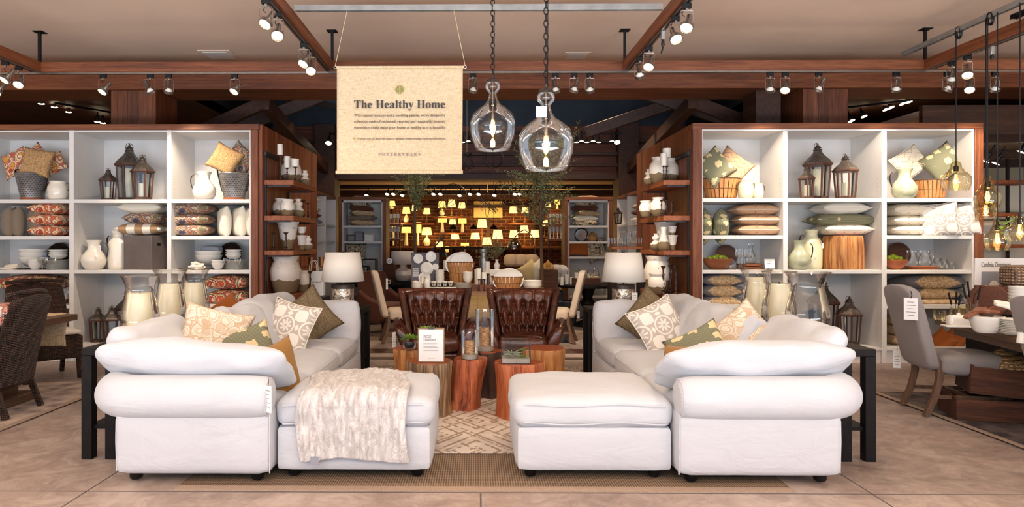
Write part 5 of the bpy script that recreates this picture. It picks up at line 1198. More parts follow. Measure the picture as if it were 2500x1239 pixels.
# bay B
lantern(264,407,486,8.78,'smallest wooden lantern beside the tallest one, stone cube bay',.36,15,1.0,L1,'smallest lantern above the stone cube bay'); lantern(316,345,486,8.95,'tallest wooden lantern above the stone cube bay',.5,30,.86,L1,'tallest lantern above the stone cube bay'); lantern(348,376,486,8.68,'medium wooden lantern before the tallest one, stone cube bay',.3,10,.96,L1,'medium lantern above the stone cube bay')
jar('pitcher',229,590,662,8.72,'round white pitcher with black strap handle beside the stone cube',zs=L3); jar('jug',289,567,661,8.85,'tall white two-handled jug between round pitcher and stone cube',zs=L3,wk=.85)
put('tag',b_tag(),(XY(247,8.6),8.56,P(247,595,8.6).z),'small paper tag hanging on the round white pitcher','tag','price tags',s=.5)
t=thing('stone_cube','brown-grey concrete stool block beside white pitchers','stool',(XY(361,8.85),8.86,L3),rz=R(-12)); w_=.40
MB().bx(-.2,.2,-.2,.2,0,.43).build('block',m_stone,t,bevel=.006,loc=None); MB().bx(.195,.203,-.09,-.03,.30,.335).build('grip_hole',m_black,t)
ZC=L3+.43
flat(290,405,546,574,8.86,m_stripe,'brown and white wide striped pillow on the stone cube',.42); flat(308,406,520,547,8.86,m_navy,'navy paisley pillow, middle of the pile on the stone cube',.42); flat(297,406,495,521,8.86,m_cream,'cream pillow, top of the pile on the stone cube',.42,pip=m_cream)
lantern(240,757,840,8.8,'small wooden lantern on the bottom shelf, farther from the hurricanes',.0,10,1.05,LB); lantern(273,752,840,8.74,'small wooden lantern on the bottom shelf, next to the hurricanes',.0,25,1.05,LB); lantern(312,720,840,9.0,'large wooden lantern on the bottom shelf half hidden behind the hurricane',.3,25,.9,LB)
# bay C
jar('pitcher',499,417,486,8.72,'white pitcher with strap handle beside the bucket, timber post side',zs=L1,rz=180); bucket(572,'galvanized slotted bucket holding jute and navy pillows, timber post side',L1)
point(549,390,.38,m_jute,'tan jute pillow tilted in the bucket, timber post side',8.74,80,-28,6,h=.36,t=.12); point(584,393,.4,m_navy,'navy paisley pillow on point in the bucket, timber post side',8.92,82,50,0,t=.12)
for i in range(3): flat(416,520,497+26*i,524+26*i,8.78,m_navy,'navy paisley pillow, %s of the stack beside standing cream pillows'%('top','middle','bottom')[i],.42,pip=None)
for i,(a,b) in enumerate([(516,560),(557,592),(588,613)]): upright(a,b,502,582,8.66,m_cream,'cream pillow standing on edge, %s from the navy stack'%('first','second','third')[i],rz=-60+3*i,t=.15,d=.40)
stack('bowlL','serving_bowl',BOWL,m_cer,510,655,8.95,64,26,2,10,['wide white bowl, lower of two holding grey napkins, timber post side','wide white bowl, upper of two holding grey napkins, timber post side'],'bowl',L3+.045,'wide bowls, timber post side')
tag(MB().soft(.24,.14,.07,.015,.02,6,(XY(517,8.95),8.95,L3+.25),(0,R(3),R(-6)),wr=.012).build('napkin_stack',m_napgrey,sub=1),'grey folded napkins in the wide white bowl, timber post side','napkins')
napkin(475,658,8.66,'cream folded napkins with ring, lying on dark placemats, timber post side',m_cream,z=L3+.02)
stack('bowlS','cereal_bowl',BOWL,m_cer,532,660,8.66,31,17,2,7,['small white bowl, lower of two beside the goblets, timber post side','small white bowl, upper of two beside the goblets, timber post side'],'bowl',L3,'small bowls, timber post side')
plates(573,8.85,54,10,L3,.0115,'white stacked plate, bay beside the timber post','plates behind the goblets, timber post side')
stack('bowlM','soup_bowl',BOWL,m_cer,570,622,8.85,38,11,3,6,['white soup bowl, lowest on the plate stack, timber post side','white soup bowl, middle on the plate stack, timber post side','white soup bowl, top on the plate stack, timber post side'],'bowl',L3+.13,'soup bowls on plates, timber post side')
lat('gob','goblet',GOB,m_glass,553,660,8.62,16,29,'pressed glass goblet right beside the small bowls, timber post side','goblet',L3); lat('gob','goblet',GOB,m_glass,580,660,8.62,16,29,'pressed glass goblet nearest the timber post','goblet',L3)
for i in range(2): flat(504,612,672+36*i,706+36*i,8.82,m_multi,['multicolour paisley pillow, upper of two above the far sofa backs','multicolour paisley pillow, lower of two above the far sofa backs'][i],.42)
# ---------------------------------------------------------------- RIGHT UNIT
R1,R2,R3,R4=RZ
bk(1760,432,484,8.85,92,'slatted bushel basket with tan and floral pillows beside pale crocks',R1)
point(1745,408,.42,m_floral,'green floral pillow in the basket, before the stitched tan pillow',8.74,76,38,4,t=.13); point(1785,410,.44,m_stitch,'tan stitched pillow leaning in the basket beside the floral one',8.86,76,-40,-4,t=.13)
jar('crock',1820,440,484,8.7,'pale green crock with strap handles beside the bushel basket',m_creamglaze,R1,.85); jar('crock',1849,445,484,8.85,'smaller pale green crock behind its pair',m_creamglaze,R1,.75)
for i,(a,b) in enumerate([(1712,1742),(1744,1790)]): upright(a,b,517,588,8.68,m_floral,['green floral pillow standing on edge against the timber post','green floral pillow standing on edge beside the tan stack'][i],rz=80,roll=45,t=.18+.02*i,d=.33)
for i in range(3): flat(1785 if i==0 else 1792,1906,[500,525,549][i],[526,551,575][i],8.8,m_stitch,'tan stitched pillow with white piping, %s of the stack of three'%('top','middle','bottom')[i],.44,pip=m_ivory)
rtray(1773,624,.14,'round wooden board leaning behind the limes bowl, timber post side',m_board,9.1,.02,'board')
o=lat('wbowl','wooden_bowl',BOWL,m_bowlwood,1752,660,8.72,72,27,'wooden bowl of limes with a long scooped handle','bowl',R3)
h_=MB().tube([(XY(1726,8.72),8.72,R3+.09),(XY(1718,8.7),8.7,R3+.12),(XY(1712,8.68),8.68,R3+.145)],[.02,.018,.012],8); tag(h_.build('scoop_handle',m_bowlwood),'wooden handle end of the lime bowl by the timber post','handle')
def lime(px,py,Y,lab,grp,r=.032): 
    def f(): return MB().ball((0,0,0),1,12,.95).build('lime',m_lime)
    put('lime',f,P(px,py,Y),lab,'lime',grp,s=(r,r,r))
for i,(px,py) in enumerate([(1733,632),(1744,629),(1752,627),(1760,629),(1772,633),(1766,629),(1748,634),(1760,636),(1740,636)]): lime(px,py,8.72+.02*(i%3),'green lime heaped in the handled wooden bowl','limes in the handled wooden bowl')
for i,(px,pb,w_,h,l) in enumerate([(1790,660,18,24,'short tumbler in front of stacked glasses, beside the lime bowl'),(1811,660,18,32,'lower tumbler of the first stacked pair'),(1805,630,20,20,'upper tumbler of the first stacked pair'),(1826,632,18,22,'tumbler balanced beside the carafe')]):
    lat('tum','tumbler',TUM,m_glass,px,pb,8.66+.03*i,w_,h,l,'glass',P(px,pb,8.66).z if pb<650 else R3)
lat('car','carafe',CAR,m_glass,1833,645,8.82,22,46,'glass carafe with its cup on the wooden boards','carafe',R3+.085)
for i in range(2): tag(MB().soft(.27,.2,.035,.015,0,6,(XY(1830,8.82),8.82,R3+.02+.04*i),(0,0,R(5*i)),wr=.006,seed=i).build('serving_board',m_bowlwood),['live-edge wooden board, lower one under the carafe','live-edge wooden board, upper one under the carafe'][i],'board')
t=thing('shelf_sign','small white card on black easel beside the carafe','sign',(XY(1879,8.66),8.66,R3)); MB().box((0,0,.075),(.125,.003,.12),(R(-10),0,0)).build('card',m_paper,t); MB().tube([(-.03,-.03,.025),(-.03,-.02,.005),(-.03,.03,.005),(-.03,.02,.06)],.003).tube([(.03,-.03,.025),(.03,-.02,.005),(.03,.03,.005),(.03,.02,.06)],.003).build('easel',m_black,t)
m=MB()
for k in range(2): m.box((-.01,-.013+.002*k,.10-.02*k),(.05,.001,.004))
m.build('sign_lettering',m_inkgrey,t,smooth=False)
def woolp(i,px0,px1,y0,y1,lab):
    o=flat(px0,px1,y0,y1,8.8,m_greywool,lab,.44); w_=(px1-px0)/ppm((px0+px1)/2,8.8)
    if not o.children:
        q=MB().pillow(w_*.72,.44*1.01,(y1-y0)/ppm(1800,8.8)*1.12,12,.03,.006).build('wool_band',m_wool,o,angle=180)
    return o
for i in range(3): woolp(i,1700,1818,670+26*i,698+26*i,'grey pillow with looped tan band, %s of the stack beside the hurricanes'%('top','middle','bottom')[i])
# bay B
lantern(1969,405,483,8.66,'smallest wooden lantern in front of the tallest, log stool bay',.36,12,.98,R1,'smallest lantern above the log stool bay'); lantern(1996,344,483,8.95,'tallest wooden lantern above the log stool bay',.48,25,.88,R1,'tallest lantern above the log stool bay'); lantern(2064,372,483,8.8,'medium wooden lantern standing apart above the log stool bay',.3,20,1.0,R1,'medium lantern above the log stool bay')
jar('pitcher',1952,588,660,8.68,'green celadon pitcher with black strap handle beside the log stool',m_celadon,R3,.92); jar('jug',1981,564,660,8.92,'tall pale green two-handled jug behind the celadon pitcher',m_creamglaze,R3,.85)
put('tag',b_tag(),(XY(2009,8.7),8.7,P(2009,590,8.7).z),'small paper tag on the tall pale green jug','tag','price tags',s=.4,rz=R(10))
t=thing('log_stool','golden split log stool on the shelf under a pile of pillows','stool',(XY(2058,8.9),8.9,R3)); m=MB().lathe([(.235,0),(.24,.02),(.245,.2),(.24,.40),(.225,.425)],48,wob=.15)
for v in m.v: a=math.atan2(v.y,v.x); k=1+.012*math.sin(a*19)+.008*math.sin(a*33); v.x*=k; v.y*=k
m.build('trunk',m_loggold,t,angle=50); MB().lathe([(.22,.426),(1e-4,.428)],48,cap=False,wob=.15).build('cut_face',m_logtop,t,smooth=False)
flat(2000,2120,547,575,8.86,m_stitchw,'cream stitched pillow, lowest of the pile on the log stool',.44,pip=m_ivory); flat(1980,2138,523,553,8.86,m_floral,'green floral pillow, middle of the pile on the log stool',.44); flat(1996,2112,495,524,8.86,m_ivory,'white flanged pillow, top of the pile on the log stool',.42,pip=m_ivory)
lantern(2073,727,846,8.78,'wooden lantern standing alone on the bottom shelf near the grey chair',.0,15,.95,RB); lantern(2010,690,846,9.0,'large wooden lantern on the bottom shelf behind the empty hurricane',.0,15,.9,RB)
# bay C
jar('pitcher',2208,412,484,8.66,'pale celadon pitcher with strap handle before the slatted basket',m_celadon,R1,rz=180); bk(2272,436,484,8.85,78,'slatted bushel basket beside the pale celadon pitcher',R1)
point(2222,398,.46,m_stitchw,'cream stitched pillow leaning above the pale celadon pitcher',8.93,76,32,4,h=.36,t=.12,pip=m_ivory); point(2302,400,.5,m_floral,'green floral pillow on point in the basket near the round cord pendant',8.85,76,34,-4,h=.42,t=.13)
for i in range(3): flat(2166,2262,[500,528,550][i],[528,552,575][i],8.8,m_stitchw,'cream stitched pillow, %s of the stack beside medallion pillows'%('top','middle','bottom')[i],.44,pip=m_ivory)
for i,(a,b,r_) in enumerate([(2255,2330,-12),(2318,2378,-18)]): lean(.42,.44,.15,m_medal,P((a+b)/2,538,8.62),84,6,r_ if i else -28,['taupe medallion pillow standing beside the cream stitched stack','taupe medallion pillow standing against the unit side'][i],pip=m_ivory)
rtray(2195,620,.145,'round wooden board leaning behind the terracotta bowl',m_board,9.1,.02,'board'); lat('tbowl','terracotta_bowl',BOWL,m_terra,2186,660,8.7,54,25,'terracotta bowl heaped with limes','bowl',R3)
for i,(px,py) in enumerate([(2171,630),(2180,626),(2188,630),(2197,632),(2176,634),(2190,635)]): lime(px,py,8.7+.02*(i%2),'lime heaped in the terracotta bowl','limes in the terracotta bowl',.034)
for i in range(3): tag(MB().soft(.36,.2,.012,.006,0,5,(XY(2246,8.76),8.76,R3+.008+.014*i),(0,0,R(3*i))).build('wooden_tray',m_terra),'thin reddish tray, %s of three under the glass pitchers'%('bottom','middle','top')[i],'tray')
def b_gp():
    t=thing('glass_pitcher'); MB().lathe([(1e-4,.02),(.3,.01),(.38,.15),(.36,.5),(.27,.75),(.3,1)],28,cap=False).build('glass_body',m_glass,t,angle=60); MB().tube([(.33+.22*math.sin(a),0,.58-.29*math.cos(a)) for a in [PI*q/12 for q in range(13)]],.035,8).build('handle',m_glass,t); return t
for i,(px,l) in enumerate([(2226,'glass pitcher on the trays, next to the terracotta bowl'),(2258,'glass pitcher on the trays, next to the tumblers')]): h=38/ppm(px,8.76); put('gpitch',b_gp,(XY(px,8.76),8.76,R3+.046),l,'pitcher',None,s=(h,h,h))
for i,(px,h,Y,l) in enumerate([(2288,27,8.9,'taller tumbler behind, next to the glass pitchers'),(2303,24,8.9,'taller tumbler behind, second from the glass pitchers'),(2292,20,8.68,'stemless glass in front, first of three'),(2306,20,8.66,'stemless glass in front, middle of three'),(2320,20,8.68,'stemless glass in front, last of three')]):
    lat('stl','stemless_glass',STEMLESS,m_glass,px,658,Y,20,h,l,'glass',R3)
for i in range(3): woolp(i,2190,2352,[672,704,727][i],[706,729,745][i],'grey pillow with looped tan band, %s of the stack behind the grey chair'%('top','middle','bottom')[i])
for i in range(3): flat(2166,2230,[770,794,816][i],[794,817,842][i],8.85,m_wool,'tan looped pillow, %s of the low stack behind the grey chair back'%('top','middle','bottom')[i],.4)
for i,px in enumerate((2300,2328,2354)): lean(.26,.26,.1,m_rust,P(px,832,8.72),84,45,-20,'rust velvet pillow corner under the table, %s from the chair'%('first','second','third')[i])
# ---------------------------------------------------------------- plank shelves on the passage partitions
for s,xo,xi in((-1,2.27,2.635),(1,2.31,2.635)):
    nm='left' if s<0 else 'right'; side='mercury lamp without tag side' if s<0 else 'tagged lamp side'
    for j,(py,l) in enumerate([(440,'top'),(527,'second'),(612,'third'),(721,'lowest')]):
        z=P(680 if s<0 else 1650,py,8.62).z; t=thing('plank_shelf','reclaimed wooden plank shelf, %s of four on the %s partition, %s'%(l,'dark' if s<0 else 'dark',side),'shelf',(0,0,0))
        MB().bx(s*xo,s*xi,8.62,9.85,z-.06,z).build('plank',m_shelfwood,t,bevel=.004); MB().bar((s*(xi-.01),8.68,z-.07),(s*(xo+.05),8.68,z-.07),.02,.02).bar((s*(xi-.01),9.7,z-.07),(s*(xo+.05),9.7,z-.07),.02,.02).build('bracket',m_iron,t)
    for y in(8.66,9.72): tag(MB().bx(s*2.615,s*2.637,y-.02,y+.02,.7,2.62).build('wall_rail',m_iron),('nearer' if y<9 else 'farther')+' dark iron upright rail behind the plank shelves, '+side,'rail')
    tag(MB().bx(s*2.60,s*2.637,8.6,9.2,2.55,2.60).build('rail_arm',m_iron),'dark iron strip atop the upright rail, '+side,'rail')
Yp=8.85
zp=lambda px,py: P(px,py,8.62).z
def onp(f,*a,**k): return f(*a,**k)
z1,z2,z3,z4=[zp(680,v) for v in(440,527,612,721)]
def cand_on(px,Y,top,wpx,hpx,lab): candle((XY(px,Y),Y,top),wpx/ppm(px,Y)/2,hpx/ppm(px,Y),lab,m_waxwhite)
for (px,st,sb,ct,w_,Y,l) in [(684,373,437,345,14,8.75,'tallest turned candlestick on the top plank with white candle'),(701,402,436,372,15,8.85,'middle turned candlestick on the top plank with white candle'),(721,405,440,384,18,8.78,'turned candlestick with fat white candle on the top plank, beside gourd vase')]:
    o,tp=stick(px,st,sb,Y,l,z1,1.15 if sb-st<50 else .8); cand_on(px,Y,tp[2],w_,st-ct-2,'white candle on the '+l.split(' on the')[0].split(' with')[0]+', top plank, gourd vase side' if px!=721 else 'fat white candle beside the gourd vase on the top plank')
jar('urn',710,376,438,9.25,'white and bare-clay urn behind the candlesticks, top plank',zs=z1); jar('gourd',745,414,448,9.3,'small white gourd vase at the end of the top plank',zs=z1)
jar('urn',684,480,525,9.05,'white and clay urn, rear one on the second plank',zs=z2); jar('pot',702,486,527,8.8,'white and clay pot in front on the second plank',zs=z2); jar('gourd',728,487,531,9.05,'white gourd vase on the second plank beside pots',zs=z2)
stick(742,487,530,9.4,'dark candlestick at the end of the second plank, gourd side',z2); stick(752,492,530,9.6,'dark candlestick farthest on the second plank, gourd side',z2)
jar('bell',703,543,612,9.05,'large white urn with clay foot on the third plank behind candlesticks',zs=z3,wk=.95); stick(668,568,612,8.76,'dark candlestick at the front edge of the third plank, partition side',z3,1.3); stick(698,568,612,8.7,'dark candlestick in front of the large urn, third plank',z3,1.3)
jar('bell',737,572,608,9.15,'small white flower pot stack on the third plank',zs=z3,wk=.9); jar('bell',737,557,580,9.15,'upper small white pot stacked on the third plank',zs=z3+.18,wk=1.2); jar('gourd',752,573,608,9.2,'small white gourd vase ending the third plank',zs=z3)
jar('pot',697,630,722,8.92,'largest white and clay jar on the lowest plank, shopping bag side',zs=z4,wk=.95); jar('pot',738,668,720,9.2,'smaller clay-footed jar beside the largest one, shopping bag side',zs=z4,wk=.8); stick(757,652,716,9.2,'dark turned candlestick before the shopping bag',z4-.068,.9)
for px,l in ((728,'gold banded votive behind the largest jar, first'),(760,'gold banded votive behind the candlestick'),(785,'gold banded votive above the shopping bag')):
    lat('vot','votive_glass',[(1e-4,0),(.48,0),(.5,1)],m_ochre if False else m_brass_,px,650,9.7,15,22,l,'votive',P(px,650,9.7).z)
tag(MB().bx(XY(700,9.75),XY(800,9.75),9.6,9.85,P(740,650,9.7).z-.02,P(740,650,9.7).z-.002).build('display_plank',m_shelfwood),'wooden ledge holding the gold votives behind the shopping bag','shelf')
tag(MB().bx(XY(706,9.4),XY(800,9.4),9.1,9.58,0,z4-.07).build('display_pedestal',m_dark),'dark display pedestal under the shopping bag','pedestal')
t=thing('shopping_bag','white paper shopping bag with twisted handles beside the glass table lamp','bag',(XY(766,9.45),9.45,z4-.065)); MB().bx(-.14,.14,-.05,.05,0,.33).build('bag_body',m_paper,t,bevel=.003); 
for y in(-.045,.045): MB().tube([(-.05,y,.33),(-.045,y,.43),(-.02,y,.47),(.02,y,.47),(.045,y,.43),(.05,y,.33)],.004,6).build('handle',m_waxwhite,t)
text(serif('POTTERY BARN'),'bag_lettering',m_inkgrey,.03,(0,-.052,.17),parent=t,offset=0)
# right partition planks
y1,y2,y3,y4=[zp(1650,v) for v in(437,525,612,721)]; y1,y2,y3,y4=[P(1650,v,8.62).z for v in(440,527,612,721)]
o,tp=stick(1628,400,441,8.95,'taller turned candlestick on the top plank, tagged lamp side',y1,.9); cand_on(1628,8.95,tp[2]+.1,20,23,'short fat white candle, highest on the top plank, tagged lamp side')
o,tp=stick(1620,404,441,8.74,'shorter turned candlestick on the top plank, tagged lamp side',y1,.9); cand_on(1620,8.74,tp[2],15,30,'slim white candle before the urns on the top plank, tagged lamp side')
jar('gourd',1584,410,447,9.25,'small white gourd vase at the far end of the top plank, tagged lamp side',zs=y1); jar('urn',1607,378,441,9.05,'white and clay urn, farther of the pair on the top plank, tagged lamp side',zs=y1,wk=.85); jar('urn',1636,378,440,9.2,'white and clay urn nearer the partition, top plank, tagged lamp side',zs=y1,wk=.85)
jar('pot',1577,491,531,9.1,'wide white and clay pot at the far end of the second plank, tagged lamp side',zs=y2,wk=.95); jar('urn',1606,481,528,8.95,'white and clay urn behind candlesticks on the second plank, tagged lamp side',zs=y2)
for i,px in enumerate((1615,1628,1640)): stick(px,485,524,8.7+.08*i,'dark turned candlestick on the second plank, %s from the urn, tagged lamp side'%('first','second','third')[i],y2,1.0)
jar('bell',1625,542,610,9.25,'large grey-white urn behind the others, third plank, tagged lamp side',m_cer,y3,1.0); jar('tall',1620,555,612,8.75,'tall bottle-necked white vase, front of third plank, tagged lamp side',zs=y3,wk=.8); jar('gourd',1602,570,611,8.9,'white gourd vase beside the tall bottle vase, third plank',zs=y3); jar('bell',1641,574,611,8.8,'white flower pot, lower one of the stacked pair, third plank',zs=y3,wk=.9); jar('bell',1641,556,580,8.8,'white flower pot, upper one of the stacked pair, third plank',zs=y3+.18,wk=1.2)
jar('pot',1606,628,718,9.05,'largest white and clay jar on the lowest plank, tagged lamp side',zs=y4,wk=.85); jar('pot',1604,670,720,8.78,'smaller clay-footed jar before the largest, tagged lamp side',zs=y4,wk=1.0)
for i,(px,Y) in enumerate(((1619,8.7),(1637,8.9),(1650,8.74))): stick(px,652,722,Y,'dark turned candlestick on the lowest plank, %s from the jars, tagged lamp side'%('first','second','third')[i],y4,.75)
# ---------------------------------------------------------------- dining table with crockery behind the leather chairs
YD=10.5; ZD=.76
t=thing('dining_table','long oak dining table loaded with white crockery behind the leather chairs','table',(0.02,YD+.1,0))
MB().bx(-1.05,1.05,-.5,.5,.70,.76).build('table_top',m_tablewoodX,t,bevel=.005)
for x in(-.75,.75): MB().bx(x-.1,x+.1,-.25,.25,.06,.70).bx(x-.14,x+.14,-.4,.4,0,.07).build('pedestal',m_tablewoodX,t,bevel=.005)
MB().bx(-.7,.7,-.04,.04,.2,.28).build('stretcher',m_tablewoodX,t)
tag(MB().bx(-.35,.5,YD+.0,YD+.5,.761,.83).build('wooden_riser',m_bowlwood),'low reddish wooden riser on the dining table under a basket','riser')
def b_parson(mat,legm):
    def f():
        t=thing('dining_chair'); # faces +X, back at x=0
        m=MB(); rings=[]
        for k in range(9):
            q=k/8; z=.36+.70*q; x=-.05-.17*q; w_=.24+.02*q-(.03*max(0,(q-.8)/.2)**2); th_=.05
            rings.append([Vector((x+th_*c,w_*d,z+(.035*(1-d*d) if k==8 else 0))) for c,d in [(-.8,-1),(.8,-1),(1,-.85),(1,0),(1,.85),(.8,1),(-.8,1),(-1,.85),(-1,0),(-1,-.85)]])
        m.loft(rings).build('backrest',mat,t,sub=2,angle=70)
        m=MB().soft(.52,.52,.15,.05,.02,10,(.25,0,.42),side=.005).build('seat',mat,t,sub=1)
        for y in(-.2,.2):
            MB().loft([[Vector((x-.022,y-.022,z)),Vector((x+.022,y-.022,z)),Vector((x+.022,y+.022,z)),Vector((x-.022,y+.022,z))] for x,z in((-.11,0),(-.05,.15),(-.015,.3),(-.01,.46))]).build('leg',legm,t,bevel=.003)
            MB().loft([[Vector((x-a,y-a,z)),Vector((x+a,y-a,z)),Vector((x+a,y+a,z)),Vector((x-a,y+a,z))] for x,z,a in((.47,0,.018),(.465,.36,.026))]).build('leg',legm,t,bevel=.003)
            MB().bar((-.05,y,.16),(.465,y,.16),.02,.03).build('stretcher',legm,t)
        MB().bar((.2,-.2,.16),(.2,.2,.16),.02,.03).build('stretcher',legm,t); return t
    return f
o=put('chairT',b_parson(m_tanchair,m_legwood),(-1.30,YD-.18,0),'beige upholstered dining chair at the table end with plate poster','chair','beige dining chairs',rz=R(12)); 
o=put('chairT',b_parson(m_tanchair,m_legwood),(1.36,YD-.18,0),'beige upholstered dining chair at the table end with metal pails behind','chair','beige dining chairs',rz=R(168))
put('tag',b_tag(),(XY(945,10.3),10.28,P(945,672,10.3).z),'narrow paper tag on the beige chair back beside the brown armchair','tag','price tags',rz=R(70))
# things on it
def on(px,Y): return XY(px,Y)
YA=10.45
t=thing('plate_poster','grey poster of white plates standing on the dining table','poster',(on(1037,10.75),10.78,.765)); k=ppm(1037,10.78); w_,h=68/k,88/k; MB().box((0,0,h/2),(w_,.012,h),(R(-3),0,0)).build('board',m_card,t)
m=MB()
for (px,py,r) in [(1021,632,12),(1052,627,13),(1042,656,16),(1063,652,12),(1036,680,15),(1015,697,12)]:
    p=P(px,py,10.75); q=p-t.location; 
    if abs(q.x)+r/k>w_/2: r=max(6,(w_/2-abs(q.x))*k)
    for rr,dy in ((1,0),(.66,.003)): m.lathe([(r/k*rr,0),(r/k*rr*.96,.003),(1e-4,.001)],24,(q.x,-.012-dy-.008*(q.z/h),q.z),(R(90),0,0))
m.build('printed_plates',m_napgrey if False else m_cer,t)
m=MB()
for k_ in range(9): m.box((-w_*.33,-.012,h*.56-k_*.016),(w_*.22,.001,.008))
m.build('poster_lettering',m_paper,t,smooth=False)
def dish(key,nm,prof,px,pyb,Y,wp,hp,lab,cat,zs=None,mat=None): return lat(key,nm,prof,mat or m_cer,px,pyb,Y,wp,hp,lab,cat,zs if zs is not None else ZD)
for i in range(3): dish('bowlS','cereal_bowl',BOWL,1018,710,10.3,25,14,'small cream bowl, %s of three before the plate poster'%('lowest','middle','top')[i],'bowl',ZD+.025*i)
t=jar('pot',1043,676,710,10.4,'cream ribbed jug before the plate poster',m_cer,ZD,.6); t2_=jar('tall',1031,675,708,10.6,'slim cream jug behind the ribbed one',m_cer,ZD,1.0)
for i in range(7): dish('bowlR','ramekin',[(1e-4,.02),(.4,0),(.5,1),(.46,1)],1074,700,10.65,23,10,'cream ramekin, %s from the bottom of the leaning stack beside the plate poster'%('first','second','third','fourth','fifth','sixth','seventh')[i],'bowl',ZD+.04*i)
for i in range(3): tag(MB().soft(.42,.22,.016,.008,0,5,(on(1080,10.36),10.36,ZD+.01+.02*i)).build('rectangular_platter',m_cer),'cream rectangular platter, %s under the wire caddies'%('bottom','middle','top')[i],'platter')
for j,px in enumerate((1066,1093)):
    t=thing('wire_caddy','black wire caddy holding cups, %s of two on the platters'%('first','second')[j],'caddy',(on(px,10.34),10.34,ZD+.062)); m=MB()
    for z in(.0,.05): m.tube([(.09*math.cos(a),.05*math.sin(a),z) for a in [2*PI*q/20 for q in range(20)]],.003,5,True)
    for q in range(12): a=q/12*6.28; m.tube([(.09*math.cos(a),.05*math.sin(a),0),(.09*math.cos(a),.05*math.sin(a),.05)],.003,5)
    m.build('wire_frame',m_black,t)
    for q in range(2): dish('cup','teacup',BOWL,px-7+14*q,690,10.34,14,12,'small cream cup in the %s wire caddy, %s one'%(('first','second')[j],('first','second')[q]),'cup',ZD+.07)
for i in range(6): dish('plate','dinner_plate',PLATE,1130,710,10.4,44,4,'cream plate, number %s from the table top in the pile under small bowls'%('one','two','three','four','five','six')[i],'plate',ZD+.018*i)
for i in range(4): dish('bowlS','cereal_bowl',BOWL,1142,700,10.4,24,13,'small cream bowl, %s on the plate pile'%('lowest','second','third','top')[i],'bowl',ZD+.12+.026*i)
bk(1125,652,708,10.72,68,'bushel basket with large plates on the riser, upper one behind the table',ZD+.075); bk(1238,675,710,10.45,78,'bushel basket with platters standing before the riser, lower one',ZD)
for i,(px,pt,Y,w_,hh) in enumerate([(1112,646,10.70,50,62),(1119,644,10.74,54,64),(1128,643,10.66,55,66)]):
    p=P(px,pt,Y); r=w_/ppm(px,Y)/2; tag(MB().lathe([(1e-4,0),(.7*r,.004),(r,.02),(r,.028),(.68*r,.012),(1e-4,.008)],36,(p.x,Y,p.z),(R(82),0,R(-12+6*i)),cap=False).build('large_plate',m_cer),'large cream plate standing in the upper basket, %s'%('rear','middle','front')[i],'plate')
for i,(px,pt,Y,w_) in enumerate([(1246,682,10.46,66),(1236,684,10.40,66)]):
    p=P(px,pt,Y); r=w_/ppm(px,Y)/2; tag(MB().lathe([(1e-4,0),(.7*r,.004),(r,.02),(r,.028),(.68*r,.012),(1e-4,.008)],36,(p.x,Y,p.z),(R(80),R(12*(1-2*i)),0),cap=False,sy=.8).build('oval_platter',m_cer),'white oval platter standing in the lower basket, %s'%('rear','front')[i],'platter')
for i in range(3): dish('bowlW','wide_bowl',BOWL,1300,710,10.3,46,16,'wide cream bowl, %s of three at the far table corner'%('lowest','middle','top')[i],'bowl',ZD+.03*i)
for i,(px,sb,st,ct,Y,w_) in enumerate([(1169,708,679,653,10.3,12),(1182,710,680,664,10.25,12),(1190,690,652,622,10.7,12),(1088,695,652,627,10.9,12)]):
    l=('first','second','tall third','distant fourth')[i]; o,tp=stick(px,st,sb,Y,'dark iron candlestick, %s one between the baskets'%l if i<3 else 'dark iron candlestick behind the upper basket beside the poster',ZD,1.1); 
    cand_on(px,Y,tp[2],w_,st-ct,'cream pillar candle on the %s candlestick by the baskets'%l)
for px,l in((1165,'first'),(1186,'second')): dish('canister','canister',[(.45,0),(.5,.03),(.5,.95),(.42,1),(1e-4,1)],px,695,10.75,15,38,'cream ceramic canister, %s one behind the candlesticks'%l,'canister',ZD+.07)
p=P(1213,655,10.8); jar('pitcher',1213,634,657,10.75,'pale jug holding an olive sprig between the baskets',m_cer,P(1213,657,10.75).z,.8)
tag(MB().bx(on(1195,10.7),on(1232,10.7),10.68,10.9,ZD,P(1213,658,10.75).z).build('lattice_box',m_cer,bevel=.01),'cream lattice ceramic box under the jug with olive sprig','box')
lat('lan2','metal_jar',[(.42,0),(.5,.04),(.5,.7),(.36,.8),(.36,.9),(.46,.92),(.46,1),(1e-4,1)],m_galv,1181,702,10.98,22,94,'shiny metal storage jar behind the candlesticks','jar')
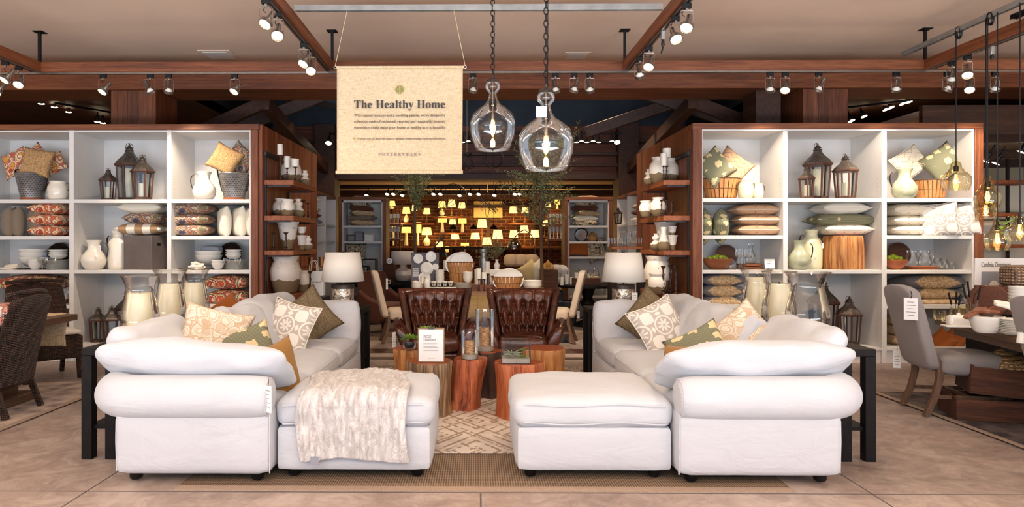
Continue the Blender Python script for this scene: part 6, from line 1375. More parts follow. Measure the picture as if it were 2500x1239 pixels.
# olive foliage helper
def olive(name,lab,base,trunk,crown,nbr,nleaf,seed,cat='tree',bl=.5,ls=.03):
    rnd=random.Random(seed); t=thing(name,lab,cat,base); m=MB()
    if trunk: MB().tube([(0,0,0),(.01,0,trunk*.3),(-.01,.01,trunk*.6),(0,0,trunk)],[.035,.03,.026,.018],8).build('trunk',m_trunk,t)
    br=MB()
    for b in range(nbr):
        a=rnd.random()*6.28; z0=(trunk or 0)*(1-rnd.random()*crown/(trunk or 1)*.8) if trunk else .05; el_=rnd.uniform(.2,1.35); L=bl*rnd.uniform(.5,1.1)
        d=Vector((math.cos(a)*math.cos(el_),math.sin(a)*math.cos(el_),math.sin(el_))); p=Vector((0,0,z0)); pts=[p.copy()]
        for s_ in range(5): d=(d+Vector((rnd.uniform(-.25,.25),rnd.uniform(-.25,.25),rnd.uniform(-.2,.15)))).normalized(); p=p+d*L/5; pts.append(p.copy())
        br.tube(pts,[.007,.006,.005,.004,.003,.002],4)
        for k in range(nleaf):
            f=rnd.uniform(.15,1)*5; i=min(4,int(f)); q=pts[i].lerp(pts[i+1],f-i); e=Vector((rnd.uniform(-1,1),rnd.uniform(-1,1),rnd.uniform(-.6,1))).normalized(); s_=e.cross(Vector((rnd.uniform(-1,1),rnd.uniform(-1,1),rnd.uniform(-1,1)))).normalized()
            l=ls*rnd.uniform(.7,1.3); m.add([q,q+e*l*.5+s_*l*.13,q+e*l,q+e*l*.5-s_*l*.13],[(0,1,2,3)])
    br.build('branches',m_trunk,t); m.build('foliage',m_olivel,t,smooth=False); return t
olive('olive_tree','slim olive tree rising behind the plate poster',(XY(1014,12.0),12.0,.0),2.75,.95,46,46,3,ls=.05)
olive('olive_tree','fuller olive tree rising behind the lower basket, tips above the pendants',(XY(1322,11.6),11.6,.0),2.9,1.5,80,50,5,bl=.75,ls=.055)
olive('olive_tips','olive branch tips seen beside the neck of the lower chain pendant','tree' and (XY(1370,11.7),11.7,3.0),0,.5,14,40,9,cat='branches',bl=.55,ls=.05)
olive('olive_sprig','olive sprig standing in the pale jug on the dining table',(XY(1213,10.75),10.75,P(1213,636,10.75).z-.02),0,.3,26,30,12,cat='plant',bl=.42,ls=.035)
for i,x in enumerate((1014,1322)): Y=(12.0,11.6)[i]; tag(MB().lathe([(.17,0),(.2,.03),(.24,.38),(.22,.4),(.2,.36)],24,(XY(x,Y),Y,0)).build('tree_pot',m_galv),('dark zinc pot of the olive tree behind the plate poster','dark zinc pot of the fuller olive tree')[i],'pot')
# galvanized pails
def b_pail():
    t=thing('metal_pail'); MB().lathe([(.13,0),(.135,.01),(.19,.38),(.2,.39),(.195,.4),(.18,.38),(.125,.02)],28).build('body',m_bucket2,t,angle=60); 
    for s in(-1,1): MB().tube([(s*.17,-.04,.3),(s*.2,-.045,.38),(s*.21,0,.43),(s*.2,.045,.38),(s*.17,.04,.3)],.008,6).build('handle',m_leatherstrap,t)
    return t
m_bucket2=plain('dull_zinc',srgb(92,94,100),.45,.6,var=.2,sc_=9)
for (px,pb,Y,s,l) in [(1404,770,11.2,1.25,'grey metal pail with rope handle, farthest behind the beige chair'),(1385,795,10.6,1.1,'grey metal pail in the middle behind the beige chair'),(1366,835,9.9,1.0,'grey metal pail, nearest one hidden by the beige chair')]:
    put('pail',b_pail,(HZ(px,pb).x,HZ(px,pb).y,0),l,'pail','galvanized pails',s=s)
put('tag',b_tag(),(XY(1409,10.4),10.3,.5),'small white tag hanging on a grey metal pail','tag','price tags',s=.7)
# ---------------------------------------------------------------- left-hand wicker set
def b_wick():
    t=thing('wicker_chair')  # faces +X, back at x=0
    rings=[]
    for k in range(11):
        q=k/10; z=.22+.77*q; x=-.02-.16*q**1.6; w_=.27+.03*math.sin(q*3); th_=.035
        rings.append([Vector((x+th_*c+.05*(d*d),w_*d,z+(.02*(1-d*d) if k==10 else 0))) for c,d in [(-.8,-1),(.8,-1),(1,-.8),(1,-.4),(1,0),(1,.4),(1,.8),(.8,1),(-.8,1),(-1,.8),(-1,.4),(-1,0),(-1,-.4),(-1,-.8)]])
    MB().loft(rings).build('backrest',m_wick,t,sub=1,angle=70)
    MB().tube([(-.13+.05*d*d,.3*d*.93,.995+.02*(1-d*d)) for d in [k/8-1 for k in range(17)]],.022,8).build('top_rim',m_wick,t)
    MB().soft(.54,.56,.25,.03,0,8,(.27,0,.335)).build('seat_apron',m_wick,t)
    for y in(-.24,.24):
        for x0,x1 in((.03,-.06),(.5,.52)): MB().bar((x0,y,.25),(x1,y*1.05,0),.045,.045).build('leg',m_wick,t,bevel=.006)
    return t
ZR=.013
put('wick',b_wick,(-3.92,5.9,ZR),'dark wicker chair seen from behind at the photo edge, folded textiles on top','chair','dark wicker chairs',rz=R(184),s=1.02)
put('wick',b_wick,(-4.83,7.62,ZR),'dark wicker chair at the table head with thin white cushion','chair','dark wicker chairs',rz=R(-42),s=1.02)
tag(MB().soft(.5,.52,.05,.025,.008,10,(-4.60,7.42,.51),(0,0,R(-42))).build('seat_pad',m_ivory),'thin white cushion on the farther wicker chair','cushion')
t=thing('dining_table','thick oak table end with linen runner beside the wicker chairs','table',(0,0,0)); MB().bx(-5.0,-3.95,4.2,6.86,.70,.76).build('table_top',m_tablewood,t,bevel=.005); MB().bx(-4.75,-4.2,6.1,6.35,.08,.70).bx(-4.85,-4.1,6.0,6.45,.014,.09).bx(-4.55,-4.4,4.5,6.1,.3,.36).build('trestle',m_tablewood,t,bevel=.01)
def run(u,v):
    L=v*.62
    if L<.25: x,z=-4.25+L,.772
    else: x,z=-3.935+.03*math.sin(L*9),.765-(L-.25)
    return (x,6.35+.33*u+.1*v*0,z+.003*math.sin(u*20)) 
def run(u,v):
    L=v*.6; y=6.6+L if L<.27 else 6.885+.02*math.sin(L*8); z=.768 if L<.27 else .77-(L-.27); return (-4.42+.36*u+.02*math.sin(v*6),y,z+.004*math.sin(u*18))
o=MB().grid(run,14,24).build('table_runner',m_burlap,angle=180); o.modifiers.new('s','SOLIDIFY').thickness=.004; tag(o,'frayed burlap runner hanging over the table end','runner')
t=thing('rope_basket','openwork wooden basket on the table by the wicker chair back','basket',(-4.12,6.2,.762)); m=MB()
for z in(.01,.15): m.bx(-.14,.14,-.1,-.085,z-.01,z+.01).bx(-.14,.14,.085,.1,z-.01,z+.01).bx(-.14,-.125,-.1,.1,z-.01,z+.01).bx(.125,.14,-.1,.1,z-.01,z+.01)
for x in(-.13,-.04,.04,.13):
    for y in(-.092,.092): m.bx(x-.012,x+.012,y-.006,y+.006,0,.16)
for y in(-.03,.03): m.bx(.127,.138,y-.012,y+.012,0,.16)
m.build('basket_frame',m_tablewood,t)
for i in range(11): tag(MB().soft(.06,.26,.17,.02,.004,6,(-4.45+.062*i,5.75,.86),(R(4),R(random.uniform(-12,12)),0),wr=.012,seed=i).build('folded_napkin',m_stripebook,sub=1),'bright printed napkin above the nearer wicker chair, %s in its row'%('first','second','third','fourth','fifth','sixth','seventh','eighth','ninth','tenth','eleventh')[i],'napkin','printed napkins above the wicker chair')
# ---------------------------------------------------------------- right-hand dining set
ZR2=.013
o=put('chairG',b_parson(m_greychair,m_legwood),(3.91,6.06,ZR2),'grey upholstered dining chair with hanging info card, seen from behind','chair',None,rz=R(-8),s=(1.08,1.05,1.02))
t=put('tag',b_tag(),(3.62,5.84,1.06),'white info card hanging on the grey chair back','tag','price tags',rz=R(-45),s=(1.7,1.6,1.15)); 
put('tag',b_tag(),(3.87,6.45,.52),'lilac tag hanging low beside the grey chair seat','tag','price tags',rz=R(-20))
o=put('chairG',b_parson(m_greychair,m_legwood),(4.02,4.72,ZR2),'second grey dining chair cut by the photo edge','chair',None,rz=R(-8),s=(1.08,1.05,1.02))
t=thing('dining_table','dark oak trestle table crowded with white dinnerware','table',(4.27,6.46,0),rz=R(-11))
MB().bx(0,1.05,-2.3,.12,.70,.76).build('table_top',m_tablewood,t,bevel=.012); MB().bx(.08,.97,-2.2,-.08,.63,.70).build('apron',m_tablewood,t)
for y in(-.55,-1.75): MB().bx(.42,.62,y-.14,y+.14,.12,.63).build('pillar_leg',m_blackwood,t,bevel=.01); MB().loft([[Vector((x,y-.09,.0)),Vector((x,y+.09,.0)),Vector((x,y+.09,z)),Vector((x,y-.09,z))] for x,z in((.1,.07),(.2,.08),(.35,.13),(.5,.16),(.68,.13),(.84,.08),(.95,.07))]).build('trestle_foot',m_tablewood,t,bevel=.01)
MB().bx(.49,.55,-1.75,-.55,.2,.28).build('stretcher',m_tablewood,t)
ZT=.762
def TX(px,py): p=HZ(px,py,ZT); return p
def dsh(key,nm,prof,px,pyb,wp,hp,lab,cat,mat=None,dz=0,grp=None):
    p=HZ(px,pyb,ZT); k=ppm(px,p.y); w_,h=wp/k,hp/k; W_=2*max(r for r,_ in prof)
    def f(): return MB().lathe(prof,30,cap=False).build(nm,mat or m_cer,angle=60)
    return put(key,f,(p.x,p.y,ZT+dz),lab,cat,grp,s=(w_/W_,w_/W_,h))
for i,(px,pb,w_,h,l) in enumerate([(2294,782,28,24,'amber tumbler nearest the grey chair, behind its pair'),(2312,788,26,22,'amber tumbler in front, beside the butter dish'),(2332,782,24,30,'amber tumbler with dark-handled cutlery, first'),(2354,786,26,34,'amber bottle-shaped glass behind the butter dish'),(2374,778,26,36,'amber tumbler with dark-handled cutlery, farther'),(2352,776,24,30,'amber tumbler farther behind with cutlery')]):
    dsh('tumA','amber_tumbler',TUM,px,pb,w_,h,l,'glass',m_amber)
for i,(px,pb,hh,a) in enumerate([(2330,782,66,-12),(2332,781,66,3),(2335,782,62,10),(2370,777,84,-14),(2373,777,88,-7),(2378,777,78,12)]):
    p=HZ(px,pb,ZT); h=hh/ppm(px,p.y); q=thing('cutlery','dark-handled utensil in amber glass, %s counted from the grey chair'%('first','second','third','fourth','fifth','sixth')[i],'cutlery',(p.x,p.y,ZT+.01)); d=Vector((math.sin(R(a)),0,math.cos(R(a))))
    MB().bar((0,0,0),tuple(d*h*.6),.006,.003).build('metal_stem',m_steel,q); MB().bar(tuple(d*h*.55),tuple(d*h),.016,.01).build('handle',m_black,q,bevel=.002)
p=HZ(2344,800,ZT); t=thing('butter_dish','white covered butter dish at the table edge','butter dish',(p.x,p.y+.02,ZT),rz=R(-11)); MB().soft(.23,.13,.02,.01,0,8,(0,0,.01)).build('tray',m_cer,t,sub=1); MB().soft(.17,.1,.085,.03,.004,8,(0,0,.055)).build('lid',m_cer,t,sub=1); MB().ball((0,0,.105),.016,8).build('knob',m_cer,t)
dsh('bigbowl','serving_bowl',[(.3,0),(.32,.06),(.38,.2),(.48,.75),(.5,.96),(.5,1),(.47,1),(.36,.3),(1e-4,.15)],2408,812,76,40,'large white bowl with copper napkins on the dark table','bowl')
p=HZ(2408,812,ZT)
for i in range(4): tag(MB().soft(.15,.11,.022,.008,.004,8,(p.x-.09+.055*i,p.y,ZT+.15+.014*(i%2)),(R(14*i-20),R(-28+19*i),R(40*i)),wr=.035,seed=i).build('copper_napkin',m_copper,sub=1),'copper brown napkin in the large white bowl, %s'%('first','second','third','fourth')[i],'napkin')
t=thing('napkin','white napkin with twisted ring lying over bowl and plates','napkin',(p.x+.15,p.y-.05,ZT+.2)); MB().soft(.22,.12,.025,.01,.006,10,(0,0,0),(R(10),R(18),R(-10)),wr=.04).build('cloth',m_ivory,t,sub=1); MB().tube([(.09+.01*math.sin(a),.035*math.cos(a),-.02+.035*math.sin(a)) for a in [2*PI*q/16 for q in range(16)]],.009,6,True).build('napkin_ring',m_bronze,t)
for i in range(9): dsh('plateB','dinner_plate',PLATE,2476,818,62,7,'white plate, number %s from the bottom in the stack on the dark table'%('one','two','three','four','five','six','seven','eight','nine')[i],'plate',None,.0125*i)
for i in range(7): dsh('bowlB','deep_bowl',BOWL,2488,800,46,17,'white deep bowl, number %s from the bottom in the tall pile at the photo edge'%('one','two','three','four','five','six','seven')[i],'bowl',None,.12+.027*i)
dsh('cupB','small_pitcher',[(.45,0),(.5,.1),(.4,.7),(.46,1),(.42,1)],2494,838,22,26,'small white creamer at the photo edge','creamer')
p=HZ(2420,775,ZT); 
for i in range(2): tag(MB().lathe([(.14,0),(.15,.01),(.14,.022),(1e-4,.02)],40,(p.x-.02+.03*i,p.y+.05-.05*i,ZT+.15),(R(84),0,R(-50))).build('round_board',m_board),('round wooden board leaning on the dark chest, rear','round wooden board leaning on the dark chest, front')[i],'board')
p=HZ(2470,768,ZT); t=thing('wooden_chest','dark wooden chest with stencilled crest on the dark table','chest',(p.x,p.y+.1,ZT),rz=R(-11)); MB().bx(-.2,.3,-.15,.15,0,.27).build('chest_body',m_crate,t,bevel=.006); MB().tube([(.12+.05*math.cos(a),-.153,.15+.035*math.sin(a)) for a in [2*PI*q/20 for q in range(20)]],.003,4,True).bx(.04,.2,-.154,-.151,.178,.181).build('crest_stencil',m_burlap,t)
t=thing('woven_basket','chunky rope-weave basket standing on the dark chest','basket',(p.x+.17,p.y+.1,ZT+.272)); MB().soft(.30,.24,.2,.04,.01,10,(0,0,.10)).build('basket_body',m_abaca,t)
# Cambria sign
c=P(2395,745,7.6); sg=thing('dinnerware_sign','large white sign with italic Cambria Dinnerware heading and tabletop photo','sign',(XY(2450,7.3),7.3,.80),rz=R(0)); k=ppm(2450,7.3)
H_=118/k; W_=116/k; sh_=.10
def sgp(x,z): return (x+sh_*z/H_-.06,.12*z/H_,z)
MB().add([sgp(-W_/2,0),sgp(W_/2+.2,0),sgp(W_/2+.2,H_),sgp(-W_/2,H_),*[(a,b+.012,c) for a,b,c in(sgp(-W_/2,0),sgp(W_/2+.2,0),sgp(W_/2+.2,H_),sgp(-W_/2,H_))]],[(0,1,2,3),(7,6,5,4),(0,4,5,1),(1,5,6,2),(2,6,7,3),(3,7,4,0)]).build('board',m_paper,sg,smooth=False)
tl=R(90)-math.atan(.12/H_)*1
text(serif('Cambria Dinnerware',True),'heading_lettering',m_ink,.075,sgp(-W_*.36,H_*.82) if False else (sgp(-W_*.36,H_*.82)[0],sgp(0,H_*.82)[1]-.004,H_*.82),rot=(tl,0,0),parent=sg,align='LEFT',width=72/k)
def pan(x0,x1,z0,z1,d,mat,nm): return MB().add([(sgp(x0,z0)[0],sgp(0,z0)[1]-d,z0),(sgp(x1,z0)[0],sgp(0,z0)[1]-d,z0),(sgp(x1,z1)[0],sgp(0,z1)[1]-d,z1),(sgp(x0,z1)[0],sgp(0,z1)[1]-d,z1)],[(0,1,2,3)]).build(nm,mat,sg,smooth=False)
pan(-W_*.36,W_*.6,H_*.1,H_*.72,.003,m_napgrey,'printed_photo'); pan(-W_*.36,W_*.6,H_*.1,H_*.28,.005,m_terra,'printed_photo'); 
m=MB()
for (x,z,rx,rz2) in [(-.10,.30,.06,.025),(-.05,.42,.05,.06),(.12,.38,.09,.035),(.12,.47,.07,.02),(.16,.56,.055,.09)]:
    m.add([(sgp(x,z*H_)[0]+rx*math.cos(a),sgp(0,z*H_)[1]-.008,z*H_+rz2*math.sin(a)) for a in [2*PI*q/20 for q in range(20)]],[tuple(range(20))])
m.build('printed_dishes',m_cer,sg,smooth=False)
MB().bar((0,.1,.35),(0,.35,-.02),.02).build('easel_leg',m_black,sg)
tag(MB().bx(XY(2380,7.6),6.2,7.25,7.75,.0,.795).build('side_cabinet',m_blackwood,bevel=.01),'dark cabinet carrying the Cambria sign beside the shelving','cabinet')
# crates
def crate(loc,w_,d,h,rot,lab):
    t=thing('wooden_crate',lab,'crate',loc); t.rotation_euler=rot; e=.02
    MB().bx(-w_/2,w_/2,-d/2,-d/2+e,0,h).build('front_board',m_crate,t,bevel=.003); MB().bx(-w_/2,w_/2,d/2-e,d/2,0,h).build('back_board',m_crate,t,bevel=.003)
    for s in(-1,1): MB().bx(s*w_/2-(e if s>0 else 0),s*w_/2+(0 if s>0 else e),-d/2+e,d/2-e,0,h*1.06).build('end_board',m_crate,t,bevel=.003)
    MB().bx(-w_/2+e,w_/2-e,-d/2+e,d/2-e,0,.015).build('bottom_board',m_crate,t); return t
c=HZ(2352,1030,0); crate((c.x+.48,c.y+.06,.014),1.0,.42,.17,(0,0,R(-16)),'low dark wooden crate on the rug, bottom one beneath another')
crate((c.x+.56,c.y+.02,.20),.95,.4,.22,(R(0),R(4),R(-20)),'dark wooden crate tipped on the lower crate, holding woven baskets')
t=thing('woven_basket','seagrass woven basket lying in the tipped crate','basket',(c.x+.50,c.y+.06,.36)); MB().soft(.42,.3,.26,.05,.01,10,(0,0,0),(R(20),R(22),R(-15))).build('basket_body',m_seagrass,t)
# annexe shelves, pillows
for y in(8.16,9.0): tag(MB().bx(y,y+.04,11.9,11.94,0,2.9).build('shelf_rail',m_iron),'dark iron upright carrying the annexe planks, %s the white sign'%('nearer' if y<8.5 else 'farther from'),'rail')
for i,(py,l) in enumerate([(440,'top'),(520,'middle'),(597,'lowest')]):
    z=P(2440,py,11.5).z; tag(MB().bx(8.1,9.15 if i!=1 else 8.9,11.5,11.895,z-.06,z).build('plank_shelf',m_shelfwood,bevel=.004),'thick plank shelf in the annexe beyond the pendants, '+l,'shelf')
t=lean(.9,.62,.2,m_cream,P(2470,482,12.4),80,0,0,'large quilted cream pillow on the annexe bed shelf beyond the pendants'); t=lean(.75,.6,.2,m_tanchair,P(2420,492,12.8),80,8,0,'tan pillow behind the quilted one in the annexe')
tag(MB().bx(8.0,10.6,12.1,12.9,P(2440,522,12.2).z-.1,P(2440,522,12.2).z).build('bed_ledge',m_cream,bevel=.03),'cream ledge under the large quilted pillow','ledge'); tag(MB().soft(1.4,.3,.7,.08,.02,10,(9.1,12.2,P(2450,590,12.2).z),wr=.06).build('draped_quilt',m_cream,sub=1),'draped cream quilt hanging in the annexe behind the sign','quilt')
tag(MB().bx(8.2,10.8,12.15,12.85,.0,P(2440,625,12.2).z).build('display_bench',m_bowlwood),'reddish wooden display bench in the annexe','bench')
for i,(px,py) in enumerate([(2405,395),(2430,400),(2492,372)]): far(px,py,11.0,('small spotlight in the annexe beside the shelving post','small lit spotlight in the annexe between pendant cords','small spotlight in the annexe at the photo edge')[i],1.2,(R(20),R(20),0))
# ---------------------------------------------------------------- mid-distance cabinets
def cab(lab,x0,x1,y0,y1,h,zs,face):
    t=thing('display_cabinet',lab,'cabinet')
    if face=='y':
        MB().bx(x0,x1,y1-.02,y1,0,h).build('back_panel',m_white,t); MB().bx(x0+.06,x1-.06,y0+.02,y1,h-.1,h-.06).build('top_panel',m_white,t)
        for a in(x0,x1-.07): MB().bx(a,a+.07,y0,y1,0,h).build('timber_post',m_beamZ,t,bevel=.004)
        for a in(x0+.07,x1-.09): MB().bx(a,a+.02,y0+.02,y1-.02,0,h-.06).build('upright',m_white,t)
        MB().bx(x0-.004,x1+.004,y0-.005,y1+.004,h-.06,h+.003).build('timber_top',m_beamX,t,bevel=.004)
        for z in zs: MB().bx(x0+.09,x1-.09,y0+.03,y1-.02,z-.04,z).build('shelf',m_white,t)
    else:
        s=1 if face=='x' else -1; xb=x0 if s>0 else x1; xf=x1 if s>0 else x0
        MB().bx(xb,xb+s*.02,y0,y1,0,h).build('back_panel',m_white,t)
        for a in(y0,(y0+y1)/2,y1-.03): MB().bx(xb,xf,a,a+.03,0,h-.05).build('upright',m_white,t)
        MB().bx(xb,xf,y0,y1,h-.05,h).build('timber_top',m_beamY,t,bevel=.004)
        for z in zs: MB().bx(xb,xf-s*.01,y0,y1,z-.035,z).build('shelf',m_white,t)
    return t
YC=13.4
zc=lambda py,Y=YC: P(900,py,Y).z
cab('white cabinet facing out with pillow stack and photo frames beyond the lamp, poster side',-2.66,-1.74,YC,YC+.55,2.36,[zc(551),zc(590),zc(660),.5],'y'); cab('white cabinet facing out with pillow stack, round mirror and gourd vase, pails side',1.7,2.62,YC,YC+.55,2.36,[zc(551),zc(590),zc(627),.45],'y')
cab('white cabinet lining the passage with stacked pillows, poster side',-3.1,-2.7,11.55,13.38,2.36,[zc(551),zc(590),zc(650)],'x'); cab('white cabinet lining the passage with lantern and pillows, pails side',2.7,3.1,11.55,13.38,2.36,[zc(551),zc(590),zc(650)],'-x')
def pst(cx_,zs,Y,ws,mats,side,yaw=0):
    k=ppm(cx_,Y)
    for i,(w_,m_) in enumerate(zip(ws,mats)):
        pil(w_,.4,.13,m_,(XY(cx_,Y)+random.uniform(-.02,.02),Y+.05,zs+.055+i*.094),rz_(random.uniform(-3,3),random.uniform(-5,5),random.uniform(-20,20)+yaw),'%s pillow, %s up in the cabinet stack, %s'%({m_wool.name:'looped tan',m_taupe.name:'taupe',m_cream.name:'cream',m_bwpil.name:'black and white print',m_brownchair.name:'dark brown',m_ivory.name:'ivory',m_tanpil.name:'yellow linen',m_stitch.name:'stitched tan',m_greywool.name:'grey'}[m_.name],('first','second','third','fourth','fifth','sixth')[i],side))
pst(882,zc(551),13.62,[.5,.52,.48,.5,.42,.46],[m_wool,m_taupe,m_wool,m_brownchair,m_bwpil,m_stitch],'poster side')
pst(1430,zc(551),13.62,[.5,.5,.46,.54,.42,.48],[m_bwpil,m_cream,m_wool,m_brownchair,m_bwpil,m_stitch],'pails side')
pst(1434,zc(700),13.6,[.5,.5],[m_tanpil,m_tanpil],'above the pails, low shelf')
for i,(py,mm) in enumerate([(480,m_cream),(505,m_bwpil),(520,m_brownchair),(535,m_greywool)]): pil(.4,.42,.12,mm,(-2.9,12.0,P(785,py+5,12).z-.02),rz_(0,0,10*i),'small pillow in the passage cabinet, level %s from the top, poster side'%('one','two','three','four')[i])
for i,(py,mm) in enumerate([(480,m_cream),(497,m_bwpil),(512,m_brownchair),(530,m_ivory)]): pil(.4,.42,.12,mm,(2.92,12.0,P(785,py+5,12).z-.02),rz_(0,0,10*i),'small pillow in the passage cabinet, level %s from the top, pails side'%('one','two','three','four')[i])
for s,px,l in((-1,812,'poster side'),(1,1497,'pails side')): lean(.4,.4,.13,m_stitch,Vector((s*2.85,12.75,zc(575))),84,20,s*60,'tan ribbed pillow standing in the passage cabinet, '+l)
# frames, mirror, vase
for i,(px,w_,h,l) in enumerate([(858,20,16,'small dark photo frame on the cabinet shelf, first'),(877,22,24,'tall photo frame on the cabinet shelf, middle'),(901,22,17,'white matted photo frame on the cabinet shelf, last')]):
    k=ppm(px,13.6); t=thing('photo_frame',l,'photo frame',(XY(px,13.6),13.58,zc(590)+.002)); W_,H_=w_/k,h/k; m=MB(); b=.016
    m.bx(-W_/2,W_/2,0,.02,0,b).bx(-W_/2,W_/2,0,.02,H_-b,H_).bx(-W_/2,-W_/2+b,0,.02,b,H_-b).bx(W_/2-b,W_/2,0,.02,b,H_-b).build('frame',m_bronze if i!=2 else m_ivory,t); MB().bx(-W_/2+b,W_/2-b,.012,.018,b,H_-b).build('photo',m_paper if i==2 else m_napgrey,t)
p=P(1420,573,13.65); t=thing('round_mirror','round dark-framed mirror on the cabinet shelf, pails side','mirror',(p.x,13.7,zc(590)+.13)); MB().tube([(.125*math.cos(a),0,.125*math.sin(a)) for a in [2*PI*q/32 for q in range(32)]],.01,8,True).build('frame',m_black,t); MB().lathe([(.12,0),(1e-4,.001)],32,(0,0,0),(R(90),0,0),cap=False).build('mirror_glass',m_chrome,t); MB().bx(-.05,.05,-.02,.03,-.13,-.12).build('stand',m_black,t)
m_vgourd=m_rings('banded_gourd',srgb(150,96,48),srgb(226,190,128))
lat('gv','gourd_vase',[(.2,0),(.42,.15),(.5,.42),(.4,.7),(.2,.82),(.14,.86),(.14,1),(.1,1)],m_vgourd,1446,590,13.6,26,24,'round banded gourd vase on the cabinet shelf beside the mirror','vase',zc(590))
lean(.42,.42,.13,m_bwpil,P(868,620,13.6),84,0,0,'black and white print pillow low in the cabinet, poster side'); lean(.42,.42,.13,m_bwpil,P(1455,612,13.6),82,20,0,'gold and white print pillow low in the cabinet, pails side'); lean(.5,.3,.13,m_rust,P(1410,607,13.6),84,0,0,'rust pillow low in the cabinet behind the dark table, pails side')
lantern(1509,505,547,12.6,'brass-toned lantern in the passage cabinet, pails side',.3,10,1.0,zc(551))
# ---------------------------------------------------------------- tables of smalls
def rtable(x,y,r,h,lab):
    t=thing('round_table',lab,'table',(x,y,0)); MB().lathe([(r*.97,h-.05),(r,h-.045),(r,h-.005),(r*.98,h),(1e-4,h)],40).build('table_top',m_blackwood,t); MB().lathe([(.28,0),(.26,.05),(.1,.1),(.08,.3),(.13,.4),(.08,.5),(.14,h-.06)],20).build('pedestal',m_blackwood,t)
rtable(1.98,12.4,.55,.74,'dark round pedestal table crowded with candles, pails side'); rtable(XY(905,12.5),12.8,.58,.74,'dark round pedestal table crowded with silver ware, poster side')
YT2=12.35; zt2=.742
for i,(px,h,w_) in enumerate([(1384,24,10),(1396,18,9),(1408,30,9),(1372,20,9)]): cand_on(px,YT2-.1*i,zt2,w_,h,'small cream candle on the round pedestal table, %s, pails side'%('first','second','third','fourth')[i])
for i,px in enumerate((1365,1390,1410,1425,1440,1455)): lat('clo','cloche',[(.5,0),(.5,.6),(.35,.9),(1e-4,.96),(.06,1)],m_glass,px,660,12.3+.08*i,18,30+5*(i%3),'glass cloche or jar on the round table, %s, pails side'%('first','second','third','fourth','fifth','sixth')[i],'glass',zt2)
t=thing('reed_diffuser','glass diffuser with white crossed sticks on the round table','diffuser',(XY(1442,12.15),12.15,zt2)); MB().lathe([(.04,0),(.045,.1),(.015,.13)],16).build('bottle',m_glass,t); m=MB()
for k in range(6): a=k*1.05; m.tube([(0,0,.02),(.07*math.cos(a),.05*math.sin(a),.2)],.004,5)
m.build('reeds',m_waxwhite,t)
tag(MB().bx(XY(1398,12.1),XY(1465,12.1),12.05,12.3,zt2,zt2+.12).build('wooden_box',m_crate,bevel=.004),'dark wooden box on the round table, pails side','box')
for i,px in enumerate((885,893,902,912,921)): lat('orb','silver_orb',[(1e-4,0),(.35,.15),(.5,.5),(.35,.85),(1e-4,1)],m_chrome,px,664,12.42+.05*i,11,12,'small silver orb on the round table, %s, poster side'%('first','second','third','fourth','fifth')[i],'ornament',zt2)
for (px,py0,py1,l) in [(883,622,664,'black metal lantern frame on the round table, poster side'),(903,605,664,'taller black glass lantern on the round table, poster side')]:
    k=ppm(px,12.5); h=(py1-py0)/k; w_=.12; t=thing('metal_lantern',l,'lantern',(XY(px,12.6),12.6,zt2)); m=MB()
    for x in(-w_,w_):
        for y in(-.1,.1): m.bar((x,y,0),(x,y,h),.02)
    for z in(.01,h): m.bar((-w_,-.1,z),(w_,-.1,z),.02).bar((-w_,.1,z),(w_,.1,z),.02).bar((-w_,-.1,z),(-w_,.1,z),.02).bar((w_,-.1,z),(w_,.1,z),.02)
    m.build('lantern_frame',m_black,t); MB().bx(-w_+.01,w_-.01,-.09,.09,.02,h-.02).build('glass_panes',m_glass,t,smooth=False)
for i,(px,py,w_,h,yw) in enumerate([(929,660,20,24,-15),(926,664,13,16,-10),(948,664,12,10,10)]):
    k=ppm(px,12.4); t=thing('photo_frame','silver standing photo frame on the round table, %s'%('large outer','small front','low side')[i],'photo frame',(XY(px,12.4),12.4+.1*(i==0),zt2),rz=R(yw)); W_,H_=w_/k,h/k; m=MB(); b=.02
    m.bx(-W_/2,W_/2,0,.02,0,b).bx(-W_/2,W_/2,0,.02,H_-b,H_).bx(-W_/2,-W_/2+b,0,.02,b,H_-b).bx(W_/2-b,W_/2,0,.02,b,H_-b).build('frame',m_ivory,t); MB().bx(-W_/2+b,W_/2-b,.01,.016,b,H_-b).build('photo',m_dark,t)
t=thing('table_clock','small round silver clock behind the photo frames','clock',(XY(951,12.6),12.62,P(951,645,12.7).z+.055)); MB().lathe([(.05,0),(.055,.01),(.055,.03),(.05,.04)],24,(0,0,0),(R(90),0,0)).build('case',m_chrome,t); MB().lathe([(.045,.041),(1e-4,.0415)],20,(0,0,0),(R(90),0,0),cap=False).build('dial',m_paper,t)
tag(MB().bx(XY(940,12.9),XY(966,12.9),12.6,12.95,.74,P(951,645,12.7).z).build('riser_box',m_crate),'dark riser box under the silver clock','box')
# brown armchair, white jug lamp and its side table
t=thing('brown_armchair','brown velvet wing armchair behind the beige dining chair','chair',(XY(938,11.5),11.5,0),rz=R(55)); 
MB().loft([[Vector((-.32*w_,.30+.12*(z-.4),z)),Vector((.32*w_,.30+.12*(z-.4),z)),Vector((.36*w_,.18+.12*(z-.4),z)),Vector((.3*w_,.2+.12*(z-.4),z)),Vector((-.3*w_,.2+.12*(z-.4),z)),Vector((-.36*w_,.18+.12*(z-.4),z))] for z,w_ in((.2,1),(.6,1.02),(.9,1.05),(1.02,.95))]).build('backrest',m_brownchair,t,sub=1)
for s in(-1,1): MB().loft([[Vector((s*.3,y,.15)),Vector((s*.4,y,.15)),Vector((s*.41,y,z)),Vector((s*.31,y,z))] for y,z in((.3,.85),(.1,.66),(-.1,.58),(-.35,.55))]).build('arm',m_brownchair,t,sub=1)
MB().soft(.6,.6,.2,.05,.02,8,(0,-.05,.38)).build('seat',m_brownchair,t)
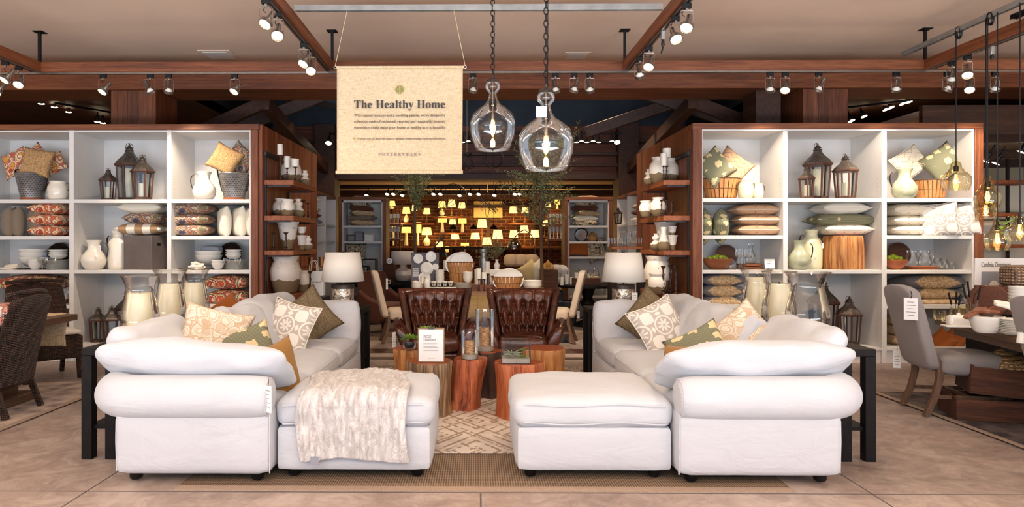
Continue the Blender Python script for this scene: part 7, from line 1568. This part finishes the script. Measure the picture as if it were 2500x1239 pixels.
for x in(-.3,.3):
    for y in(-.3,.3): MB().bar((x,y,0),(x,y,.16),.04).build('leg',m_turned,t)
t=thing('side_table','dark grey chest under the white jug lamp','table',(XY(985,12.9),13.0,0)); MB().bx(-.25,.25,-.2,.2,.1,.62).build('chest_body',m_greywood,t,bevel=.004) if False else MB().bx(-.25,.25,-.2,.2,.1,.62).build('chest_body',m_blackwood,t,bevel=.004); MB().bx(-.27,.27,-.22,.22,.62,P(985,687,12.9).z).build('table_top',m_greychair if False else m_blackwood,t,bevel=.004)
for x in(-.22,.22): MB().bx(x-.02,x+.02,-.18,.18,0,.1).build('leg',m_blackwood,t)
def b_jlamp(shade=None):
    def f():
        t=thing('table_lamp'); MB().lathe([(.2,0),(.26,.03),(.36,.2),(.34,.34),(.2,.42),(.12,.46),(.12,.56)],30).build('lamp_base',m_cer,t); sh=MB().lathe([(.43,.56),(.40,1.0)],36,cap=False).build('lamp_shade',shade or m_shade,t,angle=60); sh.modifiers.new('s','SOLIDIFY').thickness=.006; return t
    return f
h=73/ppm(985,12.9); put('jlamp',b_jlamp(),(XY(984,12.9),12.95,P(985,687,12.9).z),'white round-bodied ceramic lamp with drum shade beside the plate poster','lamp',None,s=(h,h,h))
# small far sofa with throw behind the right beige chair
t=thing('grey_sofa','grey sofa with pillows and throw beyond the fuller olive tree','sofa',(1.08,13.0,0)); MB().bx(-.75,.45,-.4,.4,.1,.42).build('base',m_greywool,t,bevel=.03); MB().bx(-.75,.45,.25,.45,.42,.82).build('backrest',m_greywool,t,bevel=.04); MB().bx(.3,.5,-.4,.4,.1,.62).build('arm',m_greywool,t,bevel=.04)
for i,(px,m_) in enumerate(((1293,m_tanpil),(1312,m_cream))): lean(.36,.36,.13,m_,P(px,664,12.7),78,35,0,('yellow pillow standing on the grey sofa beside the lower basket','cream pillow standing on the grey sofa behind the olive trunk')[i])
tag(MB().soft(.55,.35,.3,.08,.02,12,P(1352,670,12.6),wr=.05).build('sofa_throw',m_fur,sub=1),'pale throw heaped on the grey sofa arm','throw')
# glassware table on the right, garlic-like gourds
for i,(px,py) in enumerate(((1338,652),(1346,660),(1330,660))): lat('grd','gourd',[(1e-4,0),(.4,.1),(.5,.4),(.25,.75),(.08,1)],m_orange,px,py,12.0,15,17,'pale orange gourd on display beyond the olive trunk, %s'%('top','near','far')[i],'gourd')
tag(MB().bx(XY(1320,12.1),XY(1360,12.1),11.95,12.3,.0,P(1340,660,12).z).build('display_crate',m_crate),'dark crate under the pale orange gourds','crate')
zsg=P(1535,603,10.3).z; tag(MB().bx(XY(1486,10.6),XY(1575,10.6)-.1,10.35,10.7,zsg-.03,zsg).build('glass_shelf',m_shelfwood),'thin plank shelf of clear glassware, behind the tagged lamp','shelf')
for i,(px,h,w_,pr) in enumerate([(1494,22,16,TUM),(1509,22,16,TUM),(1519,38,18,CAR),(1533,36,14,TUM),(1547,38,14,GOB),(1560,22,16,TUM),(1526,22,16,TUM)]): lat('gw%d'%(pr is TUM)+str(pr is CAR),'glassware',pr,m_glass,px,603,10.5,w_,h,'clear glass vessel on the thin plank shelf, %s from the passage side'%('first','second','third','fourth','fifth','sixth','seventh')[i],'glass',zsg)
tag(MB().bx(XY(1486,10.6),XY(1490,10.6),10.35,10.7,0,zsg-.031).bx(2.45,2.5,10.35,10.7,0,zsg-.031).build('shelf_support',m_iron),'dark iron uprights carrying the glassware plank','stand')
# ---------------------------------------------------------------- brick lamp wall
YL=23.6
for i,(x0,x1,py) in enumerate([(935,1060,545),(935,1065,603),(1060,1150,530),(1060,1150,569),(1240,1345,545),(1240,1400,603),(1320,1400,578),(1060,1240,603)]):
    z=P((x0+x1)/2,py,YL).z; tag(MB().bx(XY(x0,YL),XY(x1,YL),YL-.15,23.98,z-.05,z).build('plank_shelf',m_beamX),'lamp shelf on the brick wall, '+('upper, behind the first olive tree','lower, behind the first olive tree','upper, under three small lamps beside the gold sign','lower, under the drum shade lamps','upper, beyond the gold sign','lower, above the pale chair backs','short, behind the fuller olive tree','lowest, across the middle')[i],'shelf')
def b_wl(kind):
    def f():
        t=thing('table_lamp'); b=[[(.2,0),(.3,.05),(.32,.2),(.12,.34),(.05,.4),(.05,.5)],[(.25,0),(.25,.02),(.04,.05),(.04,.5)],[(.28,0),(.2,.06),(.14,.5)]][kind]
        MB().lathe(b,14).build('lamp_base',m_cer if kind!=1 else m_brass_,t); a=[(.5,.46),(.38,1)] if kind!=2 else [(.5,.5),(.48,1)]
        MB().lathe(a,24,cap=False).build('lamp_shade',m_glow[kind],t,angle=60); return t
    return f
LW=[(956,497,20,12,0,510),(992,514,20,16,0,543),(1012,508,14,15,1,543),(1042,516,18,14,1,543),(1079,500,20,16,0,527),(1103,497,20,18,1,527),(1128,502,18,14,1,527),(992,562,24,14,2,600),(1020,556,18,26,2,600),(1042,565,26,18,0,601),
    (1080,536,23,14,2,568),(1105,542,18,12,1,568),(1129,539,20,14,2,568),(1111,577,22,16,1,602),(1177,546,25,20,1,602),(1160,577,24,16,1,602),(1215,573,26,22,1,602),(1189,589,24,18,1,603),(1073,598,20,14,1,640),(1135,597,20,7,2,640),(1091,609,10,14,2,640),
    (1253,513,21,16,1,543),(1282,514,18,14,1,543),(1254,572,22,18,1,602),(1280,560,23,18,1,602),(1306,571,24,18,1,602),(1361,494,14,12,2,510),(1338,500,16,12,1,543),(1330,545,18,14,1,577),(960,553,14,8,2,600)]
for i,(px,py,w_,h,kd,pb) in enumerate(LW):
    p=P(px,pb,YL+.1); k=ppm(px,YL+.1); W_=w_/k; top=py-h/2; H_=(pb-top)/k
    nn=('behind the first olive tree' if px<1060 else 'between the first olive tree and the gold sign' if px<1150 else 'around the gold sign' if px<1240 else 'beyond the gold sign'); rank=sum(1 for q in LW[:i+1] if (q[0]<1060)==(px<1060) and (q[0]<1150)==(px<1150) and (q[0]<1240)==(px<1240))
    od=('first','second','third','fourth','fifth','sixth','seventh','eighth','ninth','tenth','eleventh','twelfth')
    fr=(h/k)/(H_)
    sh=('tapered','tapered','drum')[kd]
    def f(kd=kd,fr=fr):
        t=thing('table_lamp'); s0=1-fr; b=[[(.22,0),(.3,.12*s0),(.36,.4*s0),(.14,.75*s0),(.05,.85*s0),(.05,s0)],[(.25,0),(.25,.04),(.045,.07),(.07,.4*s0),(.03,.6*s0),(.03,s0)],[(.22,0),(.2,.1),(.12,s0)]][kd]
        MB().lathe(b,14).build('lamp_base',(m_cer,m_brass_,m_cer)[kd],t); MB().lathe([(.5,s0),(.38 if kd!=2 else .48,1)],24,cap=False).build('lamp_shade',m_glow[kd],t,angle=60); return t
    put('wl%d'%i,f,(p.x,YL+.1,p.z),'glowing %s-shade wall lamp, %s of those %s'%(sh,od[rank-1],nn),'lamp','lamps on the brick wall',s=(W_,W_,H_))
for i,(px,pz) in enumerate([(975,540),(1045,575),(1100,520),(1105,580),(1170,570),(1215,585),(1262,535),(1290,575),(1350,520)]):
    p=P(px,pz,23.3); lamp('POINT','lamp_glow',p,17,(1,.62,.2),shadow_soft_size=.12)
p=P(1192,511,YL); t=thing('glow_sign','square gold sign reading GLOW on the brick wall','sign',(p.x,23.9,p.z)); W_=70/ppm(1192,23.9); H_=40/ppm(1192,23.9); MB().box((0,0,0),(W_,.03,H_)).build('panel',m_goldpanel if False else m_tanpil,t); text('G L O W','sign_lettering',m_ink,.13,(W_*.0,-.02,-.03),parent=t)
lamp('SPOT','sign_beam',(p.x,22.4,3.0),60,(1,.7,.3),(R(62),0,0),spot_size=R(50),spot_blend=.8)
def b_bp():
    t=thing('black_pendant'); MB().lathe([(.5,0),(.48,.12),(.3,.38),(.1,.5),(.06,.62),(.04,.66)],24,cap=False).build('shade',m_black,t,angle=60); MB().cyl((0,0,.6),.02,5.5,6).build('stem',m_black,t); MB().lathe([(1e-4,.05),(.3,.06)],16,cap=False).build('bulb_glow',m_farbulb,t); return t
for i,px in enumerate((1106,1156,1205)): k=ppm(px,20); s=21/k; put('bp',b_bp,P(px,560,20),'small black dome pendant before the brick wall, %s of three'%('first','middle','last')[i],'pendant','three black dome pendants',s=(s,s,s*.97))
# chrome arc lamp, articulated lamp, orb chandeliers
p=P(1256,609,17); k=ppm(1256,17); r=17/k; t=thing('arc_floor_lamp','chrome dome arc floor lamp beyond the olive sprig','lamp',(p.x,17,0)); MB().lathe([(r,0),(r*.98,.35*r),(r*.8,1.0*r),(r*.4,1.45*r),(1e-4,1.6*r)],28,(0,0,p.z),cap=False).build('dome_shade',m_chrome,t); MB().tube([(0,0,p.z+1.6*r),(.1,0,p.z+2.4*r),(.25,0,p.z+2.8*r),(.42,0,p.z+2.0*r),(.5,0,p.z),(.5,0,0)],.014,8).build('arc_pole',m_chrome,t); MB().lathe([(.15,0),(.15,.04)],20,(.5,0,0)).build('foot',m_chrome,t)
t=thing('task_lamp','black articulated pulley lamp above the crockery table','lamp',(XY(1044,12.2),12.2,P(1044,625,12.2).z)); q0=Vector((0,0,0)); q1=P(1080,580,12.2)-t.location; q2=P(1084,618,12.2)-t.location
MB().bar(q0,q1,.022).tube([q1+Vector((.035*math.cos(a),0,.035*math.sin(a))) for a in [2*PI*j/14 for j in range(14)]],.006,6,True).build('arm',m_black,t); MB().tube([q1,q2+Vector((0,0,.05))],.004).build('cord',m_black,t); MB().lathe([(.08,-.05),(.05,.0),(.02,.04),(.015,.07)],18,tuple(q2),cap=False).build('shade',m_black,t); MB().bar(q0,q0+Vector((0,0,-(t.location.z-.0))),.03).build('post',m_black,t)
for i,(px,py,Y,rp) in enumerate([(1105,487,15.8,38),(1190,500,16.5,30),(1238,470,15.8,34),(1140,395,13.0,22),(1205,385,13.5,26)]):
    c=P(px,py,Y); r=rp/ppm(px,Y); t=thing('orb_chandelier','thin wire orb chandelier, '+('largest one before the brick wall','one overlapping the gold sign','one beside the fuller olive tree','one just beside the banner edge','one beneath the higher chain pendant')[i],'chandelier',c); m=MB(); rnd=random.Random(i+3)
    for q in range(5):
        mt=Euler((rnd.uniform(0,3),rnd.uniform(0,3),rnd.uniform(0,3))).to_matrix(); m.tube([mt@Vector((r*math.cos(a),r*math.sin(a),0)) for a in [2*PI*j/40 for j in range(40)]],.0055,5,True)
    m.build('wire_hoops',m_iron,t); MB().tube([(0,0,r),(0,0,(3.3 if Y>15.2 else 5.2)-c.z)],.003,5).build('cord',m_twine,t)
# side plank racks with bottles beside the brick wall
for s,xa,xb in((-1,928,980),(1,1335,1383)):
    for j,py in enumerate((547,583)):
        z=P(950,py,15.6).z; a,b=XY(xa,15.6),XY(xb,15.6); tag(MB().bx(a,b,15.45,15.95,z-.05,z).build('plank_shelf',m_beamX),'plank of candle glassware before the brick wall, %s, %s'%(('upper','lower')[j],'poster side' if s<0 else 'pails side'),'shelf')
        for q in range(5):
            px=xa+8+q*9; lat('cyl','glass_candleholder',[(.3,0),(.1,.1),(.1,.5),(.3,.6),(.3,1)],m_glass if q%2 else m_cer,px,py,15.6,8,24+5*((q*3+j)%3),'candle holder on the %s plank before the brick wall, %s, %s'%(('upper','lower')[j],('first','second','third','fourth','fifth')[q],'poster side' if s<0 else 'pails side'),'candle holder',z)
    for a in (xa+3,xb-5): tag(MB().bx(XY(a,15.9),XY(a,15.9)+.03,15.88,15.92,0,P(950,545,15.6).z+.3).build('shelf_rail',m_iron),'dark rail carrying the candle glassware planks, %s %s'%('outer' if (a==xa+3)==(s<0) else 'inner','poster side' if s<0 else 'pails side'),'rail')
for i,px in enumerate((1248,1272,1297)):
    t=thing('shell_chair','pale moulded chair with its back showing below the lamp shelves, %s of three'%('first','middle','last')[i],'chair',(XY(px,16.5),16.5,0)); k=ppm(px,16.5); h=P(px,625,16.5).z
    MB().lathe([(.12,h-.25),(.17,h-.2),(.18,h-.05),(.14,h+.02),(1e-4,h+.04)],20).build('shell_back',m_tanchair,t)
    for a in range(4): MB().bar((.05*math.cos(a*1.57+.78),.05*math.sin(a*1.57+.78),h-.25),(.2*math.cos(a*1.57+.78),.2*math.sin(a*1.57+.78),0),.02).build('leg',m_black,t)
t=thing('work_table','dark long work table with trestle frame before the brick wall','table',(XY(1170,17.5),17.5,0)); zt_=P(1170,603,17.5).z; MB().bx(-.95,.95,-.35,.35,zt_-.06,zt_).build('table_top',m_blackwood,t)
for x in(-.8,.8): MB().bar((x,-.3,0),(x*.8,0,zt_-.06),.05).bar((x,.3,0),(x*.8,0,zt_-.06),.05).build('trestle_leg',m_blackwood,t)
